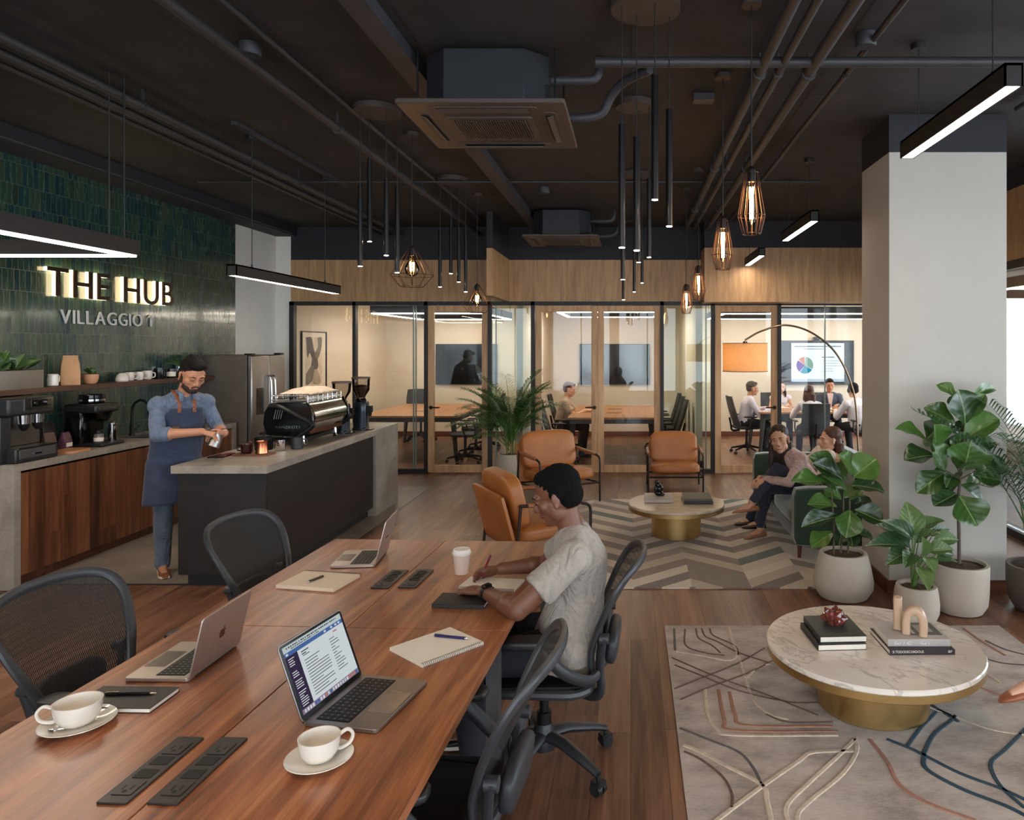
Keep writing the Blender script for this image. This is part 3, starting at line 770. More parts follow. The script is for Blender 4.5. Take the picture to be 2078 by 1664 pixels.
def meeting_table(label, x0, x1, y0, y1, legs='A'):
    r = thing('meeting_table', label, 'table', ((x0+x1)/2, (y0+y1)/2, 0)); a, c = (x1-x0)/2, (y1-y0)/2
    obj('tabletop', B().bb(-a,a,-c,c,.71,.74), TABM, r, bev=.003)
    obj('frame', B().bb(-a+.03,a-.03,-c+.03,c-.03,.64,.71), pm('table_frame', rgb(62,60,62), .5, .2), r)
    for sx in (-1,1):
        for sy in (-1,1):
            obj('leg', B().tube([(sx*(a-.08), sy*(c-.08), .64), (sx*(a-.02), sy*(c-.05), 0)], [.045,.028], 4), pm('table_frame', rgb(62,60,62), .5, .2), r)
    for k in (-.3,.3): obj('cable_port', B().bb(-.12,.12,c*k-.03,c*k+.03,.74,.743), BLACK, r)
    return r
meeting_table('long meeting table in the left glass room, nobody at it', -4.35, -2.75, 11.55, 14.0)
meeting_table('meeting table behind the double doors with one person', -.98, .42, 11.3, 13.6)
meeting_table('meeting table in the right room, five people around it', 2.15, 4.9, 12.2, 13.4)
MC = 'chairs along the right side of the empty left-room table'
for y, lab in ((11.55, 'nearest of three meeting chairs right of the empty table'), (12.35, 'middle of three meeting chairs right of the empty table'), (13.15, 'farthest of three meeting chairs right of the empty table')): task_chair(lab, (-2.62, y, 0), PI/2+.12)
task_chair('lone dark meeting chair behind the empty table, by the white wall', (-4.1, 14.25, 0), PI+.5)
for y, lab in ((11.55, 'nearer meeting chair left of the double-door table'), (12.9, 'meeting chair deeper in on the left side, behind the seated person')): task_chair(lab, (-1.12, y, 0), -PI/2)
for y, lab in ((11.6, 'nearest meeting chair right of the double-door table'), (12.4, 'second meeting chair right of the double-door table'), (13.2, 'last meeting chair right of the double-door table')): task_chair(lab, (.56, y, 0), PI/2)
task_chair('meeting chair under the man in the pale shirt, left of the busy table', (2.0, 12.6, 0), -PI/2+.1)
task_chair('square-backed meeting chair of the long-haired woman seen from behind', (2.92, 11.75, 0), 0, 1)
task_chair('square-backed meeting chair of the person with headphones', (3.86, 11.75, 0), 0.05, 1)
task_chair('meeting chair behind the woman facing the camera', (2.75, 13.95, 0), PI, 1)
task_chair('meeting chair behind the man in the dark jacket', (3.75, 13.95, 0), PI, 1)

# ------------------------------------------------------------------ coffee tables
t = T('veined_marble'); v = t.map(t.co(), rot=(0,0,.75))
n = t.noise(t.map(v, (1.2, 3.4, 1.5)), 2.3, 7, .6, .8)
vein = t.ramp(n, [(.475, 0.0), (.497, .75), (.503, .75), (.528, 0.0)])
n2 = t.noise(v, 3, 5)
c = t.mix(t.mth('MULTIPLY', vein, t.mth('MULTIPLY', n2, 1.1)), t.ramp(n2, [(.3, rgb(228,212,196)), (.7, rgb(244,234,222))]), rgb(132,120,116))
t.bsdf(Base_Color=c, Roughness=.13, Coat_Weight=.3); MARBLE = t.m
t = T('travertine'); v = t.co(); n = t.noise(t.map(v, (1.2, 14, 3)), 2, 6, .6)
t.bsdf(Base_Color=t.ramp(n, [(.3, rgb(176,156,134)), (.7, rgb(212,194,170))]), Roughness=.25); TRAV = t.m
def round_table(label, x, y, R, rb, z, m):
    r = thing('coffee_table', label, 'coffee table', (x, y, .0165 if y < 5 else .013))
    z -= .0165
    obj('tabletop', B().lathe([(R*.5,z-.028),(R-.006,z-.028),(R,z-.022),(R,z-.006),(R-.006,z)], seg=80), m, r)
    obj('rim', B().lathe([(R-.05,z-.066),(R-.008,z-.066),(R-.004,z-.062),(R-.004,z-.028)], seg=80), BRASS, r)
    obj('base', B().lathe([(rb,0),(rb,z-.066)], seg=72), BRASS, r, bev=.002)
    return r
round_table('near round coffee table, veined white marble on a brass drum', 1.24, 3.745, .535, .275, .33, MARBLE)
round_table('far round coffee table with beige stone top on a brass drum', .443, 7.12, .469, .24, .33, TRAV)

# ------------------------------------------------------------------ rugs
t = T('chevron_pile'); v = t.co(); s = t.n('SeparateXYZ', {'Vector': v}).outputs
cw, sh, slope = .45, .185, .88
ux = t.mth('DIVIDE', t.mth('ADD', s[0], 20*cw-.02), cw); cx = t.mth('FLOOR', ux); fx_ = t.mth('SUBTRACT', ux, cx)
par = t.mth('MODULO', cx, 2.0); tri = t.mth('ABSOLUTE', t.mth('SUBTRACT', fx_, par))
yy = t.mth('DIVIDE', t.mth('SUBTRACT', s[1], t.mth('MULTIPLY', tri, slope*cw)), sh); row = t.mth('FLOOR', yy)
wn = t.n('TexWhiteNoise', {'Vector': t.n('CombineXYZ', {'X': cx, 'Y': row}).outputs[0]}, noise_dimensions='2D').outputs['Value']
alt = t.mth('MODULO', t.mth('ABSOLUTE', row), 2.0)
f = t.mth('ADD', t.mth('MULTIPLY', alt, .46), t.mth('MULTIPLY', wn, .53))
c = t.ramp(f, [(0, rgb(214,196,174)), (.16, rgb(196,176,154)), (.32, rgb(226,210,190)), (.48, rgb(132,112,97)), (.66, rgb(148,129,112)), (.82, rgb(112,97,86)), (.925, rgb(66,86,78))], 'CONSTANT')
nz = t.noise(t.map(v,(1,3,1)), 26, 5, .65); c = t.mix(.2, c, t.ramp(nz, [(.3, rgb(92,80,70)), (.7, rgb(210,196,178))]), 'MULTIPLY' if False else 'MIX')
p = t.bsdf(Base_Color=c, Roughness=.95, Sheen_Weight=.2); t.put(p.inputs['Normal'], t.bump(t.noise(v, 260, 2), .6, .006))
solo('rug', B().bb(-.66,1.84,5.555,8.76,.0,.012), t.m, 'chevron-patterned beige and taupe rug under the far coffee table', 'rug')
t = T('grey_pile'); v = t.co(); n = t.noise(t.map(v,(1,1.6,1)), 3.2, 5, .6); n2 = t.noise(t.map(v,(1,5,1)), 40, 3, .6)
c = t.ramp(t.mth('ADD', t.mth('MULTIPLY', n,.75), t.mth('MULTIPLY', n2,.25)), [(.35, rgb(150,130,116)), (.5, rgb(192,172,156)), (.66, rgb(220,202,186))])
p = t.bsdf(Base_Color=c, Roughness=.95, Sheen_Weight=.2); t.put(p.inputs['Normal'], t.bump(t.noise(v, 300, 2), .7, .006)); GREYP = t.m
def pile(n, c): return pm(n, c, .95, var=.15, scale=30, bump=.6, bscale=300)
rb_ = B().bb(.222,2.42,1.5,4.797,0,.012)
def ribbon(b, mi, px, w):
    """raised line on the near rug through photo pixels"""
    b.mi = mi; P = bez([fl(x, y, .012) for x, y in px], 6*len(px)); P = [p for p in P if .235 < p.x < 2.41]
    n = len(P); L = []; R = []
    for i, p in enumerate(P):
        d = (P[min(i+1,n-1)]-P[max(i-1,0)]).normalized(); e = V((-d.y, d.x, 0))
        L.append(p+e*w/2); R.append(p-e*w/2)
    if n > 1: b.rings([[V((a.x,a.y,.011)), V((a.x*.8+c.x*.2,a.y*.8+c.y*.2,.0155)), V((a.x*.2+c.x*.8,a.y*.2+c.y*.8,.0155)), V((c.x,c.y,.011))] for a, c in zip(L,R)])
K, PK, TL_, BR, GR = 1, 2, 3, 4, 5
for mi, w, px in (
    (K,.026,[(1375,1508),(1420,1525),(1475,1555),(1545,1592),(1556,1625),(1565,1668)]), (K,.026,[(1450,1668),(1500,1630),(1552,1592),(1620,1545),(1650,1527),(1733,1524)]),
    (K,.024,[(1735,1500),(1700,1535),(1640,1590),(1597,1635),(1600,1675)]), (K,.024,[(1735,1500),(1738,1525),(1710,1570),(1650,1620),(1620,1650),(1622,1675)]),
    (K,.020,[(1480,1274),(1488,1305),(1500,1335),(1512,1375),(1530,1420),(1560,1448),(1600,1460)]), (K,.018,[(1372,1322),(1420,1330),(1480,1340),(1500,1325)]), (K,.018,[(1515,1375),(1540,1352),(1562,1348)]),
    (K,.022,[(1430,1398),(1436,1450),(1455,1480),(1490,1492),(1700,1492)]), (PK,.022,[(1458,1400),(1470,1460),(1490,1482),(1700,1484)]), (PK,.022,[(1480,1404),(1492,1450),(1515,1472),(1690,1474)]),
    (PK,.022,[(1765,1500),(1800,1545),(1820,1585),(1850,1612),(1900,1637),(1980,1665)]), (PK,.018,[(1955,1275),(1990,1300),(2040,1330)]),
    (BR,.012,[(1350,1342),(1420,1370),(1500,1402),(1600,1425),(1660,1426)]), (BR,.012,[(1352,1330),(1450,1372),(1560,1412),(1660,1452)]), (BR,.012,[(1352,1405),(1420,1378),(1500,1345),(1552,1315)]),
    (BR,.012,[(1372,1424),(1440,1395),(1520,1365),(1570,1340)]), (BR,.012,[(1390,1277),(1392,1310),(1430,1325),(1470,1330)]), (BR,.012,[(1412,1276),(1418,1295),(1445,1310),(1462,1325)]),
    (BR,.012,[(1424,1276),(1432,1292),(1455,1302),(1500,1325),(1560,1345)]), (BR,.012,[(1440,1276),(1448,1290),(1490,1310),(1500,1330)]), (GR,.014,[(1368,1276),(1370,1320)]),
    (BR,.012,[(1555,1450),(1600,1466),(1690,1466)]), (GR,.016,[(1370,1474),(1440,1502),(1500,1527),(1530,1560),(1545,1592)]), (BR,.014,[(1376,1520),(1420,1540),(1465,1575),(1485,1610),(1485,1640)]),
    (TL_,.024,[(1800,1500),(1850,1520),(1880,1535),(1950,1570),(2030,1600),(2085,1625)]), (TL_,.026,[(1875,1530),(1880,1560),(1950,1600),(2040,1635),(2090,1660)]), (TL_,.022,[(1840,1515),(1870,1475),(1900,1445)]),
    (TL_,.024,[(1873,1532),(1895,1490),(1930,1462),(1938,1452)]), (TL_,.022,[(1900,1440),(1925,1450),(1945,1465)]), (TL_,.022,[(2085,1475),(2040,1520),(2012,1545),(2015,1570),(2035,1600),(2080,1640)]),
    (TL_,.022,[(1870,1412),(1890,1430),(1930,1455)]), (K,.018,[(1870,1430),(1940,1455),(2010,1480),(2085,1492)]), (GR,.014,[(2000,1300),(2040,1318),(2085,1330)]), (GR,.014,[(1980,1330),(2030,1345),(2080,1350)]),
    (K,.016,[(1960,1345),(2000,1365),(2030,1385)]), (PK,.016,[(1960,1365),(1990,1395),(2060,1420)])):
    ribbon(rb_, mi, px, w)
solo('rug', rb_, [GREYP, pile('pile_cream', rgb(214,194,172)), pile('pile_rose', rgb(172,124,104)), pile('pile_teal', rgb(50,74,86)), pile('pile_brown', rgb(112,90,78)), pile('pile_slate', rgb(104,98,98))], 'grey-beige rug with curving cream, rose and teal lines at the near right', 'rug')

# ------------------------------------------------------------------ leather armchairs
TUBE = pm('armchair_steel', rgb(52,42,38), .45, .6)
def armchair(label, loc, rz, s=1.0):
    """origin at the floor, facing +y"""
    r = thing('armchair', label, 'armchair', loc, rz); r.scale = (s,)*3
    W = .345
    for sx in (-1,1):
        x = sx*W
        b = B().tube(bez([(x,.30,0),(x,.30,.25),(x,.30,.42),(x,.275,.465),(x,.22,.48)],20)+[V((x,-.26,.505))], .0115, 8)
        b.tube([(x,-.25,.50),(x,-.30,0)], .0115, 8).tube([(x,.30,.20),(x,-.28,.17)], .0115, 8)
        f = obj('side_frame', b, TUBE, r)
        obj('arm_wrap', B().tube([(x,.21,.482),(x,-.20,.503)], .017, 12, (1,1.25)), pm('arm_leather', rgb(150,92,54), .45), r)
    b = B()
    for y, z in ((.295,.20),(-.27,.17)): b.tube([(-W,y,z),(W,y,z)], .011, 8)
    obj('cross_rail', b, TUBE, r)
    obj('seat_cushion', B().cushion((0,.03,.285),(.63,.58,.15),RX(.06),5,9,.2), LEATHER, r)
    obj('back_cushion', B().cushion((0,-.245,.51),(.63,.13,.42),RX(.24),6,9,.1), LEATHER, r)
    sh = B().cushion((0,-.325,.375),(.655,.03,.42),RX(.26),24,6,.0)
    obj('back_shell', sh, LEATHER, r)
    return r
armchair('tan leather armchair facing the camera, behind the far coffee table', (.565, 9.45, 0), PI)
armchair('tan leather armchair beside the potted palm, turned toward the coffee table', (-.87, 8.72, .013), PI+.55, 1.12)
armchair('tan leather armchair seen from behind, nearest the work table', (-.82, 6.25, .013), -1.05, 1.12)

# ------------------------------------------------------------------ green velvet sofa (faces -x)
VELVET = pm('green_velvet', rgb(38,62,46), .7, var=.15, scale=4, Sheen_Weight=.6, Sheen_Roughness=.4)
VEL2 = pm('green_velvet_seat', rgb(66,88,68), .75, var=.12, scale=4, Sheen_Weight=.8, Sheen_Roughness=.4)
so = thing('sofa', 'dark green velvet sofa on the chevron rug, two women sitting on it', 'sofa', (1.83, 7.32, .013))
obj('base', B().cushion((.0,0,.20),(.80,1.94,.16),None,14,5,0), VELVET, so)
for s in (-1,1): obj('arm', B().cushion((.0,s*1.02,.37),(.86,.15,.50),None,14,6,0), VELVET, so)
obj('backrest', B().cushion((.40,0,.47),(.14,1.92,.60),RY(.10),12,6,0), VELVET, so)
for s in (-1,1): obj('seat_cushion', B().cushion((-.06,s*.475,.325),(.72,.945,.15),None,7,8,.12), VEL2, so)
for s in (-1,1): obj('back_cushion', B().cushion((.30,s*.475,.55),(.16,.92,.40),RY(.18),5,8,.1), VEL2, so)
for sx in (-.36,.36):
    for sy in (-.98,.98): obj('leg', B().cyl((sx,sy,.13),(sx*1.02,sy*1.01,0),.022,.014,14), pm('leg_wood', rgb(92,50,32), .4), so)
solo('cushion', B().cushion((1.98,7.36,.60),(.16,.42,.42),RY(.3),4,9,.25), pm('tan_garment', rgb(190,150,118), .8, bump=.2), 'tan cushion shape standing in for a beige garment between the two women', 'cushion')  # cushion shape stands in for what looks like a beige garment

# ------------------------------------------------------------------ arc lamp
al = thing('arc_floor_lamp', 'brass arc floor lamp with a burlap drum shade reaching over the sofa', 'floor lamp', (2.50, 8.02, 0))
def w2l(o, p): return wm(o).inverted() @ V(p)
Pp = [at(1745,1000,8.02), at(1741,900,8.02), at(1733,800,8.02), at(1700,722,8.02), at(1650,677,8.02), at(1595,660,8.02), at(1545,672,8.02), at(1512,690,8.02)]
Pp = [V((2.5,8.02,.03))] + Pp; ARCB = pm('arc_brass', rgb(140,116,92), .25, .9)
obj('pole', B().tube([w2l(al,p) for p in bez(Pp,90)], .0105, 10), ARCB, al)
obj('base', B().lathe([(.17,.0),(.17,.028),(.02,.034)], seg=40), ARCB, al)
sc_ = w2l(al, at(1512,725,8.02))
t = T('burlap_shade'); v = t.co(); s = t.n('SeparateXYZ', {'Vector': v}).outputs
n = t.noise(t.map(v,(1,1,8)),60,3); n2 = t.noise(t.map(v,(8,8,1)),60,3)
c = t.ramp(t.mth('ADD',t.mth('MULTIPLY',n,.5),t.mth('MULTIPLY',n2,.5)), [(.36, rgb(206,170,122)),(.6, rgb(240,216,178))])
d = t.n('BsdfDiffuse', {'Color': c}); tr = t.n('BsdfTranslucent', {'Color': c}); mx = t.n('MixShader', {0: .55, 1: d.outputs[0], 2: tr.outputs[0]}); t.t.links.new(mx.outputs[0], t.out.inputs[0])
shd = obj('lamp_shade', B().grid(lambda u,v: (sc_.x+.243*math.cos(2*PI*u), sc_.y+.243*math.sin(2*PI*u), sc_.z-.155+.31*v), 48, 1, .003), t.m, al)
obj('shade_trim', B().lathe([(.244,sc_.z-.157),(.247,sc_.z-.157),(.247,sc_.z-.148),(.244,sc_.z-.148)],(sc_.x,sc_.y,0),48).lathe([(.244,sc_.z+.150),(.247,sc_.z+.150),(.247,sc_.z+.157),(.244,sc_.z+.157)],(sc_.x,sc_.y,0),48), pm('shade_trim', rgb(150,112,74), .7), shd)
tip = w2l(al, at(1512,690,8.02))
hb = B().cyl(tip,(sc_.x,sc_.y,sc_.z+.02),.006,seg=8).lathe([(.03,sc_.z+.157),(.02,sc_.z+.175)],(sc_.x,sc_.y,0),16)
for k in range(3): hb.cyl((sc_.x,sc_.y,sc_.z+.15),(sc_.x+.243*math.cos(k*2.09),sc_.y+.243*math.sin(k*2.09),sc_.z+.15),.003,seg=6)
obj('shade_holder', hb, ARCB, al)
obj('bulb', B().ell((sc_.x,sc_.y,sc_.z-.01),.04), glow('shade_bulb',(1,.80,.58,1),60), al)
# ------------------------------------------------------------------ lettering
def text_bm(s, size, ext, off=0.0, bold=0.0):
    cu = bpy.data.curves.new('t', 'FONT'); cu.body = s; cu.size = size; cu.extrude = ext; cu.offset = off; cu.resolution_u = 4
    o = bpy.data.objects.new('t', cu); COL.objects.link(o)
    me = bpy.data.meshes.new_from_object(o.evaluated_get(bpy.context.evaluated_depsgraph_get()))
    b = B(); b.bm.from_mesh(me); bpy.data.objects.remove(o); bpy.data.curves.remove(cu); bpy.data.meshes.remove(me)
    return b
def bounds(b):
    xs = [v.co.x for v in b.bm.verts]; ys = [v.co.y for v in b.bm.verts]
    return min(xs), max(xs), min(ys), max(ys)
def text_on(b, s, o, ax, ay, h, width=None, ext=.0008, off=0.0):
    """add flat raised text to builder b: baseline origin o, axes ax (right), ay (up), cap height h"""
    t = text_bm(s, h/.70, ext, off); x0, x1, y0, y1 = bounds(t)
    k = width/(x1-x0) if width else 1.0
    ax, ay = V(ax), V(ay); n = ax.cross(ay)
    mp = {v: b.bm.verts.new(V(o) + ax*((v.co.x-x0)*k) + ay*v.co.y + n*v.co.z) for v in t.bm.verts}
    b._tag([b.bm.faces.new([mp[v] for v in f.verts]) for f in t.bm.faces]); t.bm.free()

LETF = pm('letter_face', rgb(58,38,26), .4, .5)
LETW = pm('letter_white', rgb(214,212,210), .4)
HALO = glow('letter_halo', (1.0, .76, .42, 1), 5)
WLM = MX(((0,0,1,0),(1,0,0,0),(0,1,0,0),(0,0,0,1)))           # text plane -> left wall
def sign(label, s, y0, y1, z0, h, backlit):
    r = thing('wall_sign', label, 'sign', (XL, y0, z0))
    cur = 0.0; items = []; size = h/.70
    for ch in s:
        if ch == ' ': cur += size*(.36 if backlit else .34); continue
        b = text_bm(ch, size, .006, size*(.004 if backlit else -.002)); bx = bounds(b)
        if ch == '1': b = B(); b.prism([(.20,0),(.29,0),(.29,.70),(.20,.70),(.04,.60),(.04,.52),(.20,.60)], (0,0,.012), (0,0,-.006)).xf(MX.Scale(size,4)@MX.Scale(1/size,4,V((0,0,1)))); bx = bounds(b)
        items.append((ch, cur-bx[0], b)); cur += bx[1]-bx[0] + size*.165
    L = cur - size*.165; k = (y1-y0)/L
    for ch, x, b in items:
        m = MX.Scale(k, 4, V((1,0,0))) @ MX.Translation((x,0,0))
        if backlit:
            b.xf(WLM @ MX.Translation((0,0,.050)) @ m)
            lo = obj('letter', b, LETF, r)
            e = text_bm(ch, size, .015, size*.0); e.xf(WLM @ MX.Translation((0,0,.027)) @ m)
            obj('backlight', e, HALO, lo)
        else:
            b.xf(WLM @ MX.Translation((0,0,.012)) @ m); obj('letter', b, LETW, r)
sign('backlit bronze letters reading THE HUB on the green tiled wall', 'THE HUB', 6.38, 8.13, 2.295, .258, True)
sign('smaller white letters reading VILLAGGIO 1 under the backlit name', 'VILLAGGIO 1', 6.57, 7.82, 2.055, .128, False)

# ------------------------------------------------------------------ concrete, counters
t = T('concrete'); v = t.co(); n = t.noise(v, 2.6, 7, .62, .4); n2 = t.noise(v, 30, 4)
c = t.ramp(t.mth('ADD', t.mth('MULTIPLY', n, .8), t.mth('MULTIPLY', n2, .2)), [(.32, rgb(122,112,102)), (.52, rgb(152,142,130)), (.7, rgb(176,166,154))])
p = t.bsdf(Base_Color=c, Roughness=.42); t.put(p.inputs['Normal'], t.bump(n2, .06, .003)); CONC = t.m
CZ = .95
bc = thing('kitchen_counter', 'back kitchen counter with concrete top and walnut fronts below the shelf', 'kitchen counter', (-4.65, 5.5, 0))
YE = 8.60-5.5
obj('worktop', B().bb(-.495,.0,0,.0+1.62,CZ-.055,CZ).bb(-.495,0,2.06,YE,CZ-.055,CZ).bb(-.495,-.42,1.62,2.06,CZ-.055,CZ).bb(-.08,0,1.62,2.06,CZ-.055,CZ), CONC, bc)
obj('side_panel', B().bb(-.495,0,0,.06,.004,CZ-.055), CONC, bc); obj('side_panel', B().bb(-.495,0,YE-.06,YE,.004,CZ-.055), CONC, bc)
obj('plinth', B().bb(-.48,-.08,.06,YE-.06,.004,.09), SKIRT, bc)
obj('carcass', B().bb(-.49,-.045,.06,YE-.06,.09,.70), WALNUTV, bc)
nd2 = 5; dw = (YE-.12)/nd2
for k in range(nd2): obj('door', B().bb(-.045,-.022,.06+k*dw+.0015,.06+(k+1)*dw-.0015,.09,CZ-.075), WALNUTV, bc, bev=.001)
obj('sink', B().bb(-.42,-.08,1.62,1.63,.76,CZ-.004).bb(-.42,-.08,2.05,2.06,.76,CZ-.004).bb(-.42,-.41,1.63,2.05,.76,CZ-.004).bb(-.09,-.08,1.63,2.05,.76,CZ-.004).bb(-.42,-.08,1.62,2.06,.75,.76), STEEL, bc)
tap = thing('kitchen_tap', 'matt black swan-neck tap at the sink behind the barista', 'tap', (-5.02, 7.34, CZ))
obj('spout', B().tube(bez([(0,0,.02),(0,0,.22),(.02,0,.31),(.09,0,.355),(.16,0,.31),(.175,0,.24)],40),.012,12).cyl((.175,0,.25),(.177,0,.19),.015,seg=14), BLACK, tap)
obj('base', B().lathe([(.026,0),(.026,.012),(.02,.02),(.02,.09),(.013,.10)],seg=20), BLACK, tap)
obj('lever', B().tube([(0,.015,.06),(0,.05,.065),(.01,.10,.085)],.007,10), BLACK, tap)

isl = thing('kitchen_island', 'long island bar with concrete top and near-black timber panels', 'kitchen island', (-2.76, 5.53, 0))
IZ, IL, IW = .94, 3.12, .73
obj('worktop', B().bb(-IW,0,0,IL,IZ-.06,IZ), CONC, isl, bev=.003)
obj('end_block', B().bb(-IW,-.002,2.37,IL,.005,IZ-.06), CONC, isl)
obj('front_panel', B().bb(-IW+.03,-.032,.045,.07,.10,IZ-.06), DARKV, isl)
obj('side_panel', B().bb(-.055,-.03,.07,2.37,.10,IZ-.06), DARKV, isl, label='dark stained timber side of the bar')
obj('carcass', B().bb(-IW+.03,-.055,.07,2.37,.10,IZ-.06), DARKV, isl)
obj('plinth', B().bb(-IW+.06,-.09,.12,2.37,.005,.10), pm('plinth_black', rgb(20,18,18), .6), isl)

# ------------------------------------------------------------------ fridge
fr = thing('refrigerator', 'tall french-door stainless refrigerator at the end of the kitchen counter', 'refrigerator', (-4.50, 8.66, 0))
FH = 1.74
obj('body', B().bb(-.64,-.06,0,.84,.02,FH), pm('fridge_side', rgb(108,98,90), .5, .3), fr, bev=.004)
for y0, y1, nm in ((.003,.418,'door'),(.424,.837,'door')):
    d = obj('door', B().bb(-.055,0,y0,y1,.62,FH-.005), STEEL, fr, bev=.012)
    yh = .418-.045 if y0 < .1 else .424+.045
    obj('handle', B().tube(bez([(.0,yh,.86),(.04,yh,.88),(.052,yh,1.1),(.052,yh,1.3),(.04,yh,1.46),(0,yh,1.48)],24),.012,10), CHROME, d)
d = obj('drawer', B().bb(-.055,0,.003,.837,.05,.61), STEEL, fr, bev=.012)
obj('handle', B().tube([(0,.06,.55),(.045,.08,.55),(.045,.76,.55),(0,.78,.55)],.012,10), CHROME, d)
obj('dispenser', B().bb(.0,.004,.11,.28,1.02,1.34).bb(.004,.008,.125,.265,1.22,1.32), DGLOSS, fr)
obj('hinge', B().bb(-.10,-.01,.02,.10,FH,FH+.02).bb(-.10,-.01,.74,.82,FH,FH+.02), BLACK, fr)

# ------------------------------------------------------------------ shelf
SZ = 1.50
solo('wall_shelf', B().bb(XL+.001,-4.92,4.7,8.62,SZ-.045,SZ), wood('shelf_wood', rgb(50,30,22), rgb(74,46,34), rgb(92,60,46), 1, .4), 'long dark wooden shelf on the green tiles above the counter', 'shelf', bev=.002)
def vessel(name, label, cat, prof, loc, m, seg=32, group=None, hnd=None, hm=None, cap=True):
    r = thing(name, label, cat, loc, 0, group)
    obj('body', B().lathe(prof, seg=seg, cap1=False, cap0=cap), m, r)
    if hnd: obj('handle', B().tube(bez(hnd[0], 24), hnd[1], 10), hm or m, r)
    return r
def open_prof(pts, th):
    """outer profile bottom->top plus inner wall back down"""
    return pts + [(max(.001, r-th), z if i == 0 else max(z, pts[0][1]+th)) for i, (r, z) in enumerate(pts[::-1])] + [(.001, pts[0][1]+th)]
SX = -5.04
mugm = pm('mug_white', rgb(224,214,204), .25)
def mugp(r, h): return open_prof([(r*.55,0),(r*.8,.004),(r*.97,h*.3),(r,h*.6),(r*.96,h)], .004)
def mug(label, y, r, h, a, x=SX):
    b = vessel('mug', label, 'mug', mugp(r,h), (x,y,SZ), mugm, group='white mugs on the shelf', hnd=([(math.cos(a)*r*.93,math.sin(a)*r*.93,h*.75),(math.cos(a)*(r+.03),math.sin(a)*(r+.03),h*.72),(math.cos(a)*(r+.03),math.sin(a)*(r+.03),h*.3),(math.cos(a)*r*.93,math.sin(a)*r*.93,h*.22)],.006))
# upside-down bowl cup, two overlapping mugs, a straight mug
vessel('cup', 'upturned round white cup, leftmost of the whiteware on the shelf', 'cup', [(.052,0),(.058,.012),(.056,.035),(.044,.065),(.028,.078),(.024,.082),(.001,.082)], (SX+.02,7.20,SZ), mugm)
mug('white mug touching the upturned cup on the shelf', 7.335, .043, .085, .9); mug('middle white mug of the whiteware row on the shelf', 7.46, .043, .085, .9, SX+.01); mug('rightmost white mug on the shelf with its handle to the right', 7.60, .047, .092, 1.1)
pl = thing('planter_box', 'rectangular brushed steel planter with broad-leaved plant on the shelf', 'planter', (-5.03, 5.86, SZ))
obj('box', B().prism(rrect(.17,.58,.01),(0,0,.15),(0,0,0)), STEEL, pl); obj('soil', B().prism(rrect(.155,.56,.01),(0,0,.004),(0,0,.149)), pm('soil', rgb(58,42,32), .95, bump=.8, bscale=90), pl)
vessel('pitcher', 'small white ceramic pitcher with a slanted lip on the shelf', 'pitcher', open_prof([(.034,0),(.042,.006),(.043,.06),(.038,.09),(.04,.105)],.004), (SX,6.36,SZ), WHITEC, hnd=([(.0,.038,.09),(0,.072,.085),(0,.07,.04),(0,.042,.03)],.006))
kb = thing('coffee_bag', 'tan kraft paper coffee bag standing on the shelf', 'bag', (SX, 6.56, SZ), -.9)
KR = pm('kraft_paper', rgb(198,150,108), .7, bump=.3, bscale=60)
obj('pouch', B().rings([[V((x*s,y*w,z)) for x,y in rrect(.095,.145,.012,2)] for z,s,w in ((0,1,1),(.02,1.03,1),(.12,.95,1),(.19,.6,.92),(.235,.18,.78),(.265,.12,.74))]), KR, kb)
obj('fold', B().bb(-.010,.010,-.055,.055,.225,.262), KR, kb); obj('seam', B().bb(.0475,.0505,-.07,.07,.028,.034), KR, kb)
tp_ = thing('potted_plant', 'small succulent in a terracotta pot beside the kraft bag', 'plant', (SX+.01, 6.79, SZ))
obj('pot', B().lathe(open_prof([(.042,0),(.05,.01),(.066,.05),(.064,.085),(.058,.088)],.006), seg=28), pm('terracotta', rgb(206,152,116), .6), tp_)
obj('soil', B().lathe([(.055,.075),(.001,.078)], seg=20), pm('soil', rgb(58,42,32), .95), tp_)
vessel('jar', 'black canister on the shelf between mugs and pitcher', 'jar', [(.05,0),(.052,.01),(.052,.10),(.044,.104),(.044,.115),(.001,.115)], (SX,7.79,SZ), DGLOSS)
jb = vessel('jar', 'small dark jar with a pale label on the shelf', 'jar', [(.042,0),(.044,.01),(.044,.08),(.036,.084),(.036,.10),(.001,.10)], (SX+.03,7.95,SZ), DGLOSS)
obj('label', B().lathe([(.0448,.02),(.0448,.07)], seg=28, cap0=False, cap1=False), PAPER, jb)
vessel('steel_pitcher', 'steel milk pitcher with a fern in it on the shelf', 'pitcher', open_prof([(.046,0),(.05,.008),(.042,.08),(.044,.125)],.003), (SX+.02,8.12,SZ), CHROME, hnd=([(0,.042,.11),(0,.075,.10),(0,.072,.04),(0,.046,.03)],.005))
bt = vessel('bottle', 'steel bottle with a black cap on the shelf', 'bottle', [(.040,0),(.043,.008),(.043,.10),(.036,.125),(.03,.13),(.001,.13)], (SX+.05,8.24,SZ), STEEL)
obj('cap', B().lathe([(.03,.13),(.032,.165),(.02,.17),(.001,.17)], seg=20), BLACK, bt)
obj('nozzle', B().lathe([(.022,.171),(.024,.20),(.001,.203)], seg=20), WHITEC, bt)
bl = vessel('tumbler', 'blue-grey tumbler with black lid at the far end of the shelf', 'tumbler', [(.045,0),(.052,.01),(.056,.20),(.001,.20)], (SX+.0,8.42,SZ), pm('tumbler_blue', rgb(100,126,140), .4))
obj('lid', B().lathe([(.058,.201),(.060,.215),(.056,.25),(.001,.252)], seg=28), BLACK, bl)

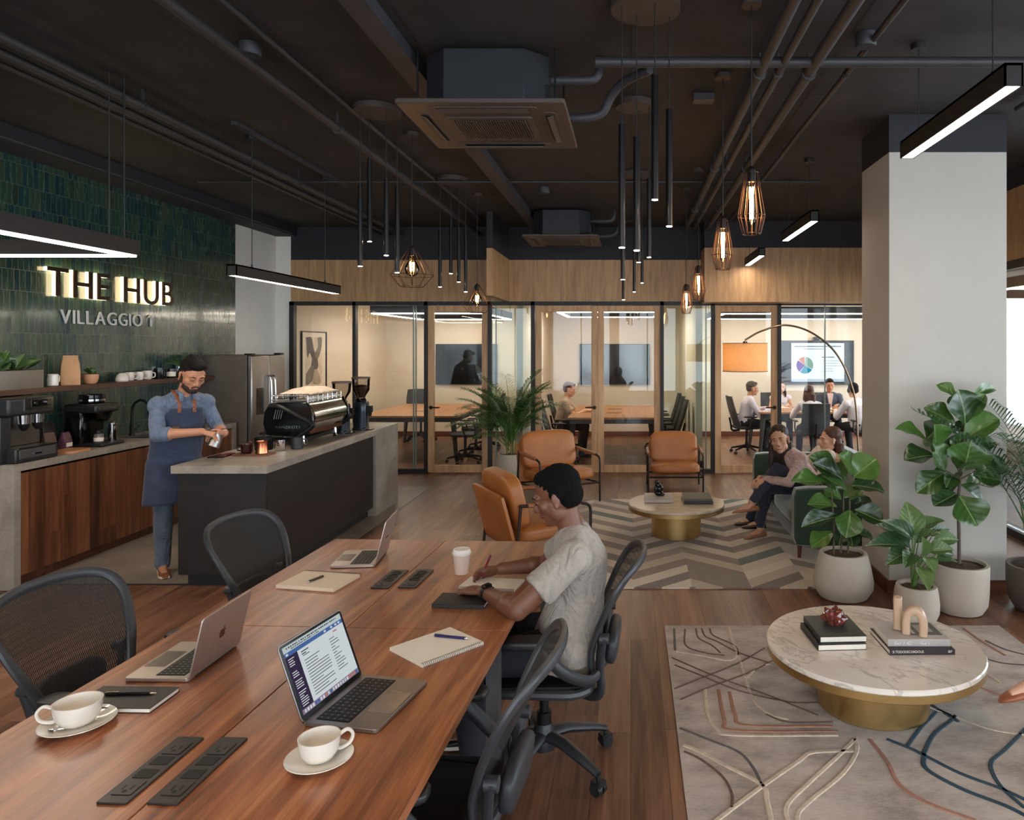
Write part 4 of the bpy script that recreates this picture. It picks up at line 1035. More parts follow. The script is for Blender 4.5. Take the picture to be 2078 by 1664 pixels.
# ------------------------------------------------------------------ machines on the back counter
def bx_part(nm, m, par, *bbs, bev=.004):
    b = B()
    for q in bbs: b.bb(*q)
    return obj(nm, b, m, par, bev=bev)
cm = thing('coffee_machine', 'large black and steel automatic coffee machine at the left end of the counter', 'coffee machine', (-4.72, 5.64, CZ))
bx_part('body', DGLOSS, cm, (-.40,-.10,-.16,.30,0,.50)); bx_part('column', BLKP, cm, (-.40,-.02,-.16,-.06,0,.36), bev=.01)
hd = bx_part('head', BLKP, cm, (-.10,.03,-.14,.30,.36,.50), bev=.02)
obj('control_panel', B().bb(.03,.036,.0,.28,.40,.49), CHROME, hd)
obj('display', B().bb(.0365,.038,.06,.25,.425,.475), DGLOSS, hd)
obj('knob', B().cyl((.037,.215,.45),(.052,.215,.45),.022,seg=20).cyl((.037,.10,.45),(.046,.10,.45),.012,seg=16), CHROME, hd)
bx_part('back_plate', STEEL, cm, (-.10,-.095,-.06,.30,.12,.36), bev=0)
for y in (.07,.20):
    g = obj('brew_group', B().cyl((-.03,y,.36),(-.03,y,.29),.045,.04,24), CHROME, cm)
    obj('spout', B().lathe([(.038,.29),(.034,.265),(.012,.235)],(-.03,y,0),20), BLACK, g)
bx_part('drip_tray', BLKP, cm, (-.10,.05,-.10,.31,0,.115), bev=.012)
bx_part('tray_trim', CHROME, cm, (.045,.054,-.08,.30,.108,.118), bev=0); obj('drawer_handle', B().bb(.05,.062,.06,.13,.055,.066), CHROME, cm)
bx_part('drawer', pm('drawer_grey', rgb(88,86,86), .35, .4), cm, (.048,.053,-.07,.28,.03,.10), bev=.004)
gm = thing('coffee_grinder', 'black brewer grinder on the back counter left of the tap', 'coffee grinder', (-4.90, 6.63, CZ))
bx_part('body', DGLOSS, gm, (-.15,.02,-.15,.14,0,.33), bev=.025)
bx_part('head', BLKP, gm, (-.14,.16,-.16,.14,.30,.38), bev=.02)
obj('chute', B().lathe([(.085,.30),(.075,.26),(.05,.225),(.03,.215)],(.09,0,0),24), DGLOSS, gm)
obj('hopper', B().lathe([(.085,.38),(.105,.395),(.105,.425),(.098,.43),(.098,.455),(.09,.462),(.001,.464)],(.0,0,0),32), DGLOSS, gm)
obj('trim', B().lathe([(.106,.405),(.107,.405),(.107,.418),(.106,.418)],(0,0,0),32).bb(.155,.163,-.12,.10,.335,.35), CHROME, gm)
bx_part('base', BLKP, gm, (-.15,.20,-.15,.15,0,.03), bev=.012)
obj('badge', B().bb(.16,.163,-.012,.012,.362,.376), CHROME, gm)
g1 = vessel('glass_jar', 'small glass jar with a black lid under the brewer grinder', 'jar', [(.035,.0),(.038,.005),(.038,.07),(.032,.08),(.001,.08)], (-4.80,6.58,CZ+.031), pm('jar_smoke', rgb(110,100,96), .15)); obj('lid', B().lathe([(.036,.08),(.036,.11),(.001,.112)],seg=20), BLACK, g1)
obj('label', B().lathe([(.0386,.012),(.0386,.045)],seg=24,cap0=False,cap1=False), PAPER, g1)
g2 = vessel('steel_jug', 'slim polished steel jug under the brewer grinder', 'jug', [(.036,0),(.038,.004),(.03,.12),(.032,.15),(.001,.15)], (-4.76,6.70,CZ+.031), CHROME); obj('lid', B().lathe([(.033,.151),(.033,.165),(.02,.175),(.001,.176)],seg=20), STEEL, g2)
PURP = pm('purple_foil', rgb(92,56,72), .4); DKF = pm('dark_foil', rgb(40,30,34), .35)
for i, (lab, x, y, s, lean, m, rz) in enumerate((('tall dark coffee pouch with a pale edge, leaning by the big machine', -5.02, 6.14, 1.15, -.12, DKF, .2), ('dark coffee pouch with a purple band standing behind the others', -5.06, 6.32, 1.05, .05, DKF, 0),
        ('small brown pouch in front of the dark ones', -4.93, 6.17, .72, .1, pm('brown_pouch', rgb(92,68,58), .5), -.2), ('plum-topped coffee box in front of the pouches', -4.91, 6.33, .66, .06, PURP, .15))):
    r = thing('coffee_pouch', lab, 'bag', (x, y, CZ), rz); W_, D_, H_ = .12*s+.02, .065, .23*s
    obj('pouch', B().rings([[V((q[0]*a, q[1]*c, z)) + V((lean*z*.3,0,0)) for q in rrect(D_,W_,.008,2)] for z,a,c in ((0,1,1),(H_*.5,1,1),(H_*.85,.5,.95),(H_,.12,.9))]), m, r)
    obj('label', B().bb(D_/2-.001+lean*H_*.1, D_/2+.003+lean*H_*.1, -W_*.42, W_*.42, H_*.18, H_*.40), PAPER if i in (3,) else PURP, r)
solo('wooden_tray', B().prism(rrect(.20,.26,.04),(0,0,.018),(0,0,0)), wood('tray_wood', rgb(150,98,60), rgb(186,130,86), rgb(206,152,106), 1, .5), 'small pale wooden board under the coffee pouches', 'tray', loc=(-4.77, 6.20, CZ))

# ------------------------------------------------------------------ espresso machine on the island (works toward the barista)
em = thing('espresso_machine', 'long black and chrome espresso machine standing on the island bar', 'espresso machine', (-3.09, 7.02, IZ))
hl = .40
side = [(-.20,.10),(-.235,.20),(-.225,.31),(-.18,.385),(-.10,.40),(.16,.40),(.215,.30),(.225,.20),(.15,.115),(.0,.09)]
for s in (-1,1):
    b = B().prism(side, (0,.03,0), (0, s*hl-(.03 if s<0 else 0), 0), (1,0,0), (0,0,1))
    sp = obj('side_panel', b, DGLOSS, em, bev=.008)
    y = s*hl + (-.045 if s<0 else .015)
    b = B().tube(bez([(-.17,y+.015,.365),(-.08,y+.015,.36),(.10,y+.015,.27),(.205,y+.015,.215),(.20,y+.015,.17),(.10,y+.015,.10),(.02,y+.015,.03)],40),.022,10,(1,1.5))
    obj('strut', b, BLACK, sp)
    b = B()
    if s < 0:
        text_on(b, 'RANZKOT1', (-.12, y+.012, .165), (1,0,0), (0,0,1), .024, .22)
        for k in range(4): b.tube([(-.135+k*.02, y+.014, .25),(-.115+k*.02, y+.014, .335)], .0035, 6)
        obj('emblem', b, CHROME, sp)
obj('body', B().prism([(-.16,.17),(-.19,.38),(.15,.38),(.185,.30),(.17,.22)],(0,2*hl-.06,0),(0,-hl+.03,0),(1,0,0),(0,0,1)), STEEL, em)
obj('back_panel', B().grid(lambda u,v: (.16+.055*math.sin(PI*min(1,v*1.05)), lerp(-hl+.03,hl-.03,u), .135+.25*v), 6, 14, .006), CHROME, em)
obj('lower_panel', B().bb(-.02,.165,-hl+.03,hl-.03,.105,.15), pm('copper_panel', rgb(150,104,78), .25, .9), em)
rb2 = B()
for z in (.415,.455): rb2.tube([(x,y,z) for x,y in ((-.18,-hl+.02),(.15,-hl+.02),(.15,hl-.02),(-.18,hl-.02),(-.18,-hl+.02))], .005, 8)
for k in range(8):
    for x in (-.18,.15): rb2.cyl((x, lerp(-hl+.02,hl-.02,k/7), .385),(x, lerp(-hl+.02,hl-.02,k/7), .455),.004,seg=6)
obj('cup_rail', rb2, CHROME, em); obj('cup_tray', B().bb(-.19,.155,-hl+.01,hl-.01,.38,.392), STEEL, em)
for y in (-.22,.0,.22):
    g = obj('brew_group', B().lathe([(.045,.165),(.042,.13),(.04,.12)],(-.19,y,0),24).bb(-.22,-.15,y-.04,y+.04,.16,.25), CHROME, em)
    obj('portafilter', B().lathe([(.038,.12),(.036,.095),(.01,.085)],(-.19,y,0),20).tube([(-.225,y,.108),(-.30,y,.10),(-.37,y,.09)],[.010,.014,.011],10), BLACK, g)
obj('steam_wand', B().tube(bez([(-.20,-.34,.22),(-.25,-.36,.18),(-.26,-.36,.06)],14),.006,8), CHROME, em)
obj('drip_tray', B().bb(-.30,.10,-hl+.04,hl-.04,.035,.07), BLACK, em, bev=.006)
for x,y in ((.10,-.36),(.10,.36),(-.22,-.36),(-.22,.36)): obj('foot', B().lathe([(.022,0),(.026,.004),(.014,.02),(.014,.06)],(x,y,0),16).cyl((x,y,.05),(x*.9,y,.12),.016,seg=12), CHROME, em)
tw = thing('towel', 'folded cream cloth lying over the cups on the espresso machine', 'towel', (-3.10, 7.06, IZ+.456))
def tf(u,v):
    x, y = (u-.5)*.30, (v-.5)*.62
    return (x, y, .012+.05*math.sin(PI*u)**.5*math.sin(PI*v)**.35 + .012*NZ.noise(V((u*5,v*8,1))))
obj('cloth', B().grid(tf, 22, 30, .008), pm('cream_cloth', rgb(226,206,184), .85, bump=.4, bscale=60), tw)
for k in range(8):
    solo('espresso_cup', B().lathe(open_prof([(.018,0),(.026,.006),(.032,.045)],.003),seg=18), WHITEC, 'small white cup in the front row along the rail of the espresso machine', 'cup', loc=(-2.965, 6.72+k*.082, IZ+.393), group='cups in the espresso machine rail')
def grinder(label, x, y, h, beans):
    r = thing('espresso_grinder', label, 'coffee grinder', (x,y,IZ))
    obj('body', B().rings([[V((px*s,py*s,z)) for px,py in rrect(.15,.17,.05,5)] for z,s in ((0,1.05),(.02,1.05),(.03,.95),(.20,.97),(.285,1.0),(.305,.9))]), pm('grinder_blue', rgb(48,54,62), .22, .6), r)
    obj('collar', B().lathe([(.055,.30),(.058,.33),(.045,.345)],seg=24), DGLOSS, r)
    hp = obj('hopper', B().lathe([(.042,.345),(.05,.37),(.088,.43),(.094,h-.02),(.091,h-.02),(.085,.433),(.046,.372),(.04,.35)],seg=32,cap0=False,cap1=False), glassm('hopper_glass',(.86,.84,.82,1),1.2), r)
    obj('lid', B().lathe([(.099,h-.02),(.099,h-.006),(.09,h),(.001,h)],seg=32), pm('lid_brown', rgb(70,52,44), .4), r)
    if beans: obj('beans', B().lathe([(.04,.35),(.046,.372),(.083,.43),(.087,.47),(.05,.485),(.001,.49)],seg=24), pm('coffee_beans', rgb(58,32,22), .5, var=.5, scale=80, bump=1.0, bscale=90), hp)
    obj('spout', B().bb(.07,.12,-.03,.03,.19,.26).cyl((.10,0,.19),(.10,0,.15),.02,.014,14), BLACK, r)
    obj('tray', B().prism(rrect(.12,.14,.03),(0,0,.012),(.07,0,0)), DGLOSS, r)
grinder('espresso grinder full of brown beans, farthest thing on the island bar', -2.93, 7.92, .575, True)
grinder('espresso grinder with an empty clear hopper beside the espresso machine', -3.02, 7.62, .54, False)
# small things on the near end of the bar
p = fl(434, 926, IZ); solo('tablet', B().prism(rrect(.13,.19,.008),(0,0,.008),(0,0,0)), DGLOSS, 'black tablet lying near the left corner of the island bar', 'tablet', loc=(p.x+.06,p.y,IZ))
solo('phone', B().prism(rrect(.075,.15,.01),(0,0,.008),(0,0,0)), pm('phone_red', rgb(96,34,34), .3), 'dark red phone lying on the black tablet', 'phone', loc=(p.x+.09,p.y+.02,IZ+.0085))
p = fl(512, 924, IZ); sv = solo('serving_board', B().prism(rrect(.30,.18,.03),(0,0,.014),(0,0,0)), wood('board_dark', rgb(86,52,36), rgb(116,74,52), rgb(140,94,68), 0, .5), 'small wooden board under the dark cup on the island bar', 'board', loc=(p.x,p.y+.03,IZ))
vessel('cup', 'dark maroon coffee cup on the wooden board on the bar', 'cup', open_prof([(.030,0),(.044,.01),(.052,.075)],.005), (p.x-.06,p.y+.03,IZ+.0145), pm('maroon_glaze', rgb(52,20,22), .2), hnd=([(-.048,0,.06),(-.08,0,.055),(-.078,0,.025),(-.044,0,.02)],.006))
vessel('copper_pitcher', 'polished copper milk pitcher on the wooden board', 'pitcher', open_prof([(.046,0),(.05,.006),(.04,.085),(.043,.105)],.003), (p.x+.08,p.y,IZ+.0145), COPPER, hnd=([(.0,.04,.095),(0,.075,.09),(0,.07,.03),(0,.048,.025)],.005))
p = fl(548, 920, IZ); vessel('steel_cup', 'ribbed steel cup behind the copper pitcher', 'cup', open_prof([(.042,0),(.045,.005),(.043,.095)],.003), (p.x+.01,p.y+.16,IZ), CHROME)
vessel('cup', 'matt black cup right of the steel cup, before the espresso machine', 'cup', open_prof([(.044,0),(.05,.006),(.05,.10)],.004), (p.x+.10,p.y+.28,IZ), pm('matt_black', rgb(38,38,40), .5), hnd=([(.05,.0,.085),(.085,0,.08),(.085,0,.03),(.05,0,.02)],.006))
tmp = thing('knock_box', 'black knock box with a steel bar behind the cups on the bar', 'knock box', (-3.22, 6.40, IZ))
obj('box', B().lathe(open_prof([(.07,0),(.075,.01),(.078,.11)],.006),seg=30), BLACK, tmp); obj('bar', B().cyl((-.07,0,.09),(.07,0,.09),.009,seg=12), CHROME, tmp)
tmp = vessel('tamper', 'wooden-handled tamper behind the maroon cup', 'tamper', [(.029,0),(.029,.012),(.010,.02),(.010,.04),(.017,.055),(.018,.085),(.001,.092)], (-3.28, 6.28, IZ), pm('tamper_wood', rgb(96,48,34), .35))

# ------------------------------------------------------------------ art and screens in the rooms
ar = thing('framed_picture', 'tall framed abstract picture in grey shapes on the left room wall', 'picture', (-5.02, 11.53, 1.62))
obj('frame', B().bb(.002,.03,-.45,-.435,-.46,.46).bb(.002,.03,.435,.45,-.46,.46).bb(.002,.03,-.435,.435,.445,.46).bb(.002,.03,-.435,.435,-.46,-.445), FRAMEB, ar)
pb = B().bb(.002,.012,-.435,.435,-.445,.445); pb.mi = 1; pb.bb(.012,.014,-.30,.30,-.37,.37)
def blob(mi, pts, h):
    pb.mi = mi; P = bez([(0,y,z) for y,z in pts+pts[:1]], 8*len(pts)); pb.prism([(p.y,p.z) for p in P[:-1]], (.0008,0,0), (h,0,0), (0,1,0), (0,0,1))
blob(3,[(-.29,.36),(-.10,.36),(-.02,.20),(.06,.06),(-.04,.0),(-.16,.12),(-.24,.05)],.0142); blob(2,[(.12,.36),(.28,.36),(.25,.16),(.12,.02),(.02,.10),(.14,.22)],.0151); blob(3,[(-.08,.02),(.10,.04),(.14,-.10),(.02,-.16),(-.10,-.08)],.016)
blob(2,[(-.29,-.20),(-.10,-.08),(.0,-.14),(-.06,-.30),(-.20,-.365),(-.29,-.36)],.0169); blob(4,[(.0,-.14),(.12,-.16),(.24,-.36),(.0,-.365),(-.05,-.28)],.0178)
obj('print', pb, [PAPER, pm('print_cream', rgb(222,208,186), .8), pm('print_grey', rgb(132,124,116), .8), pm('print_dark', rgb(102,98,98), .8), pm('print_taupe', rgb(178,162,144), .8)], ar)
def tv(label, xc, zc, w_, h_):
    r = thing('wall_tv', label, 'television', (xc, YB, zc))
    obj('body', B().bb(-w_/2,w_/2,-.05,-.01,-h_/2,h_/2).bb(-.2,.2,-.01,-.001,-.15,.15), BLKP, r)
    obj('screen', B().bb(-w_/2+.012,w_/2-.012,-.052,-.0505,-h_/2+.015,h_/2-.012), pm('tv_off', rgb(20,20,22), .08), r)
    return r
tv('switched-off television seen through the left oak door', -3.36, 1.475, 1.26, .83)
tv('switched-off television seen through the double oak doors', -.33, 1.475, 1.44, .83)
tr_ = tv('lit presentation screen with a pie chart in the busy meeting room', 3.80, 1.51, 1.52, .90)
for c in kidmap(tr_):
    if c.name.startswith('screen'): scr = c
sb = B().bb(-.52,.66-.10,-.0535,-.0525,-.39,.40)
def bar_(mi, x0, x1, z, h): sb.mi = mi; sb.bb(x0, x1, -.0540, -.0536, z, z+h)
bar_(1,-.46,.50,.32,.022); bar_(1,-.28,.14,.27,.014); bar_(1,.10,.36,.10,.02)
for k, (a, z) in enumerate(((.42,.03),(.40,-.02),(.44,-.07),(.26,-.13),(.28,-.18))): bar_(2,.12,.06+a,z,.010)
sb.mi = 3; sb.bb(-.52,.56,-.0540,-.0536,-.39,-.335)
def wedge(mi, a0, a1, r=.172, c=(-.245,-.055)):
    sb.mi = mi; sb.prism([c]+[(c[0]+r*math.sin(lerp(a0,a1,k/14)), c[1]+r*math.cos(lerp(a0,a1,k/14))) for k in range(15)], (0,-.0006,0), (0,-.0536,0), (1,0,0), (0,0,1))
wedge(4,.08,2.05); wedge(5,2.13,3.75); wedge(6,3.83,5.35); wedge(7,5.43,6.28)
obj('slide', sb, [glow('slide_white',(.86,.93,1,1),0.609), glow('slide_ink',(.45,.48,.62,1),0.348), glow('slide_grey',(.6,.64,.72,1),0.435), glow('slide_band',(.66,.78,.92,1),0.464), glow('pie_green',(.42,.66,.55,1),0.406), glow('pie_blue',(.05,.42,.62,1),0.406), glow('pie_purple',(.22,.08,.5,1),0.406), glow('pie_red',(.85,.32,.25,1),0.435)], scr)
cmr = thing('webcam', 'small black conference camera on top of the presentation screen', 'camera', (3.80, YB-.03, 1.962))
obj('body', B().bb(-.06,.06,-.04,.02,0,.075), BLKP, cmr, bev=.006); obj('lens', B().cyl((0,-.041,.038),(0,-.048,.038),.022,seg=18), DGLOSS, cmr)
# ------------------------------------------------------------------ things on the work table
def rect_of(q, z):
    """centre, rotation, width, depth of a rectangle given by photo pixels: back-left, back-right, front-right, front-left"""
    p = [fl(x, y, z) for x, y in q]
    c = (p[0]+p[1]+p[2]+p[3])/4; u = ((p[1]-p[0])+(p[2]-p[3]))/2; v = ((p[0]-p[3])+(p[1]-p[2]))/2
    return c, math.atan2(u.y, u.x), u.length, v.length
ALU = pm('laptop_grey', rgb(150,142,138), .34, .85, var=.03); ALUS = pm('laptop_silver', rgb(196,184,174), .34, .8, var=.03)
KEY = pm('key_black', rgb(24,23,24), .5); KEYW = pm('key_gap', rgb(14,13,14), .7)
def laptop(label, loc, d, W, D, L, tilt, body, screen=None, logo=None, kbd=True):
    """hinge centre loc; d = direction from hinge to the user"""
    r = thing('laptop', label, 'laptop', loc, math.atan2(-d[0], d[1]))
    h = .014
    obj('base', B().prism([(x, y+D/2) for x, y in rrect(W, D, .012)], (0,0,h-.002), (0,0,.002)), body, r, bev=.0018)
    kb = B().prism([(x, y+D*.34) for x, y in rrect(W*.86, D*.46, .004)], (0,0,.0006), (0,0,h)); kb.mi = 1
    rows, cols = 5, 14; kw, kh = W*.84/cols, D*.44/rows
    for i in range(rows):
        for j in range(cols):
            if i == 4 and 4 <= j <= 8:
                if j == 4: kb.bb(-W*.42+4*kw+.001, -W*.42+9*kw-.001, D*.12+i*kh+.001, D*.12+(i+1)*kh-.001, h+.0006, h+.0016)
                continue
            kb.bb(-W*.42+j*kw+.001, -W*.42+(j+1)*kw-.001, D*.12+i*kh+.001, D*.12+(i+1)*kh-.001, h+.0006, h+.0016)
    kb.mi = 2
    for i in range(rows):
        for j in range(cols):
            if i == 4 and 4 <= j <= 8: continue
            x, y = -W*.42+(j+.5)*kw, D*.12+(i+.5)*kh; kb.bb(x-kw*.07, x+kw*.07, y-kh*.06, y+kh*.06, h+.0016, h+.0018)
    obj('keyboard', kb, [KEYW, KEY, pm('key_legend', rgb(190,186,182), .5)], r)
    obj('trackpad', B().prism([(x, y+D*.80) for x, y in rrect(W*.42, D*.34, .005)], (0,0,.0005), (0,0,h)), pm('trackpad', rgb(142,134,130), .25, .7), r)
    m = MX.Translation((0,.0,h*.7)) @ MX.Rotation(tilt, 4, 'X')
    lid = obj('lid', B().prism([(x, z+L/2) for x, z in rrect(W, L, .012)], (0,-.005,0), (0,0,0), (1,0,0), (0,0,1)).xf(m), body, r, bev=.0012)
    obj('bezel', B().prism([(x, z+L/2) for x, z in rrect(W*.985, L*.965, .010)], (0,.0008,0), (0,0,0), (1,0,0), (0,0,1)).xf(m), DGLOSS, lid)
    obj('hinge', B().cyl((-W*.38,0,h*.6),(W*.38,0,h*.6),.006,seg=12), BLKP, r)
    if screen: screen(W, L, m, lid)
    else: obj('screen', B().bb(-W*.46,W*.46,.0009,.0013,L*.08,L*.94).xf(m), DGLOSS, lid)
    if logo:
        b = B(); logo(b, L*.5); obj('emblem', b.xf(m), pm('emblem_dark', rgb(92,68,66), .25, .6), lid)
    return r
def apple(b, zc):
    s = .017
    R = [(0,.62),(.28,.80),(.62,.78),(.88,.52),(.70,.22),(.72,-.12),(.98,-.36),(.80,-.78),(.50,-1.05),(.24,-.98),(0,-.92)]
    Lf = [(-.24,-.98),(-.50,-1.05),(-.82,-.75),(-1.0,-.25),(-.98,.28),(-.72,.70),(-.38,.82)]
    P = bez([(x,y,0) for x,y in R+Lf+R[:1]], 90)[:-1]
    b.prism([(p.x*s, p.y*s+zc) for p in P], (0,-.0006,0), (0,-.005,0), (1,0,0), (0,0,1))
    b.prism([(x*s, y*s+zc) for x,y in ((.02,.88),(.02,1.12),(.20,1.42),(.36,1.48),(.36,1.24),(.20,.96))], (0,-.0006,0), (0,-.005,0), (1,0,0), (0,0,1))
def bar_logo(b, zc):
    for k in range(7): b.bb(-.030+k*.0088, -.030+k*.0088+.006, -.0058, -.005, zc-.005, zc+.005)
SW = [glow('screen_white',(.80,.87,.90,1),0.360), glow('screen_ink',(.16,.18,.24,1),0.145), glow('screen_blue',(.10,.22,.55,1),0.290), glow('screen_side',(.10,.07,.16,1),0.174), glow('screen_pale',(.72,.82,.84,1),0.319), glow('screen_red',(.75,.32,.26,1),0.290), glow('screen_light',(.85,.85,.9,1),0.348), glow('screen_mauve',(.48,.34,.52,1),0.232)]
def ui(W, L, m, lid):
    b = B(); k = [0]
    def r_(mi, u0, u1, v0, v1, lv):
        # u from the user's left (0) to right (1), v from the top; the user looks along -y, so left is +x
        b.mi = mi; b.bb(W*.46*(1-2*u1), W*.46*(1-2*u0), .0009, .0010+lv*.0002, L*.95-v1*L*.87, L*.95-v0*L*.87)
    r_(0,0,1,0,1,0); r_(4,0,1,0,.09,1); r_(2,0,1,.09,.15,1); r_(3,0,.19,.15,1,1); r_(7,.0,1,.93,1,2)
    q = random.Random(3)
    for j in range(26): r_(1,.05+.034*j,.05+.034*j+q.uniform(.012,.03),.025,.045,2)
    for j in range(16): r_(1,.12+.03*j,.12+.03*j+q.uniform(.008,.024),.06,.075,2)
    for u in (.02,.66,.78,.86,.92): r_(6,u,u+.035,.105,.135,2)
    for j in range(22):
        v = .19+.033*j
        if j in (4,5,9,14): continue
        r_(6,.03,.03+q.uniform(.05,.12),v,v+.013,2)
    r_(5,.80,.87,.19,.21,2); r_(1,.24,.36,.19,.205,2); r_(1,.24,.31,.225,.24,2); r_(1,.25,.36,.255,.265,2)
    for j in range(13):
        v = .33+.044*j; r_(1,.25,q.choice((.62,.50,.45,.63)),v,v+.010,2)
    for j in range(12):
        v = .27+.045*j; r_(1,.70,.70+q.uniform(.06,.17),v,v+.010,2)
    for j in range(22): r_(q.choice((6,6,4,5,2)),.03+.0435*j,.03+.0435*j+.030,.942,.99,3)
    obj('screen', b.xf(m), SW, lid)
def mean(a, b): return (a+b)/2
hL, hR, fR, fL = fl(615,1477,.74), fl(735,1375,.74), fl(875,1389,.74), fl(775,1493,.74)
d = ((fR-hR)+(fL-hL)).normalized()
laptop('open grey laptop with a lit document on its screen, nearest the camera', mean(hL,hR)+V((0,0,.0)), d, .318, .235, .232, rad(21), ALU, ui)
hN, hF, fN = fl(375,1383,.74), fl(490,1312,.74), fl(242,1382,.74)
laptop('open silver laptop showing the back of its lid with a fruit emblem', mean(hN,hF), (fN-hN).normalized(), .30, .215, .205, rad(13), ALUS, None, apple)
hN, hF, fN = fl(754,1152,.74), fl(790,1119,.74), fl(657,1155,.74)
laptop('open grey laptop at the far end of the work table', mean(hN,hF), (fN-hN).normalized(), .285, .215, .225, rad(14), ALUS, None, bar_logo)

def cup_saucer(n, px, py, rs, rc, hc, ha, lab):
    p = fl(px, py, .74)
    sd = thing('saucer', 'white saucer under the coffee cup ' + lab, 'saucer', p)
    obj('dish', B().lathe([(rs*.45,0),(rs*.5,.003),(rs*.75,.008),(rs,.018),(rs*.985,.0195),(rs*.74,.011),(rs*.48,.0065),(.001,.006)], seg=56), WHITEC, sd)
    c = thing('coffee_cup', 'white coffee cup ' + lab, 'cup', p+V((0,0,.0068)), ha)
    obj('body', B().lathe(open_prof([(rc*.45,0),(rc*.50,.003),(rc*.72,hc*.14),(rc*.90,hc*.42),(rc*.98,hc*.75),(rc,hc)],.0035), seg=48, cap1=False), WHITEC, c)
    obj('coffee_foam', B().lathe([(rc*.80,hc*.35),(.001,hc*.352)], seg=36), pm('milk_foam', rgb(214,196,172), .5), c)
    obj('handle', B().tube(bez([(rc*.94,0,hc*.80),(rc*1.35,0,hc*.92),(rc*1.62,0,hc*.66),(rc*1.48,0,hc*.34),(rc*1.05,0,hc*.22),(rc*.80,0,hc*.30)],30),.0062,10,(.8,1.1)), WHITEC, c)
    return p
cup_saucer(0, 158, 1474, .096, .062, .068, rad(198), 'at the front left of the table')
cup_saucer(1, 648, 1547, .087, .054, .064, rad(38), 'in front of the lit laptop')
sp = fl(120, 1478, .76)
solo('teaspoon', B().tube([(0,0,.0),(.05,.012,.003)],.003,8).ell((-.012,-.003,0),(.014,.009,.003),seg=12,rng=8), CHROME, 'small steel teaspoon on the left saucer', 'spoon', loc=fl(118,1480,.755))
def notebook(name, label, cat, q, z, th, cover, pages, spiral=None, hard=False):
    c, a, W, D = rect_of(q, z+th)
    r = thing(name, label, cat, (c.x, c.y, z), a)
    if hard:
        obj('pages', B().bb(-W/2+.003,W/2-.003,-D/2+.003,D/2-.003,.0025,th-.0025), PAPER, r)
        cb = B().bb(-W/2,W/2,-D/2,D/2,0,.0025).bb(-W/2,W/2,-D/2,D/2,th-.0025,th)
        if hard == 'spine_front': cb.bb(-W/2,W/2,-D/2,-D/2+.0025,.0025,th-.0025)
        elif hard == 'spine_left': cb.bb(-W/2,-W/2+.0025,-D/2,D/2,.0025,th-.0025)
        elif hard == 'spine_back': cb.bb(-W/2,W/2,D/2-.0025,D/2,.0025,th-.0025)
        obj('cover', cb, cover, r, bev=.0008)
    else:
        n = 4; b = B()
        for k in range(n):
            j = (k % 2)*.001; b.bb(-W/2+j,W/2-j,-D/2+j,D/2-j,th*k/n+.0002,th*(k+1)/n-.0003)
        obj('pages', b, pages, r)
        obj('cover', B().bb(-W/2,W/2,-D/2,D/2,0,.0006), cover, r)
        if spiral:
            sb = B(); N = int((W if spiral in 'bf' else D)/.0075)
            for k in range(N):
                t_ = (k+.5)/N
                if spiral in 'bf':
                    y = D/2 if spiral == 'b' else -D/2; cx = V((-W/2+W*t_, y*.985, th*.5)); dirv = V((0,1,0))
                else:
                    x = W/2 if spiral == 'r' else -W/2; cx = V((x*.985, -D/2+D*t_, th*.5)); dirv = V((1,0,0))
                rr = th*.5+.0025
                sb.tube([cx+dirv*(rr*math.cos(2*PI*i/8))+V((0,0,rr*math.sin(2*PI*i/8))) for i in range(9)], .0009, 5)
            obj('spiral', sb, BLACK if cover is BLKC else pm('spiral_grey', rgb(120,112,108), .3, .8), r)
    return r
BLKC = pm('black_cover', rgb(34,29,28), .5, bump=.1, bscale=300)
notebook('notebook', 'black hardback notebook behind the left coffee cup', 'notebook', [(209,1391),(366,1394),(303,1437),(140,1436)], .74, .016, BLKC, PAPER, hard='spine_left')
notebook('spiral_notebook', 'white spiral notebook with a blue pen on it, right of the lit laptop', 'notebook', [(914,1272),(980,1301),(858,1349),(790,1313)], .74, .012, PAPER, PAPER, 'r')
notebook('spiral_notebook', 'cream spiral notepad beside the farthest laptop', 'notebook', [(620,1157),(732,1165),(676,1194),(559,1187)], .74, .016, BLKC, pm('cream_paper', rgb(232,212,186), .75, var=.02), 'b')
notebook('spiral_notebook', 'open spiral notebook the man in the grey tee is writing in', 'notebook', [(945,1167),(1059,1177),(1050,1195),(940,1193)], .74, .010, BLKC, PAPER, 'f')
notebook('folder', 'black leather folder under the man\'s watch hand', 'folder', [(897,1202),(994,1205),(988,1228),(877,1226)], .74, .018, BLKC, PAPER, hard='spine_front')
def pen(label, a, b, z, col, r_=.0045, metal=.0, tipc=None):
    p, q = V(a), V(b); L = (q-p).length; d = q-p
    o = thing('pen', label, 'pen', p); o.rotation_euler = d.to_track_quat('X','Z').to_euler()
    obj('barrel', B().tube([(0,0,0),(L*.04,0,0),(L*.5,0,0),(L*.88,0,0)],[r_*.8,r_,r_,r_*.95],12), col, o)
    obj('tip', B().tube([(L*.88,0,0),(L*.99,0,0),(L,0,0)],[r_*.8,r_*.25,.0004],10), tipc or CHROME, o)
    obj('clip', B().box((L*.14,0,r_+.001),(L*.26,.0028,.0012)), tipc or CHROME, o)
    return o
pz = lambda x,y,z: fl(x,y,z)
pen('slim black and silver pen lying on the black notebook', pz(214,1408,.7605), pz(318,1406,.7605), 0, BLACK, .0048, tipc=pm('pen_gold', rgb(200,170,140), .25, .9))
pen('dark blue pen lying across the white spiral notebook', pz(882,1289,.757), pz(952,1296,.757), 0, pm('pen_blue', rgb(44,40,92), .3), .0052)
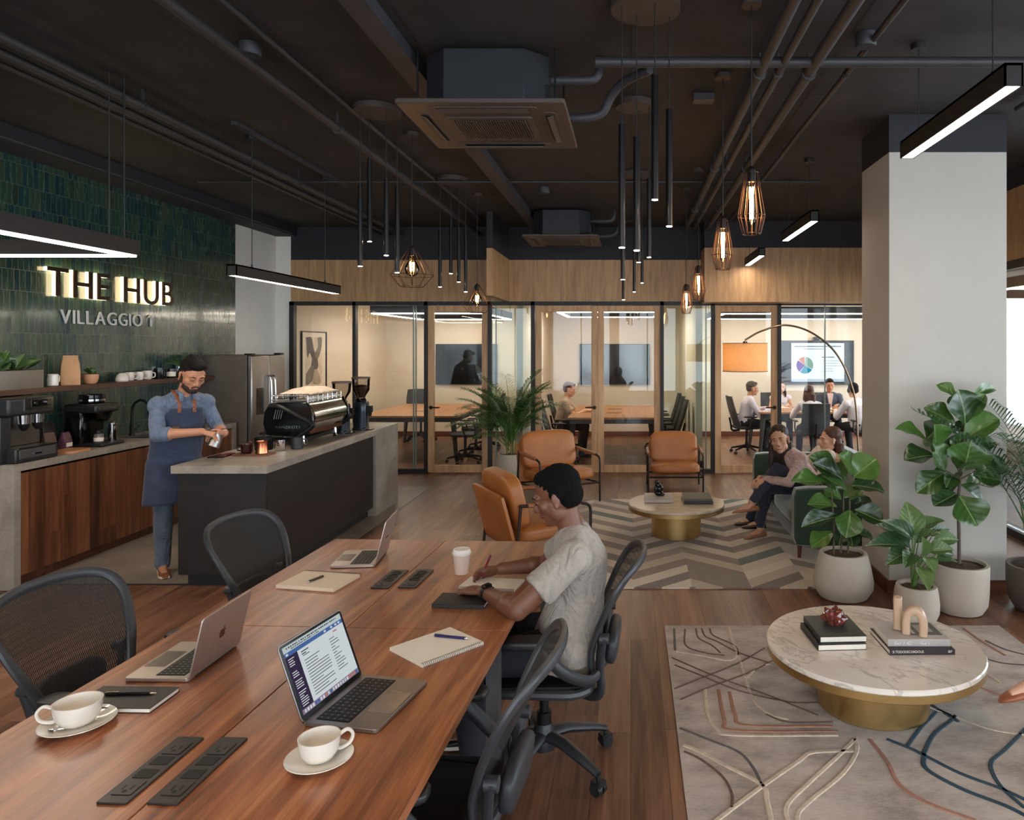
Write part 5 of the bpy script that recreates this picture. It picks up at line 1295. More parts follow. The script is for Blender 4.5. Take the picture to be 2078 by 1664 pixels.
pen('dark ballpoint pen lying on the cream notepad', pz(656,1169,.7605), pz(623,1181,.7605), 0, pm('pen_brown', rgb(60,46,38), .4), .0055)
tc = thing('takeaway_cup', 'white paper takeaway cup with a plastic lid near the far table edge', 'cup', fl(937,1163,.74))
obj('cup', B().lathe([(.031,.002),(.032,.0),(.0425,.098),(.001,.098)], seg=36), pm('paper_cup', rgb(212,188,172), .6, var=.03), tc)
obj('lid', B().lathe([(.045,.094),(.046,.098),(.046,.103),(.0425,.106),(.041,.116),(.038,.119),(.036,.117),(.001,.115)], seg=36), pm('cup_lid', rgb(232,224,216), .4, var=.02), tc)

# ------------------------------------------------------------------ books and objects on the round tables
def book(label, q, z, th, cover, spine='spine_left', extra=None):
    r = notebook('book', label, 'book', q, z, th, cover, PAPER, hard=spine)
    if extra: extra(r)
    return r
ZT = .33
DG = pm('book_green_black', rgb(52,56,52), .5); DB_ = pm('book_black', rgb(34,32,32), .5)
book('lower dark book of the pair under the crystal', [(1617,1263),(1712,1261),(1762,1306),(1668,1309)], ZT, .030, DB_)
book('upper dark green book with the red crystal on it', [(1627,1249),(1717,1248),(1761,1290),(1668,1293)], ZT+.0305, .030, DG)
def spine_text(r):
    W, D = max(v.co.x for v in r.children[0].data.vertices), max(v.co.y for v in r.children[0].data.vertices)
    b = B(); text_on(b, 'Si TODODECORDOUS', (-W*.92, -D-.0036, .012), (1,0,0), (0,0,1), .012, W*.95, .0004); text_on(b, 'BF', (W*.78, -D-.0036, .012), (1,0,0), (0,0,1), .012, W*.12, .0004)
    obj('title', b, PAPER, r)
def cover_photo(r):
    W, D = max(v.co.x for v in r.children[0].data.vertices), max(v.co.y for v in r.children[0].data.vertices)
    b = B().bb(-W*.1,W*.9,-D*.55,D*.9,.0361,.0365); b.mi = 1; b.bb(W*.2,W*.7,-D*.2,D*.6,.0366,.0369); b.mi = 2; b.bb(-W*.05,W*.05,-D*.4,D*.8,.0366,.0369)
    obj('cover_photo', b, [pm('photo_grey', rgb(110,106,104), .3), pm('photo_light', rgb(176,170,166), .3), pm('photo_pale', rgb(206,200,194), .3)], r)
    b = B(); text_on(b, 'Su / C', (-W*.80, -D-.0036, .010), (1,0,0), (0,0,1), .016, W*.55, .0004); text_on(b, 'fue )', (W*.02, -D-.0036, .010), (1,0,0), (0,0,1), .014, W*.30, .0004)
    obj('title', b, pm('title_pale', rgb(236,232,228), .5), r)
book('dark plum book with white spine lettering, under the pale book', [(1770,1275),(1897,1274),(1930,1318),(1801,1319)], ZT, .026, pm('book_plum', rgb(50,38,46), .5), 'spine_front', spine_text)
book('pale grey art book under the arch sculpture', [(1771,1262),(1894,1262),(1925,1297),(1802,1297)], ZT+.0265, .036, pm('book_pale', rgb(186,178,172), .4), 'spine_front', cover_photo)
p = fl(1840, 1284, ZT+.0645)
asc = thing('sculpture', 'glossy beige arch sculpture with a tall upright, on the pale book', 'sculpture', p+V((0,.0,.0002)), rad(-25))
PINK = pm('beige_resin', rgb(206,174,146), .22, var=.04, Subsurface_Weight=.1)
aw = bez([(-.002,0,.0),(-.002,0,.07),(.012,0,.108),(.038,0,.122),(.064,0,.108),(.078,0,.07),(.078,0,.0)],48)
obj('arch', B().rings([[q+((aw[min(i+1,len(aw)-1)]-aw[max(i-1,0)]).normalized().cross(V((0,1,0))))*a*1.0+V((0,c,0)) for a,c in rrect(.040,.060,.014,4)] for i,q in enumerate(aw)]), PINK, asc)
obj('upright', B().prism(rrect(.042,.052,.012,4),(0,0,.165),(-.046,.036,0)), PINK, asc, bev=.006, bseg=3)
p = fl(1693, 1264, ZT+.061)
cr = B(); q = random.Random(5)
for k in range(40):
    dv = V((q.uniform(-1,1), q.uniform(-1,1), q.uniform(.05,1.0))).normalized(); L = q.uniform(.045,.072); w_ = q.uniform(.018,.030)
    e = dv.orthogonal().normalized(); f = dv.cross(e); base = V((dv.x*.012, dv.y*.012, .018)); n = 6
    r1 = [base+(e*math.cos(2*PI*i/n)+f*math.sin(2*PI*i/n))*w_*.8 for i in range(n)]; r2 = [v+dv*L*.72 for v in r1]; r3 = [base+dv*L+(v-base-dv*L*.72-dv*0)*.25 for v in r2]
    cr.rings([r1,r2,r3])
cr.prism([(.045*math.cos(2*PI*i/9)*q.uniform(.8,1.1), .045*math.sin(2*PI*i/9)*q.uniform(.8,1.1)) for i in range(9)], (0,0,.03), (0,0,0))
solo('crystal', cr, pm('red_crystal', rgb(112,54,44), .12, var=.5, scale=30, Coat_Weight=.6), 'rough red-brown crystal cluster on the dark green book', 'crystal', loc=p, smooth=False)
book('pale grey book under the dark figurine on the far table', [(1309,1000),(1364,1000),(1365,1014),(1307,1014)], ZT, .030, pm('book_grey', rgb(170,160,150), .5), 'spine_front')
book('lower black book on the far round table', [(1387,1003),(1441,1003),(1446,1018),(1384,1018)], ZT, .022, DB_, 'spine_front')
book('upper olive-black book on the far round table', [(1387,999),(1440,999),(1444,1013),(1385,1013)], ZT+.0225, .022, pm('book_olive', rgb(74,68,54), .5), 'spine_front')
p = fl(1337, 1006, ZT+.030); fb = B()
for c, r_ in (((0,0,.03),(.045,.04,.032)),((.005,0,.07),(.04,.034,.04)),((-.008,0,.105),(.032,.028,.03)),((-.02,0,.135),(.022,.022,.024)),((.03,-.01,.015),(.03,.025,.016)),((-.03,-.01,.06),(.018,.02,.05)),((-.022,0,.15),(.012,.014,.012))):
    fb.ell(c, r_, None, 14, 8)
solo('figurine', fb, DGLOSS, 'small dark abstract figurine on the pale grey book', 'figurine', loc=p+V((0,0,.0005)))
# ------------------------------------------------------------------ plants
def leaf_mat(name, c0, c1, cv, nv=9.0, rough=.32):
    t = T(name); v = t.co(); s = t.n('SeparateXYZ', {'Vector': v}).outputs
    ax = t.mth('ABSOLUTE', s[0])
    mid = t.mth('LESS_THAN', ax, .014)
    sv = t.mth('FRACT', t.mth('MULTIPLY', t.mth('SUBTRACT', s[1], t.mth('MULTIPLY', ax, .9)), nv))
    side = t.mth('LESS_THAN', sv, .07)
    oi = t.n('ObjectInfo').outputs['Random']
    c = t.ramp(t.mth('ADD', t.mth('MULTIPLY', oi, .6), t.mth('MULTIPLY', t.noise(v, 4, 3), .4)), [(.2, c0), (.8, c1)])
    c = t.mix(t.mth('MAXIMUM', mid, t.mth('MULTIPLY', side, .28)), c, cv)
    p = t.bsdf(Base_Color=c, Roughness=rough, Subsurface_Weight=0.0, Coat_Weight=.25, Coat_Roughness=.2)
    t.put(p.inputs['Normal'], t.bump(t.mth('ABSOLUTE', t.mth('SUBTRACT', sv, .5)), .12, .02))
    return t.m
FIDDLE = leaf_mat('fiddle_leaf', rgb(26,50,26), rgb(82,122,50), rgb(124,150,88), 5)
DIEFF = leaf_mat('variegated_leaf', rgb(44,74,44), rgb(96,124,66), rgb(150,160,116), 6)
STEM = pm('plant_stem', rgb(96,84,60), .7); GSTEM = pm('green_stem', rgb(96,124,58), .5)
SOIL = pm('soil', rgb(58,42,32), .95)
def leaf_mesh(shape, wav, bend, fold):
    """unit leaf: y 0..1, width 1, bending down toward the tip"""
    b = B()
    def wd(v):
        if shape == 'fiddle': return .5*(math.sin(PI*min(1,v**1.25*.98+.02))**.62)*(.62+.38*min(1,v*1.6))
        return .5*math.sin(PI*v**.8)**.85
    def f(u, v):
        x = (2*u-1); w = wd(v)
        z = fold*abs(x)*w*1.2 - bend*v*v + wav*math.sin(v*9+x*1.5)*abs(x)*w
        return (x*w, v, z)
    b.grid(f, 8, 14)
    me = bpy.data.meshes.new('leaf'); b.bm.to_mesh(me); b.bm.free(); me.shade_smooth(); return me
LM = {}
for i, (w_, bd, fo) in enumerate(((.10,.18,.35),(.14,.30,.25),(.08,.08,.45))): LM['fiddle', i] = leaf_mesh('fiddle', w_, bd, fo); LM['fiddle', i].materials.append(FIDDLE)
for i, (w_, bd, fo) in enumerate(((.05,.2,.4),(.06,.35,.3),(.04,.1,.5))): LM['lance', i] = leaf_mesh('lance', w_, bd, fo); LM['lance', i].materials.append(DIEFF)
def add_leaf(root, kind, a, b, w, k, roll=0.0, up=(0,-.6,.8)):
    """leaf from world point a to world point b, w wide"""
    o = bpy.data.objects.new('leaf', LM[kind, k % 3]); COL.objects.link(o); o.parent = root
    a, b = V(a), V(b); y = (b-a); L = y.length; y.normalize(); u = V(up); z = (u - y*u.dot(y)).normalized(); x = y.cross(z)
    z2 = z*math.cos(roll)+x*math.sin(roll); x = y.cross(z2)
    m = MX((( x.x*w, y.x*L, z2.x*L, a.x),( x.y*w, y.y*L, z2.y*L, a.y),( x.z*w, y.z*L, z2.z*L, a.z),(0,0,0,1)))
    m = wm(root).inverted() @ m
    loc, rot, scl = m.decompose(); o.location = loc; o.rotation_euler = rot.to_euler(); o.scale = scl
    return o
POTM = pm('pot_cement', rgb(196,184,168), .7, var=.06, scale=3, bump=.15, bscale=60)
POTD = pm('pot_dark', rgb(92,82,74), .6, var=.15, scale=4, bump=.3, bscale=40)
def pot(root, prof, m=POTM, soilr=None, soilz=None):
    obj('pot', B().lathe(open_prof(prof, .022), seg=56, cap1=False), m, root)
    sb = B(); sr = soilr or prof[-1][0]-.02; sz = soilz or prof[-1][1]-.025
    rings = [[V((sr*k*math.cos(2*PI*i/28), sr*k*math.sin(2*PI*i/28), sz+(1-k)*.02+.012*NZ.noise(V((k*6*math.cos(2*PI*i/28),k*6*math.sin(2*PI*i/28),3))))) for i in range(28)] for k in (1,.8,.6,.4,.2,.02)]
    sb.rings(rings, False, True); obj('soil', sb, pm('potting_soil', rgb(84,68,50), .95, var=.4, scale=40, bump=1, bscale=70), root)
def z8(x, y): return (1440+x/3.257, 740+y/3.257)
def leafy(root, kind, Y, data, seed, up=(0,-.6,.8), wk=1.0):
    q = random.Random(seed)
    for k, e in enumerate(data):
        (x0,y0),(x1,y1),w_ = e[0], e[1], e[2]; dy = e[3] if len(e) > 3 else q.uniform(-.10,.12)
        a = at(*z8(x0,y0), Y+dy*.35); b = at(*z8(x1,y1), Y+dy)
        add_leaf(root, kind, a, b, w_/3.257*Y/FPX*1.5*wk, k, q.uniform(-.35,.35), up)
# small fiddle-leaf fig in front of the sofa
r1 = thing('potted_fig', 'low bushy fiddle-leaf fig in a round cement pot before the green sofa', 'plant', (1.573, 5.40, 0))
pot(r1, [(.145,0),(.175,.006),(.215,.07),(.218,.12),(.195,.24),(.172,.318),(.170,.325)])
for x0,x1,y1 in ((820,805,830),(865,885,860),(912,925,790)):
    a, b = at(*z8(x0,1262),5.40), at(*z8(x1,y1),5.40); obj('stem', B().tube([w2l(r1,a), w2l(r1,(a+b)/2+V((.01,0,0))), w2l(r1,b)],[.008,.007,.005],8), STEM, r1)
leafy(r1,'fiddle',5.40,[((945,745),(880,590),150,-.1),((955,740),(1085,620),150,-.1),((860,725),(660,600),95,.05),((875,755),(700,640),90,-.05),((800,800),(575,715),110,-.1),((830,830),(680,750),85,.1),((900,830),(760,720),95,-.05),
 ((930,800),(1160,790),115,-.05),((955,825),(1070,740),90,.08),((840,940),(655,900),95,.0),((960,920),(1085,870),55,.1),((930,900),(1010,860),80,-.15),((860,1005),(615,1045),85,-.1),((930,965),(915,1115),125,-.22),((960,960),(1150,1035),115,-.1),
 ((960,990),(1120,945),85,.1),((820,1110),(675,1170),105,-.12),((870,1105),(858,1185),72,-.2),((925,1105),(950,1190),75,-.2),((970,1110),(1085,1130),62,-.05),((870,890),(760,820),70,.1),((900,760),(830,640),90,.15),((890,880),(990,800),90,.15)], 2)
# variegated plant
r2 = thing('potted_plant', 'small variegated plant with pointed leaves in a white pot, middle of the three', 'plant', (1.93, 4.93, 0))
pot(r2, [(.10,0),(.125,.006),(.147,.06),(.150,.12),(.140,.20),(.132,.232),(.130,.236)])
D2 = [((1345,1130),(1310,905),115,.05),((1340,1150),(1195,1015),75,-.1),((1320,1185),(1105,1045),80,.1),((1360,1120),(1550,1000),80,.05),((1385,1150),(1505,1085),62,-.1),((1465,1140),(1590,1075),52,.1),((1480,1160),(1655,1145),72,0),((1330,1215),(1080,1125),105,-.08),
 ((1450,1235),(1612,1215),70,-.1),((1395,1265),(1430,1155),72,-.15),((1320,1235),(1178,1285),95,-.1),((1330,1245),(1290,1335),75,-.18),((1425,1275),(1495,1360),72,-.15),((1500,1300),(1640,1268),62,.0),((1375,1340),(1455,1490),85,-.2),((1500,1250),(1630,1240),52,.1),((1360,1180),(1420,1040),70,.15)]
for e in D2[::1]:
    a = at(*z8(1340+(e[0][0]-1360)*.12,1470),4.93); b = at(*z8(*e[0]),4.93+e[3]*.35); m_ = (a+b)/2+V(((b.x-a.x)*-.15,0,.02))
    obj('stem', B().tube([w2l(r2,p) for p in bez([a,m_,b],8)],.0035,6), GSTEM, r2)
leafy(r2,'lance',4.93,D2,4)
# fiddle-leaf tree
r3 = thing('potted_fig', 'tall fiddle-leaf fig tree in a grey pot before the white column', 'plant', (2.30, 5.10, 0))
pot(r3, [(.12,0),(.15,.006),(.182,.06),(.190,.14),(.192,.33),(.190,.336)])
T3 = [((1650,1330),6),((1648,1100),5.4),((1642,900),5),((1655,760),4.4),((1665,600),4),((1685,400),3)]
obj('trunk', B().tube([w2l(r3,at(*z8(*p),5.10)) for p,_ in T3],[s/1000*2.2 for _,s in T3],10), pm('trunk_bark', rgb(96,82,74), .8, bump=.4, bscale=80), r3)
D3 = [((1635,230),(1510,118),75,.1),((1688,385),(1690,185),175,-.12),((1700,372),(1815,190),115,-.05),((1735,205),(1898,138),62,.1),((1620,395),(1460,270),110,-.05),((1680,490),(1910,350),155,-.1),((1430,500),(1243,398),115,.05),((1440,490),(1560,345),135,.1),((1490,575),(1500,400),150,-.15),
 ((1480,600),(1293,605),125,-.05),((1555,695),(1520,545),135,-.15),((1645,570),(1555,512),90,.0),((1680,690),(1735,520),190,-.12),((1760,700),(1985,620),145,.0),((1740,730),(1930,760),135,-.1),((1640,690),(1700,625),100,-.2),((1560,710),(1383,815),115,-.1),((1600,730),(1570,805),80,-.2),
 ((1660,800),(1830,900),125,.05),((1640,790),(1510,850),115,.05),((1630,855),(1482,925),115,-.1),((1650,870),(1775,1052),175,-.22),((1580,765),(1640,705),90,-.15),((1700,460),(1580,405),110,.1),((1690,300),(1610,190),110,.12),((1660,640),(1830,560),130,.12),((1670,560),(1600,470),130,.05),((1700,600),(1850,650),150,-.05),((1560,540),(1420,470),110,.12),((1700,780),(1850,800),130,.1),((1600,760),(1450,740),110,.12),((1680,460),(1770,400),120,.0),((1690,620),(1900,500),120,.15)]
for e in D3[6:12:2]+D3[13:18:2]:
    a = at(*z8(1655,min(860,e[0][1]+60)),5.10); b = at(*z8(*e[0]),5.10+e[3]*.35); obj('branch', B().tube([w2l(r3,a), w2l(r3,b)],[.006,.0035],6), STEM, r3)
leafy(r3,'fiddle',5.10,D3,9)
# palms
PALM = pm('palm_green', rgb(72,112,48), .45, var=.25, scale=3)
PALM2 = pm('palm_green_dark', rgb(60,100,64), .45, var=.25, scale=3)
def frond_bm(L, arch, az, el, ll, n=26, sp=.5):
    """arching frond from the origin; leaflets both sides"""
    b = B(); pts = []; p = V((0,0,0)); e = el; st = L/24
    for i in range(25):
        pts.append(p.copy()); p = p + V((math.cos(e)*st,0,math.sin(e)*st)); e -= arch/24*(.3+1.4*i/24)
    b.tube(pts, [lerp(.006,.0012,i/24) for i in range(25)], 6)
    for i in range(n):
        t_ = .34+.66*i/(n-1); k = min(23.99, t_*24); j = int(k); q = pts[j].lerp(pts[j+1], k-j); d = (pts[min(j+1,24)]-pts[max(j-1,0)]).normalized()
        side0 = V((0,1,0)); upv = d.cross(side0)*-1
        l = ll*(1+.12*math.sin(i*7.3+L*40))*(.5+.5*math.sin(PI*min(1,(t_-.30)/.7*.85+.12)))
        for s in (-1,1):
            dirn = (d*.60 + side0*s*.85 + V((0,0,.12+.10*math.sin(i*3.1+L*90)))).normalized(); w_ = .0050*ll/.2
            m1 = q+dirn*l*.5+V((0,0,.01)); m2 = q+dirn*l-V((0,0,l*.22)); wv = dirn.cross(V((0,0,1))).normalized()*w_
            v = [b.bm.verts.new(x) for x in (q-wv*.4, q+wv*.4, m1+wv, m1-wv, m2)]
            b._tag([b.bm.faces.new((v[0],v[1],v[2],v[3])), b.bm.faces.new((v[3],v[2],v[4]))])
    return b.xf(MX.Rotation(az,4,'Z'))
def palm(label, x, y, potp, potm, n, L, ll, seed, azr=(0, 2*PI), elr=(1.0,1.5), mat=PALM, z0=.3, ncane=7, back=0.0, lift=0.0):
    r = thing('potted_palm', label, 'plant', (x,y,0)); pot(r, potp, potm); q = random.Random(seed)
    for k in range(ncane):
        a = q.uniform(0,2*PI); rr = q.uniform(.01,.06); h = q.uniform(.25,.45)+lift
        obj('stem', B().tube([(rr*math.cos(a),rr*math.sin(a),z0-.03),(rr*1.5*math.cos(a),rr*1.5*math.sin(a),z0+h*.6),(rr*2*math.cos(a),rr*2*math.sin(a),z0+h)],[.010,.008,.006],7), pm('palm_cane', rgb(128,132,60), .5), r)
    for k in range(n):
        az = azr[0]+(azr[1]-azr[0])*(k+q.uniform(-.3,.3))/n; el = q.uniform(*elr)
        k_ = 1-back*max(0, math.sin(az)); b = frond_bm(L*k_*q.uniform(.75,1.08), q.uniform(.8,1.5), az, el, ll*k_**.5*q.uniform(.85,1.1), 27)
        o = obj('frond', b, mat, r, smooth=False); o.location = (.03*math.cos(az), .03*math.sin(az), z0+q.uniform(.0,.12)+lift*q.uniform(.3,1.2))
    return r
palm('feathery areca palm in a cream pot between the oak doors', -1.69, 10.25, [(.12,0),(.15,.006),(.195,.08),(.205,.17),(.195,.30),(.185,.335),(.183,.34)], POTM, 62, 1.0, .25, 3, elr=(.75,1.54), back=.5, mat=PALM, lift=.22)
palm('areca palm in a dark pot at the right edge of the photo', 2.86, 5.12, [(.12,0),(.15,.006),(.19,.07),(.205,.18),(.205,.31),(.203,.315)], POTD, 30, 1.20, .26, 8, lift=.12, azr=(-3.0,1.2), elr=(1.0,1.5), mat=PALM2)
# shelf plants
q = random.Random(12)
for k in range(13):
    a = q.uniform(0,2*PI); el = q.uniform(.15,1.2); L = q.uniform(.16,.27); o0 = V((-5.03,5.86+q.uniform(-.2,.22),SZ+.15)); d = V((math.cos(a)*math.cos(el)*.6, math.sin(a)*math.cos(el), math.sin(el)))
    add_leaf(pl, 'lance' if k % 3 else 'fiddle', o0, o0+d*L, .085, k, 0, (.5,-.3,.8))
for k in range(4):
    a = k*1.7+.4; o0 = V((SX+.01,6.79,SZ+.08)); add_leaf(tp_, 'fiddle', o0, o0+V((.03*math.cos(a),.08*math.sin(a),.05+.03*(k%2))), .05, k, 0, (.6,0,.8))
fp = [c for c in COL.objects if c.name.startswith('steel_pitcher')][0]
q = random.Random(21)
for k in range(16):
    a = q.uniform(0,2*PI); b = frond_bm(q.uniform(.16,.26), q.uniform(1.2,2.0), a, q.uniform(.6,1.4), .05, 12); o = obj('frond', b, PALM, fp, smooth=False); o.location = (0,0,.11)
# ------------------------------------------------------------------ people
def fuse(b, vox, it=3, fac=.5):
    """melt overlapping solids into one continuous skin"""
    bmesh.ops.recalc_face_normals(b.bm, faces=b.bm.faces[:])
    me = bpy.data.meshes.new('f'); b.bm.to_mesh(me); b.bm.free()
    o = bpy.data.objects.new('f', me); COL.objects.link(o)
    m = o.modifiers.new('r', 'REMESH'); m.mode = 'VOXEL'; m.voxel_size = vox; m.use_smooth_shade = True
    s = o.modifiers.new('s', 'SMOOTH'); s.iterations = it; s.factor = fac
    me2 = bpy.data.meshes.new_from_object(o.evaluated_get(bpy.context.evaluated_depsgraph_get()))
    bpy.data.objects.remove(o); bpy.data.meshes.remove(me)
    r = B(); r.bm.from_mesh(me2); bpy.data.meshes.remove(me2); return r
def wrinkle(b, amp, sc_=9.0, stretch=(1,1,1), seed=0):
    b.bm.normal_update()
    for v in b.bm.verts:
        p = V((v.co.x*stretch[0], v.co.y*stretch[1], v.co.z*stretch[2]))*sc_ + V((seed,0,0))
        n = NZ.noise(p)
        v.co += v.normal*amp*(.4-abs(n)*2.2)
    return b
def ik(a, c, l1, l2, hint):
    a, c = V(a), V(c); d = c-a; D = d.length; k = max(1.0, D/(l1+l2)*1.002); l1 *= k; l2 *= k
    t = (l1*l1-l2*l2+D*D)/(2*D); h = math.sqrt(max(0, l1*l1-t*t)); u = d/D
    hh = V(hint); hh = (hh-u*hh.dot(u)); hh = hh.normalized() if hh.length > 1e-6 else u.orthogonal()
    return a+u*t+hh*h
def loft(b, pts, sides, rx, ry, seg=20, sq=2.4):
    rings = []; n = len(pts)
    for i, p in enumerate(pts):
        d = (pts[min(i+1,n-1)]-pts[max(i-1,0)]).normalized(); s = V(sides[i]); s = (s-d*s.dot(d)).normalized(); f = d.cross(s)
        r = []
        for k in range(seg):
            a = 2*PI*k/seg; c, q = math.cos(a), math.sin(a)
            m = (abs(c)**sq+abs(q)**sq)**(-1/sq); r.append(p+s*(rx[i]*c*m)+f*(ry[i]*q*m))
        rings.append(r)
    return b.rings(rings)
def limb(b, pts, rs, n=14):
    """rounded tapered limb through the joints"""
    P = []; R = []
    for i in range(len(pts)-1):
        k = n if i < len(pts)-2 else n+1
        for j in range(k):
            t = j/n; P.append(pts[i].lerp(pts[i+1], t)); R.append(lerp(rs[i], rs[i+1], t*t*(3-2*t)))
    b.tube(P, R, 14); b.ell(pts[0], rs[0]*.99, None, 12, 8); b.ell(pts[-1], rs[-1]*.99, None, 12, 8)
    for p, r in zip(pts[1:-1], rs[1:-1]): b.ell(p, r*1.01, None, 12, 8)
    return b
def hand(b, w, d, n, side, curl, s=1.0, thumb=.5):
    """wrist w, finger direction d, palm normal n, side +1/-1 = thumb side along d x n"""
    w, d, n = V(w), V(d).normalized(), V(n); n = (n-d*n.dot(d)).normalized(); a = d.cross(n)*side
    b.tube([w-d*.02*s, w+d*.015*s, w+d*.05*s, w+d*.085*s, w+d*.095*s], [.026*s,.03*s,.040*s,.041*s,.034*s], 14, (.40,1), up=n)
    for k in range(4):
        off = (.030,.0105,-.0095,-.028)[k]; L = (.072,.080,.075,.058)[k]*s; c = curl[k] if isinstance(curl,(list,tuple)) else curl
        p = w+d*(.088-.004*abs(k-1.3))*s+a*off*s; pts = [p-d*.02*s, p]; ang = 0
        for sg in (.46,.30,.24):
            ang += c*(.9 if sg > .4 else 1.1); dd = d*math.cos(ang)+n*math.sin(ang)+a*(.05*(1.3-k)); p = p+dd.normalized()*L*sg; pts.append(p)
        b.tube(pts, [.0092*s,.0092*s,.0085*s,.0078*s,.0062*s], 10); b.ell(pts[-1], .0064*s, None, 8, 6)
    p = w+d*.022*s+a*.026*s+n*.006*s; t1 = (d*.72+a*.62+n*thumb*.7).normalized(); q = p+t1*.042*s; t2 = (d*.92+a*.15+n*thumb*.9).normalized(); r = q+t2*.030*s
    b.tube([p-t1*.01*s, p+t1*.02*s, q, r], [.012*s,.0125*s,.0098*s,.0075*s], 10); b.ell(r, .0076*s, None, 8, 6)
def headm(c, f, pitch=0, roll=0):
    f = V(f); yaw = math.atan2(-f.x, f.y)
    return MX.Translation(V(c)) @ MX.Rotation(yaw,4,'Z') @ MX.Rotation(pitch,4,'X') @ MX.Rotation(roll,4,'Y')
def head(b, m, s=1.0, fem=False, smile=0.0, face=True):
    k = s; P = lambda x,y,z: m @ V((x*k,y*k,z*k)); rot = m.to_3x3()
    def e(x,y,z,rx,ry,rz,sg=18,rg=12,ex=None): b.ell(P(x,y,z), (rx*k,ry*k,rz*k), rot if ex is None else rot @ ex, sg, rg)
    e(0,-.014,.035,.075,.094,.083); e(0,.020,-.022,.062,.066,.080)
    jw = .042 if fem else .049
    e(0,.030,-.068,jw,.050,.040); e(0,.066,-.094,.022,.018,.016); e(0,.045,-.085,jw*.72,.035,.026)
    for sx in (-1,1):
        e(sx*.040,.052,-.018,.024,.024,.024); e(sx*.044,.005,-.060,.020,.036,.032)
        e(sx*.077,-.010,-.006,.007,.019,.032,10,8,RY(sx*.16) @ RZ(sx*-.35)); e(sx*.079,-.004,-.030,.006,.010,.012,8,6)
        e(sx*.011,.091,-.034,.009,.010,.008,10,8); b.tube([P(sx*.012,.080,.024),P(sx*.032,.080,.026),P(sx*.052,.064,.018)],[.011*k,.0105*k,.007*k],8)
    b.tube([P(0,.078,.022),P(0,.088,.0),P(0,.104,-.026)],[.010*k,.0095*k,.0115*k],10); e(0,.103,-.029,.0115,.011,.010,10,8)
    for sx in (-1,1): b.tube([P(sx*.015,.079,.0045),P(sx*.023,.083,.0105),P(sx*.031,.0840,.0118),P(sx*.039,.080,.0095),P(sx*.046,.073,.005)],.0042*k,7); b.tube([P(sx*.016,.079,-.001),P(sx*.030,.0825,-.0052),P(sx*.045,.073,.0)],.0038*k,7)
    mw = .021+.006*smile; up = .008*smile
    b.tube([P(-mw,.076,-.058+up),P(-.009,.089,-.054),P(0,.090,-.0555),P(.009,.089,-.054),P(mw,.076,-.058+up)],[.004*k,.0068*k,.0062*k,.0068*k,.004*k],8)
    b.tube([P(-mw*.9,.076,-.061+up),P(0,.087,-.0665),P(mw*.9,.076,-.061+up)],[.004*k,.0075*k,.004*k],8)
def add_face(root, m, s, hairm, eyes=True, lids=0.0, brow=1.0, smile=0, iris=(44,30,22)):
    P = lambda x,y,z: m @ V((x*s,y*s,z*s))
    b = B()
    for sx in (-1,1): b.tube([P(sx*.014,.0905,.021),P(sx*.030,.0905,.0275),P(sx*.048,.0755,.021)],[.0022*s*brow,.0036*s*brow,.0016*s],8)
    obj('eyebrows', b, hairm, root, world=True)
    if smile > .9:
        tb = B(); tb.tube([P(-.018,.0845,-.0575),P(-.008,.0925,-.0605),P(.008,.0925,-.0605),P(.018,.0845,-.0575)],.0032*s,8); obj('teeth', tb, pm('teeth', rgb(232,226,218), .3), root, world=True)
    if eyes:
        for sx in (-1,1):
            eb = B(); eb.ell(P(sx*.030,.0700,.0035), .0126*s, None, 16, 12); eb.mi = 1; d = (m.to_3x3() @ V((sx*.02,1,-lids))).normalized()
            eb.ell(P(sx*.030,.0700,.0035)+d*.0080*s, .0066*s, None, 12, 8)
            eb.mi = 2; eb.tube([P(sx*.017,.083,.0055),P(sx*.030,.0885,.0118-lids*.014),P(sx*.043,.079,.0055)],[.0012*s,.002*s,.0012*s],6)
            obj('eye', eb, [pm('eye_white', rgb(222,214,208), .2), pm('iris_%d' % iris[0], rgb(*iris), .1), hairm], root, world=True)
    else:
        b = B()
        for sx in (-1,1): b.tube([P(sx*.016,.083,.001),P(sx*.030,.0875,-.003),P(sx*.044,.078,.0)],[.0012*s,.0018*s,.0012*s],6)
        obj('eyelashes', b, hairm, root, world=True)
SKIN = {}
def skin(name, c, lip):
    t = T(name); f = t.noise(t.co(), 9, 4)
    t.bsdf(Base_Color=t.ramp(f, [(.3, mix2(rgb(*c), .92)), (.7, mix2(rgb(*c), 1.06))]), Roughness=.48, Subsurface_Weight=.08, Subsurface_Radius=(.01,.004,.002)); 
    return [t.m, pm(name+'_lips', rgb(*lip), .4, var=.05)]
HAIRB = pm('hair_black', rgb(22,18,17), .75, var=.3, scale=60, bump=.6, bscale=260, Specular_IOR_Level=.15)
HAIRC = pm('hair_cropped', rgb(15,14,14), .85, var=.4, scale=90, bump=1.0, bscale=380, Specular_IOR_Level=.12)
def hair_strand(name, c0, c1):
    t = T(name); v = t.map(t.co(), (120,120,7)); f = t.noise(v, 1.0, 3)
    p = t.bsdf(Base_Color=t.ramp(f, [(.3, c0),(.7, c1)]), Roughness=.5, Specular_IOR_Level=.3); t.put(p.inputs['Normal'], t.bump(f, .5, .004)); return t.m
HAIRD = hair_strand('hair_dark_brown', rgb(28,20,17), rgb(62,44,36)); HAIRN = hair_strand('hair_brown', rgb(52,34,27), rgb(104,70,54))
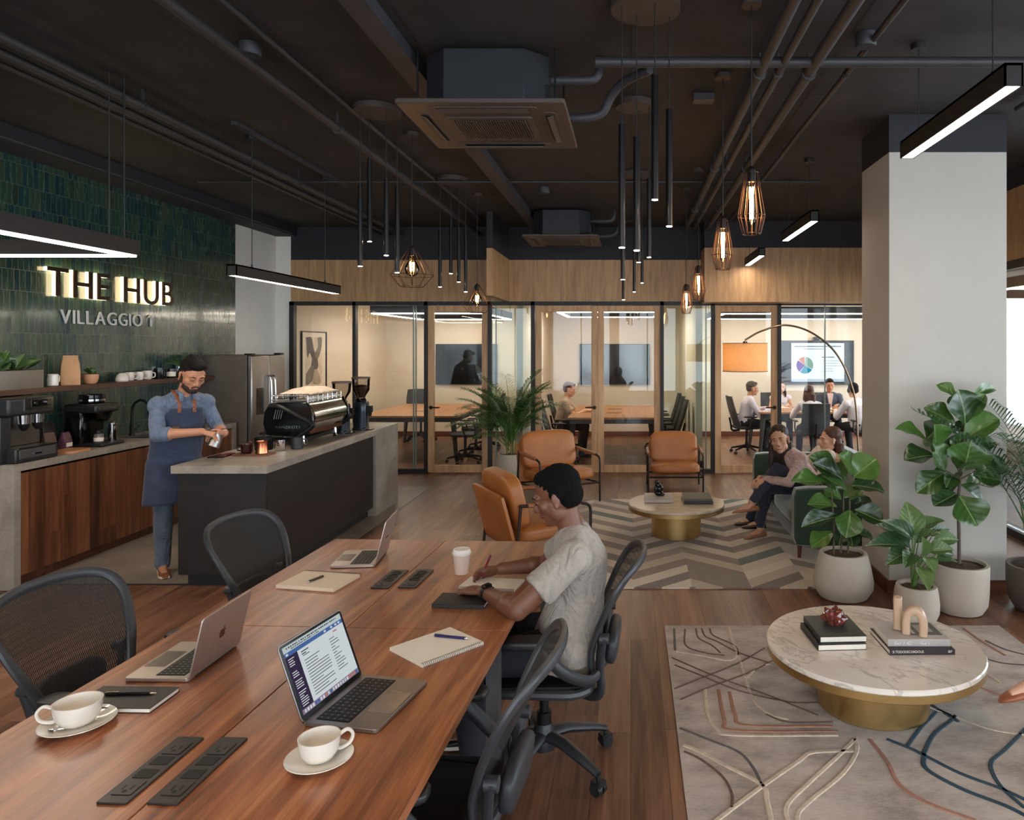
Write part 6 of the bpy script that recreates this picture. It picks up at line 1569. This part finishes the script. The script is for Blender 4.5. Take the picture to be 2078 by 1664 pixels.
def cap(b, m, s, z=.048, y=-.022, r=(.084,.097,.084), ext=()):
    rot = m.to_3x3(); P = lambda x,y_,z_: m @ V((x*s,y_*s,z_*s))
    b.ell(P(0,y,z), tuple(q*s for q in r), rot, 24, 16)
    for (x,y_,z_,rx,ry,rz) in ext: b.ell(P(x,y_,z_), (rx*s,ry*s,rz*s), rot, 18, 12)
def person(label, base, J, s=1.0, vox=.008, skinm=None, fem=False, smile=0.0, top=None, sleeve='long', pants=None, shoes=None, hairf=None, hairm=None, fit=1.0, bottoms=True, eyes=True, lids=0.0, curlL=.45, curlR=.45, shoe='shoe', wr=(.006, 11), barefoot=False, bust=0.0, handargs=None, group=None, hs=1.06, shk=1.0):
    """J: joints. pel, chest, neck, head, hf (head forward), pitch, roll, f0 (pelvis forward), f1 (chest forward), wL/wR wrists, dL/dR hand directions, nL/nR palm normals, eL/eR elbow hints, aL/aR ankles, kL/kR knee hints, tL/tR toe directions"""
    r = thing('person', label, 'person', base, 0, group)
    up = V((0,0,1)); f0, f1 = V(J['f0']).normalized(), V(J['f1']).normalized()
    s0 = f0.cross(up).normalized(); s1 = f1.cross(up).normalized()       # person's right
    pel, chest, neck = V(J['pel']), V(J['chest']), V(J['neck'])
    hm = headm(J['head'], J['hf'], J.get('pitch',0), J.get('roll',0)); hc = V(J['head'])
    shw = (.168 if fem else .188)*s*shk; S0 = s; hpw = .088*s
    sp_ = (neck-chest).normalized()
    sh = {'R': chest+s1*shw+sp_*.055*s, 'L': chest-s1*shw+sp_*.055*s}
    for k in 'LR':
        if 'sh'+k in J: sh[k] = V(J['sh'+k])
    hp = {'R': pel+s0*hpw, 'L': pel-s0*hpw}
    el, kn = {}, {}
    for k in 'LR':
        el[k] = V(J['j'+k]) if 'j'+k in J else ik(sh[k], J['w'+k], .285*s, .255*s, J['e'+k])
        kn[k] = ik(hp[k], J['a'+k], .43*s, .415*s, J['k'+k])
    def torso(b, g, lo=0, hem=None):
        mid = (pel+chest)/2 + (f0+f1)*.5*(-.012*s); low = pel-(chest-pel).normalized()*.09*s
        tp = chest+sp_*.075*s; w_ = .88 if fem else 1.0
        pts = [low, pel, pel.lerp(mid,.6), mid.lerp(chest,.25), mid.lerp(chest,.75), chest, tp, neck]
        rx = [.130,.165 if not fem else .168,.152*w_,.142*w_ if fem else .150,.160*w_,.168*w_,.135*w_,.062]; ry = [.09,.118,.112,.104,.112,.112,.088,.058]
        if g and not bottoms: rx[0:3] = [.178,.190,.165*w_]; ry[0:3] = [.135,.142,.122]
        sd = [s0,s0,s0.lerp(s1,.3),s0.lerp(s1,.5),s0.lerp(s1,.8),s1,s1,s1]
        i0 = lo
        loft(b, pts[i0:], sd[i0:], [q*s+g for q in rx[i0:]], [q*s+g for q in ry[i0:]])
        for k in 'LR': b.ell(sh[k], (.062 if not fem else .052)*s+g, None, 14, 10); b.tube([sh[k]-V((0,0,.005)), neck-(sh[k]-neck)*.0-sp_*.02*s], [.052*s+g,.05*s+g], 12)
        if bust:
            for sx in (-1,1): b.ell(chest+s1*sx*.075*s+f1*(.085*s)-sp_*.05*s, .062*s+g, None, 14, 10)
    ar = (.050,.043,.030) if not fem else (.043,.036,.026)
    # ---- body, one skin
    b = B(); torso(b, 0)
    b.tube([neck-sp_*.06*s, neck+sp_*.02*s, hm @ V((0,-.022*s,-.055*s))], [.066*s,.055*s if not fem else .046*s,.055*s if not fem else .046*s], 16)
    head(b, hm, s*hs, fem, smile)
    for k in 'LR':
        w_ = V(J['w'+k]); limb(b, [sh[k], el[k], w_], [q*s for q in ar])
        fm = el[k].lerp(w_, .28); b.ell(fm, ar[1]*1.06*s, None, 12, 8)
        limb(b, [hp[k], kn[k], V(J['a'+k])], [.082*s,.056*s,.036*s]); b.ell(kn[k].lerp(V(J['a'+k]),.28)-V(J['t'+k]).normalized()*.012*s, .054*s, None, 12, 8)
        ha = (handargs or {}).get(k, {}); sd = -1 if k == 'L' else 1
        if 'side' in ha: sd = ha['side']
        hand(b, w_, J['d'+k], J['n'+k], sd, (curlL if k == 'L' else curlR), s*(.92 if fem else 1.0), ha.get('thumb', .5))
        a = V(J['a'+k]); td = V(J['t'+k]).normalized(); b.tube([a+V((0,0,.01))-td*.03*s, a-V((0,0,.05*s))+td*.04*s, a-V((0,0,.068*s))+td*.13*s], [.034*s,.034*s,.022*s], 12)
    body = fuse(b, vox, 2, .4)
    lp = [hm @ V((x*s*hs,y*s*hs,z*s*hs)) for x,y,z in ((-.015,.086,-.060),(-.006,.093,-.060),(.006,.093,-.060),(.015,.086,-.060),(0,.092,-.0655),(0,.092,-.0545))]
    for f in body.bm.faces:
        c = f.calc_center_median(); f.material_index = 1 if min((c-q).length for q in lp) < .0085*s*hs else 0
    obj('body', body, skinm, r, world=True, ang=180)
    # ---- clothes
    if top:
        b = B(); torso(b, .013*fit*s)
        for k in 'LR':
            w_ = V(J['w'+k])
            if sleeve == 'long': limb(b, [sh[k], el[k], el[k].lerp(w_, .94)], [ar[0]*s+.014*fit*s, ar[1]*s+.013*fit*s, ar[2]*s+.012*s])
            elif sleeve == 'rolled': limb(b, [sh[k], el[k], el[k].lerp(w_, .22)], [ar[0]*s+.008*s, ar[1]*s+.011*s, ar[1]*s+.008*s]); b.tube([el[k].lerp(w_,.10), el[k].lerp(w_,.30)], [ar[1]*s+.012*s]*2, 14)
            elif sleeve == 'short':
                e2 = sh[k].lerp(el[k], .66); b.tube([sh[k], sh[k].lerp(el[k],.4), e2], [ar[0]*s+.016*s, ar[0]*s+.021*s, ar[0]*s+.024*s], 16)
        g = wrinkle(fuse(b, max(vox, .008), 3), wr[0], wr[1], (1,1,.55))
        obj('top', g, top, r, world=True, ang=180)
    if pants:
        b = B(); low = pel-(chest-pel).normalized()*.09*s
        loft(b, [low, pel, pel.lerp(chest,.28)], [s0]*3, [.145*s,.180*s,.165*s], [.105*s,.132*s,.122*s])
        for k in 'LR': limb(b, [hp[k], kn[k], kn[k].lerp(V(J['a'+k]), .93 if shoe == 'flat' else 1.04)], [.098*s,.070*s,(.046 if shoe == 'flat' else .058)*s])
        obj('trousers', wrinkle(fuse(b, max(vox,.009), 3), .003, 10, (1,1,.5), 5), pants, r, world=True, ang=180)
    if shoes:
        for k in 'LR':
            a = V(J['a'+k]); td = V(J['t'+k]).normalized(); dn = V(J['sole'+k]).normalized() if 'sole'+k in J else V((0,0,-1)); dn = (dn-td*dn.dot(td)).normalized(); sd = td.cross(dn)
            b = B(); g = 0.0 if shoe == 'flat' else .004
            ps = [(-.065,.030,.030),(-.045,.046,.034),(.0,.052,.036),(.05,.060,.036),(.10,.070,.042),(.145,.076,.040),(.185,.080,.026),(.205,.084,.008)]
            hh = [.050,.055,.058,.046,.034,.026,.018,.006]
            if shoe == 'flat': hh = [.044,.050,.050,.044,.036,.030,.022,.006]
            rings = []
            for (t_,dz,wd),h in zip(ps, hh):
                c = a+td*t_*s+dn*(.088*s-h*s*.5 if True else 0); rings.append([c+sd*(wd*s*math.cos(q_))*(1 if math.sin(q_)*1 > -.2 else 1)+dn*(h*s*.5*(-1 if math.sin(q_) > 0 else 1)*abs(math.sin(q_))**.6) for q_ in [2*PI*i/16 for i in range(16)]])
            b.rings(rings)
            so_ = obj('shoe', b, shoes[0], r, world=True, ang=60)
            if shoe != 'flat':
                q = B(); q.rings([[a+td*(t_*s*1.02)+dn*(.088*s-z)+sd*(wd*s*1.05*c) for c in (-1,-.5,.5,1)]+[a+td*(t_*s*1.02)+dn*(.088*s-z+.016)+sd*(wd*s*1.05*c) for c in (1,.5,-.5,-1)] for (t_,dz,wd) in ps[:-1] for z in (.012,)])
                obj('sole', q, shoes[1], so_, world=True)
    if hairf:
        b = B(); hairf(b, hm, s*hs); obj('hair', wrinkle(fuse(b, max(.006, vox), 2), .0025, 60, (1,1,.35)), hairm, r, world=True, ang=180)
    add_face(r, hm, s*hs, hairm, eyes, lids, smile=smile)
    r['_hm'] = 0; del r['_hm']
    return r, dict(sh=sh, el=el, kn=kn, hp=hp, hm=hm, s0=s0, s1=s1)
NAVYJ = cloth('navy_denim', rgb(40,44,60)); BLUEJ = cloth('grey_blue_denim', rgb(84,94,106), .25, 9); BLKT = pm('black_trousers', rgb(30,30,38), .8)
CHAM = cloth('chambray', rgb(94,108,130), .2, 20); TEE = cloth('heather_grey_tee', rgb(162,152,141), .1, 60)
# ---- man writing at the work table
SK1 = skin('skin_deep', (112,70,50), (104,58,50))
man, mj = person('man in a heather grey tee sitting at the work table and writing in a notebook', (-.30, 3.2, 0), dict(
    pel=(-.275,3.2,.565), chest=(-.225,3.2,.91), neck=(-.262,3.2,1.045), head=(-.325,3.20,1.19), hf=(-1,.10,0), pitch=-.34, f0=(-1,0,0), f1=(-1,.03,0),
    shL=(-.232,3.02,.975), shR=(-.245,3.38,.975), jL=(-.455,2.925,.79), jR=(-.41,3.53,.795), wL=(-.635,3.165,.785), wR=(-.615,3.455,.795), dL=(-.82,.52,-.10), dR=(-.92,-.10,-.18), nL=(0,.1,-1), nR=(-.2,-.75,-.65), eL=(0,-1,0), eR=(0,1,0),
    aL=(-.66,3.08,.10), aR=(-.72,3.36,.10), kL=(-1,-.2,1), kR=(-1,.2,1), tL=(-1,0,0), tR=(-1,0,0)), s=1.0, vox=.0052, skinm=SK1, top=TEE, sleeve='short', pants=BLKT, shoes=[BLACK, WHITEC],
    hairf=lambda b,m,s: cap(b,m,s,.049,-.025,(.0785,.0945,.082),((0,-.055,-.005,.070,.058,.062),(.062,-.02,.02,.020,.036,.034),(-.062,-.02,.02,.020,.036,.034),(0,.024,.090,.056,.046,.031))), hairm=HAIRC, bottoms=False, eyes=False, curlL=[.12,.12,.14,.18], curlR=[.55,.6,.65,.7], wr=(.008,9))
w_ = V((-.635,3.165,.785)); e_ = mj['el']['L']; d = (w_-e_).normalized()
wb = obj('watch_strap', B().tube([w_-d*.045, w_-d*.022], [.0335,.0325], 24), BLACK, man, world=True)
q_ = V((0,-.30,.95)); q_ = (q_-d*q_.dot(d)).normalized()
wf = B().cushion((0,0,0),(.036,.042,.011),None,6,6,0); wf.xf(MX.Translation(w_-d*.033+q_*.034) @ MX(((d.x, d.cross(q_).x*-1, q_.x,0),(d.y,d.cross(q_).y*-1,q_.y,0),(d.z,d.cross(q_).z*-1,q_.z,0),(0,0,0,1))))
obj('watch_face', wf, DGLOSS, wb, world=True, label='dark rounded square watch face')
pen('dark red pen in the writing man\'s hand', at(996,1126,3.42), fl(974,1176,.7515), 0, pm('pen_red', rgb(120,34,44), .3), .0052)
# ---- barista
SK2 = skin('skin_tan', (182,128,98), (168,104,86))
fb_ = V((.75,-.66,0))
bar, bj = person('bearded barista in a denim shirt and navy apron holding a steel jug behind the bar', (-3.72, 5.9, .004), dict(
    pel=(-3.675,5.87,.97), chest=(-3.60,5.83,1.335), neck=(-3.545,5.80,1.475), head=(-3.455,5.745,1.617), hf=(.80,-.60,0), pitch=-.42, roll=-.06, f0=fb_, f1=fb_,
    wR=(-3.295,5.60,1.19), wL=(-3.20,5.745,1.165), jR=(-3.605,5.545,1.175), jL=(-3.385,5.985,1.165), dR=(.93,.25,-.28), dL=(-.25,-.80,-.30), nR=(.10,.25,-1), nL=(-.85,.25,.1), eR=(0,-1,-1), eL=(1,1,-1),
    aR=(-3.80,5.92,.10), aL=(-3.66,6.14,.10), kR=(.75,-.66,0), kL=(.75,-.66,0), tR=(.62,-.78,0), tL=(.8,-.6,0)), s=1.0, vox=.0055, skinm=SK2, top=CHAM, sleeve='rolled', pants=BLUEJ, shoes=[pm('brown_suede', rgb(124,72,40), .7, bump=.3), pm('sole_white', rgb(208,196,182), .6)],
    hairf=lambda b,m,s: cap(b,m,s,.050,-.022,(.0785,.094,.083),((0,.045,.098,.060,.052,.032),(0,-.055,.0,.068,.054,.060),(.064,-.025,.015,.018,.032,.030),(-.064,-.025,.015,.018,.032,.030))), hairm=HAIRB, eyes=False, shk=.90, hs=1.12, curlL=[.55,.6,.6,.6], curlR=[.45,.5,.5,.5], wr=(.008,10))
hm = bj['hm']; b = B()
P_ = lambda x,y,z: hm @ V((x*1.12,y*1.12,z*1.12))
for c, r_ in (((0,.052,-.088),(.040,.036,.026)),((.042,.012,-.060),(.020,.038,.036)),((-.042,.012,-.060),(.020,.038,.036)),((0,.030,-.092),(.044,.040,.022)),((.034,.042,-.074),(.022,.028,.024)),((-.034,.042,-.074),(.022,.028,.024)),((.062,-.002,-.03),(.012,.016,.028)),((-.062,-.002,-.03),(.012,.016,.028)),((0,.083,-.080),(.014,.010,.008))): b.ell(P_(*c), tuple(q*1.15 for q in r_), hm.to_3x3(), 16, 10)
b.tube([P_(-.026,.080,-.062),P_(-.016,.090,-.049),P_(0,.093,-.046),P_(.016,.090,-.049),P_(.026,.080,-.062)],[.005,.006,.005,.006,.005],8)
obj('beard', fuse(b,.005,2), pm('beard_stubble', rgb(44,30,24), .8, var=.4, scale=120, bump=.8, bscale=400), bar, world=True, ang=180)
AP = cloth('apron_denim', rgb(46,55,78), .15, 12, 3.0, .4); STRAP = pm('leather_strap', rgb(120,70,44), .5)
pel, chest = V((-3.675,5.87,.97)), V((-3.60,5.83,1.335)); s1 = bj['s1']; f_ = fb_.normalized()
def apron(u, v):
    z = lerp(1.36, .60, v); c = pel.lerp(chest, (z-.97)/.365); c = V((c.x, c.y, z))
    if z < .97: c = V((lerp(-3.675,-3.70,(.97-z)/.37), 5.87, z))
    hw = lerp(.62, 1.35, min(1,max(0,(1.36-z)/.20))**1.2) if z > 1.14 else 1.45
    a = (u-.5)*2*hw; rx, ry = (.192, .160)
    if z < .95: rx, ry = .205+.02*(.95-z), .165+.01*math.sin(u*9)
    return c + s1*(rx*math.sin(a)) + f_*(ry*math.cos(a)) + f_*(.003*NZ.noise(V((u*6,v*9,2))))
ap = obj('apron', B().grid(apron, 30, 36, .006), AP, bar, world=True, ang=180)
def patch(name, u0, u1, v0, v1, m, par, th=.004, off=.004):
    def f(u,v):
        p = V(apron(lerp(u0,u1,u), lerp(v0,v1,v))); n_ = (p-V((pel.x,pel.y,p.z))).normalized(); return p+n_*off
    return obj(name, B().grid(f, 8, 8, th), m, par, world=True)
patch('pocket', .42, .74, .17, .30, AP, ap, .005, .005); nt = patch('name_tag', .60, .71, .185, .21, pm('tag_leather', rgb(110,86,64), .5), ap, .004, .009)
patch('pocket', .30, .74, .52, .70, AP, ap, .005, .005)
b = B()
for u in (.30,.75):
    sh_ = bj['sh']['R' if u > .5 else 'L']; nb = V((-3.545,5.80,1.475)); top_ = sh_.lerp(nb, .52)+V((0,0,.062)); p0 = V(apron(u,.0)); 
    pts = bez([p0-V((0,0,.03))+f_*.006, p0+V((0,0,.05))+f_*.004, top_+f_*.035, top_-f_*.05+V((0,0,-.012)), top_-f_*.13-V((0,0,.10))], 20)
    b.tube(pts, .013, 8, (.25,1), up=f_)
obj('strap', b, STRAP, ap, world=True)
b = B()
for u in (.30,.75):
    for k in range(4): p0 = V(apron(u,.0)); b.ell(p0+V((0,0,-.025+k*.018))+f_*.010+s1*(.006 if k%2 else -.006), .0045, None, 8, 6)
obj('rivet', b, COPPER, ap, world=True)
cb = B(); nk = V((-3.545,5.80,1.475)); hd_ = V((-3.455,5.745,1.617)); ax = (hd_-nk).normalized()
for sx in (-1,1): cb.tube(bez([nk-f_*.055+ax*.03, nk+s1*sx*.062+ax*.028-f_*.01, nk+s1*sx*.045+f_*.062-V((0,0,.005)), nk+s1*sx*.06+f_*.095-V((0,0,.06))], 18), .018, 8, (.35,1))
obj('collar', cb, CHAM, bar, world=True)
wl = V((-3.20,5.745,1.165)); d = (wl-bj['el']['L']).normalized(); obj('watch', B().tube([wl-d*.035, wl-d*.015],[.033,.032],20), BLACK, bar, world=True)
jc = V((-3.228,5.635,1.07)); jr = vessel('steel_jug', 'brushed steel milk jug tilted in the barista\'s hands', 'pitcher', open_prof([(.040,0),(.045,.005),(.040,.06),(.034,.085),(.037,.105)],.003), jc, STEEL, hnd=([(-.036,0,.09),(-.07,0,.085),(-.07,0,.03),(-.043,0,.02)],.005)); jr.rotation_euler = (-.25,.30,0)
# ---- two women on the sofa
SK3 = skin('skin_olive', (196,146,116), (190,100,92)); SK4 = skin('skin_light', (212,164,136), (186,108,98))
KNIT = cloth('blush_knit', rgb(186,156,148), .16, 50, 6, .5, 150); TANS = pm('tan_shoe', rgb(150,96,66), .45); BLUSH2 = pm('oatmeal_knit', rgb(220,204,190), .9, var=.14, scale=30, bump=.7, bscale=170)
def long_hair(b, m, s, L=.30, wide=.06, front=1, sides=(-1,1)):
    cap(b, m, s, .053, -.0275, (.0835,.0965,.081), ((0,-.058,-.02,.078,.056,.085),))
    P = lambda x,y,z: m @ V((x*s,y*s,z*s))
    for x in (-.055,-.02,.02,.055):
        e = P(x,-.075,-.03); b.tube([e, e-V((0,0,L*.5)), e-V((0,0,L))],[.045*s,.045*s,.022*s],10)
    for sx in sides:
        e = P(sx*.072,-.015,.035); e2 = P(sx*.082,-.012,-.07); b.tube([e, e2, e2-V((0,0,L*.5))+m.to_3x3()@V((0,.03,0)), e2-V((0,0,L*.85))+m.to_3x3()@V((0,.04,0))],[.016*s,.024*s,.026*s,.010*s],10)
w1, _ = person('smiling woman in a blush knit leaning forward on the sofa with crossed legs', (1.62, 6.95, .012), dict(
    pel=(1.70,6.95,.51), chest=(1.535,6.91,.765), neck=(1.46,6.87,.86), head=(1.385,6.80,.975), hf=(-.34,-.94,0), pitch=-.02, roll=.16, f0=(-1,-.1,0), f1=(-.86,-.5,0),
    wR=(1.21,6.86,.61), wL=(1.25,6.78,.615), dR=(-.8,-.3,-.5), dL=(-.85,-.1,-.5), nR=(.3,-.4,-.8), nL=(.3,.4,-.8), eR=(.3,.4,-1), eL=(.3,-.8,-.6),
    aL=(1.12,6.76,.40), aR=(1.245,7.02,.10), kL=(-.3,0,1), kR=(-1,0,1), tL=(-.97,-.1,-.08), tR=(-.85,-.50,0)), s=.93, hs=1.16, vox=.0048, skinm=SK3, fem=True, smile=1.0, top=KNIT, sleeve='long', pants=NAVYJ, shoes=[TANS, TANS], shoe='flat', hairf=lambda b,m,s: long_hair(b,m,s,.24,sides=(1,)), hairm=HAIRD, bust=1, curlL=.3, curlR=.35)
w2, _ = person('brown-haired woman in an oatmeal top seen in profile, farther back on the sofa', (1.80, 7.40, .012), dict(
    pel=(1.80,7.42,.50), chest=(1.93,7.37,.72), neck=(1.975,7.35,.80), head=(2.00,7.33,.905), hf=(-1,-.10,0), pitch=.0, roll=0, f0=(-1,0,0), f1=(-1,-.1,0),
    wR=(1.62,7.52,.60), wL=(1.64,7.24,.60), dR=(-.8,-.6,-.1), dL=(-.8,.6,-.1), nR=(0,0,-1), nL=(0,0,-1), eR=(.5,1,-1), eL=(.5,-1,-1),
    aL=(1.30,7.36,.10), aR=(1.24,7.50,.10), kL=(-1,0,1), kR=(-1,0,1), tL=(-1,-.1,0), tR=(-1,-.2,0)), s=.92, hs=1.14, vox=.0065, skinm=SK4, fem=True, smile=.5, top=BLUSH2, sleeve='long', pants=NAVYJ, shoes=[pm('brown_loafer', rgb(96,66,50), .5), BLACK], hairf=lambda b,m,s: long_hair(b,m,s,.14,sides=()), hairm=HAIRN, bust=1)
# ---- meeting rooms
def sitter(label, x, y, f, z=0.0, s=.95, lean=.06, hd=(0,0), hf=None, pitch=-.1, fem=False, hands=(.36,.12), top=None, sleeve='long', pants=BLKT, sk=None, hairf=None, hairm=HAIRB, hz=.77, tall=0.0, **kw):
    f = V(f).normalized(); r_ = f.cross(V((0,0,1))); c = V((x,y,0)); sp = .53+z
    J = dict(pel=c+V((0,0,sp)), chest=c+f*lean+V((0,0,sp+.335*s)), neck=c+f*(lean+.03)+V((0,0,sp+.47*s)), head=c+f*(lean+.075+hd[0])+r_*hd[1]+V((0,0,sp+.615*s)), hf=hf or f, pitch=pitch, f0=f, f1=f,
        wR=c+f*hands[0]+r_*hands[1]+V((0,0,hz)), wL=c+f*hands[0]-r_*hands[1]+V((0,0,hz)), dR=f-r_*.5, dL=f+r_*.5, nR=(0,0,-1), nL=(0,0,-1), eR=r_*.6-V((0,0,1)), eL=-r_*.6-V((0,0,1)),
        aR=c+f*.36+r_*.12+V((0,0,.10)), aL=c+f*.36-r_*.12+V((0,0,.10)), kR=f+V((0,0,1)), kL=f+V((0,0,1)), tR=f, tL=f)
    return person(label, (x,y,0), J, s=s, vox=.010, skinm=sk or SK4, fem=fem, top=top, sleeve=sleeve, pants=pants, shoes=[BLACK, BLACK], hairf=hairf, hairm=hairm, **kw)
short = lambda b,m,s: cap(b,m,s,.050,-.024,(.080,.095,.083),((0,-.055,.0,.068,.054,.060),(0,.035,.095,.055,.05,.026)))
WSH = cloth('white_shirt', rgb(226,220,226), .04, 16, 6, .2); PSH = cloth('pale_shirt', rgb(206,200,214), .05, 16, 6, .2); BTEE = cloth('beige_tee', rgb(190,168,150)); JKT = cloth('slate_jacket', rgb(66,74,90), .1, 16, 6, .25)
sitter('person in a beige tee sitting alone at the table behind the double doors', -1.17, 12.3, (1,0,0), hands=(.42,.10), top=BTEE, sleeve='short', sk=SK4, hairf=short, hairm=HAIRN, pitch=-.2)
sitter('man in a pale shirt on the left of the busy meeting table, in profile', 1.96, 12.55, (1,.05,0), hands=(.40,.12), top=PSH, sk=SK2, hairf=short, hairm=pm('hair_grey_brown', rgb(70,60,54), .6, bump=.5))
sitter('woman in a sleeveless white blouse facing the camera at the meeting table', 2.80, 13.72, (0,-1,0), hands=(.34,.08), top=WSH, sleeve='none', fem=True, s=.90, sk=SK4, hairf=lambda b,m,s: long_hair(b,m,s,.14), hairm=HAIRD)
sitter('woman with long wavy brown hair seen from behind at the meeting table', 2.92, 11.85, (.05,1,0), hands=(.40,.2), top=WSH, fem=True, s=.90, sk=SK4, hairf=lambda b,m,s: long_hair(b,m,s,.30), hairm=HAIRN)
mj_, mjj = sitter('bearded man in a slate jacket facing the camera at the meeting table', 3.72, 13.72, (-.1,-1,0), hands=(.36,.10), top=JKT, sk=SK2, hairf=short, hairm=HAIRB)
b = B(); c = V((3.72,13.72,.53)); b.rings([[c+V((x-.02,-.222+.12*max(0,z-.34),z)) for x,z in ((-.05*k,.26*k+.12) if False else (-k*.055,.44),(k*.055,.44),(k*.012,.16),(-k*.012,.16))] for k in (1.0,)]+[[c+V((x-.02,-.17+.12*max(0,z-.34),z)) for x,z in ((-.055,.44),(.055,.44),(.012,.16),(-.012,.16))]])
obj('shirt_front', b, pm('pink_shirt', rgb(214,186,180), .8), mj_, world=True)
hp_, hj = sitter('person in a white shirt wearing headphones, at the right end of the meeting table', 3.72, 11.95, (-.35,.95,0), hands=(.38,.16), top=WSH, sk=SK4, hairf=short, hairm=HAIRB)
hm = hj['hm']; b = B(); b.tube([hm @ V((.095*math.cos(a)*.95, -.01, .02+.115*math.sin(a))) for a in [PI*k/14 for k in range(15)]], .009, 8)
for sx in (-1,1): b.ell(hm @ V((sx*.088,-.01,.0)), (.02,.034,.04), hm.to_3x3(), 14, 10)
obj('headphones', b, BLKP, hp_, world=True)
for k, (x, y, rz, lab) in enumerate(((2.7,13.15,.2,'white papers before the woman in the white blouse'),(3.45,12.9,-.3,'white papers in the middle of the busy meeting table'),(3.3,12.45,.1,'white papers before the long-haired woman'))):
    pb = B(); [pb.box((0,0,.001+.002*j),(.21,.297,.0016),RZ(.05*j)) for j in range(3)]; solo('papers', pb, PAPER, lab, 'papers', loc=(x,y,.741)).rotation_euler = (0,0,rz)
# ---- woman just outside the right edge: only her crossed foot shows
w3, _ = person('woman whose tan pointed shoe and ankle reach in at the right edge of the photo', (2.4, 3.22, 0), dict(
    pel=(2.52,3.22,.50), chest=(2.62,3.22,.84), neck=(2.62,3.22,.97), head=(2.58,3.22,1.11), hf=(-1,.3,0), pitch=0, f0=(-1,0,0), f1=(-1,0,0),
    wR=(2.25,3.30,.64), wL=(2.25,3.12,.64), dR=(-.8,-.5,-.2), dL=(-.8,.5,-.2), nR=(0,0,-1), nL=(0,0,-1), eR=(.3,1,-1), eL=(.3,-1,-1),
    aL=(1.765,3.17,.425), aR=(2.12,3.30,.115), kL=(-.3,0,1), kR=(-1,0,1), tL=(-.97,.0,-.24), tR=(-1,0,0)), s=.93, vox=.008, skinm=SK4, fem=True, top=KNIT, pants=NAVYJ, shoes=[pm('rust_shoe', rgb(150,84,56), .4), TANS], shoe='flat', hairf=lambda b,m,s: long_hair(b,m,s,.2), hairm=HAIRD)
armchair('tan leather armchair of the woman at the right edge', (2.66, 3.22, .0125), PI/2, 1.0)
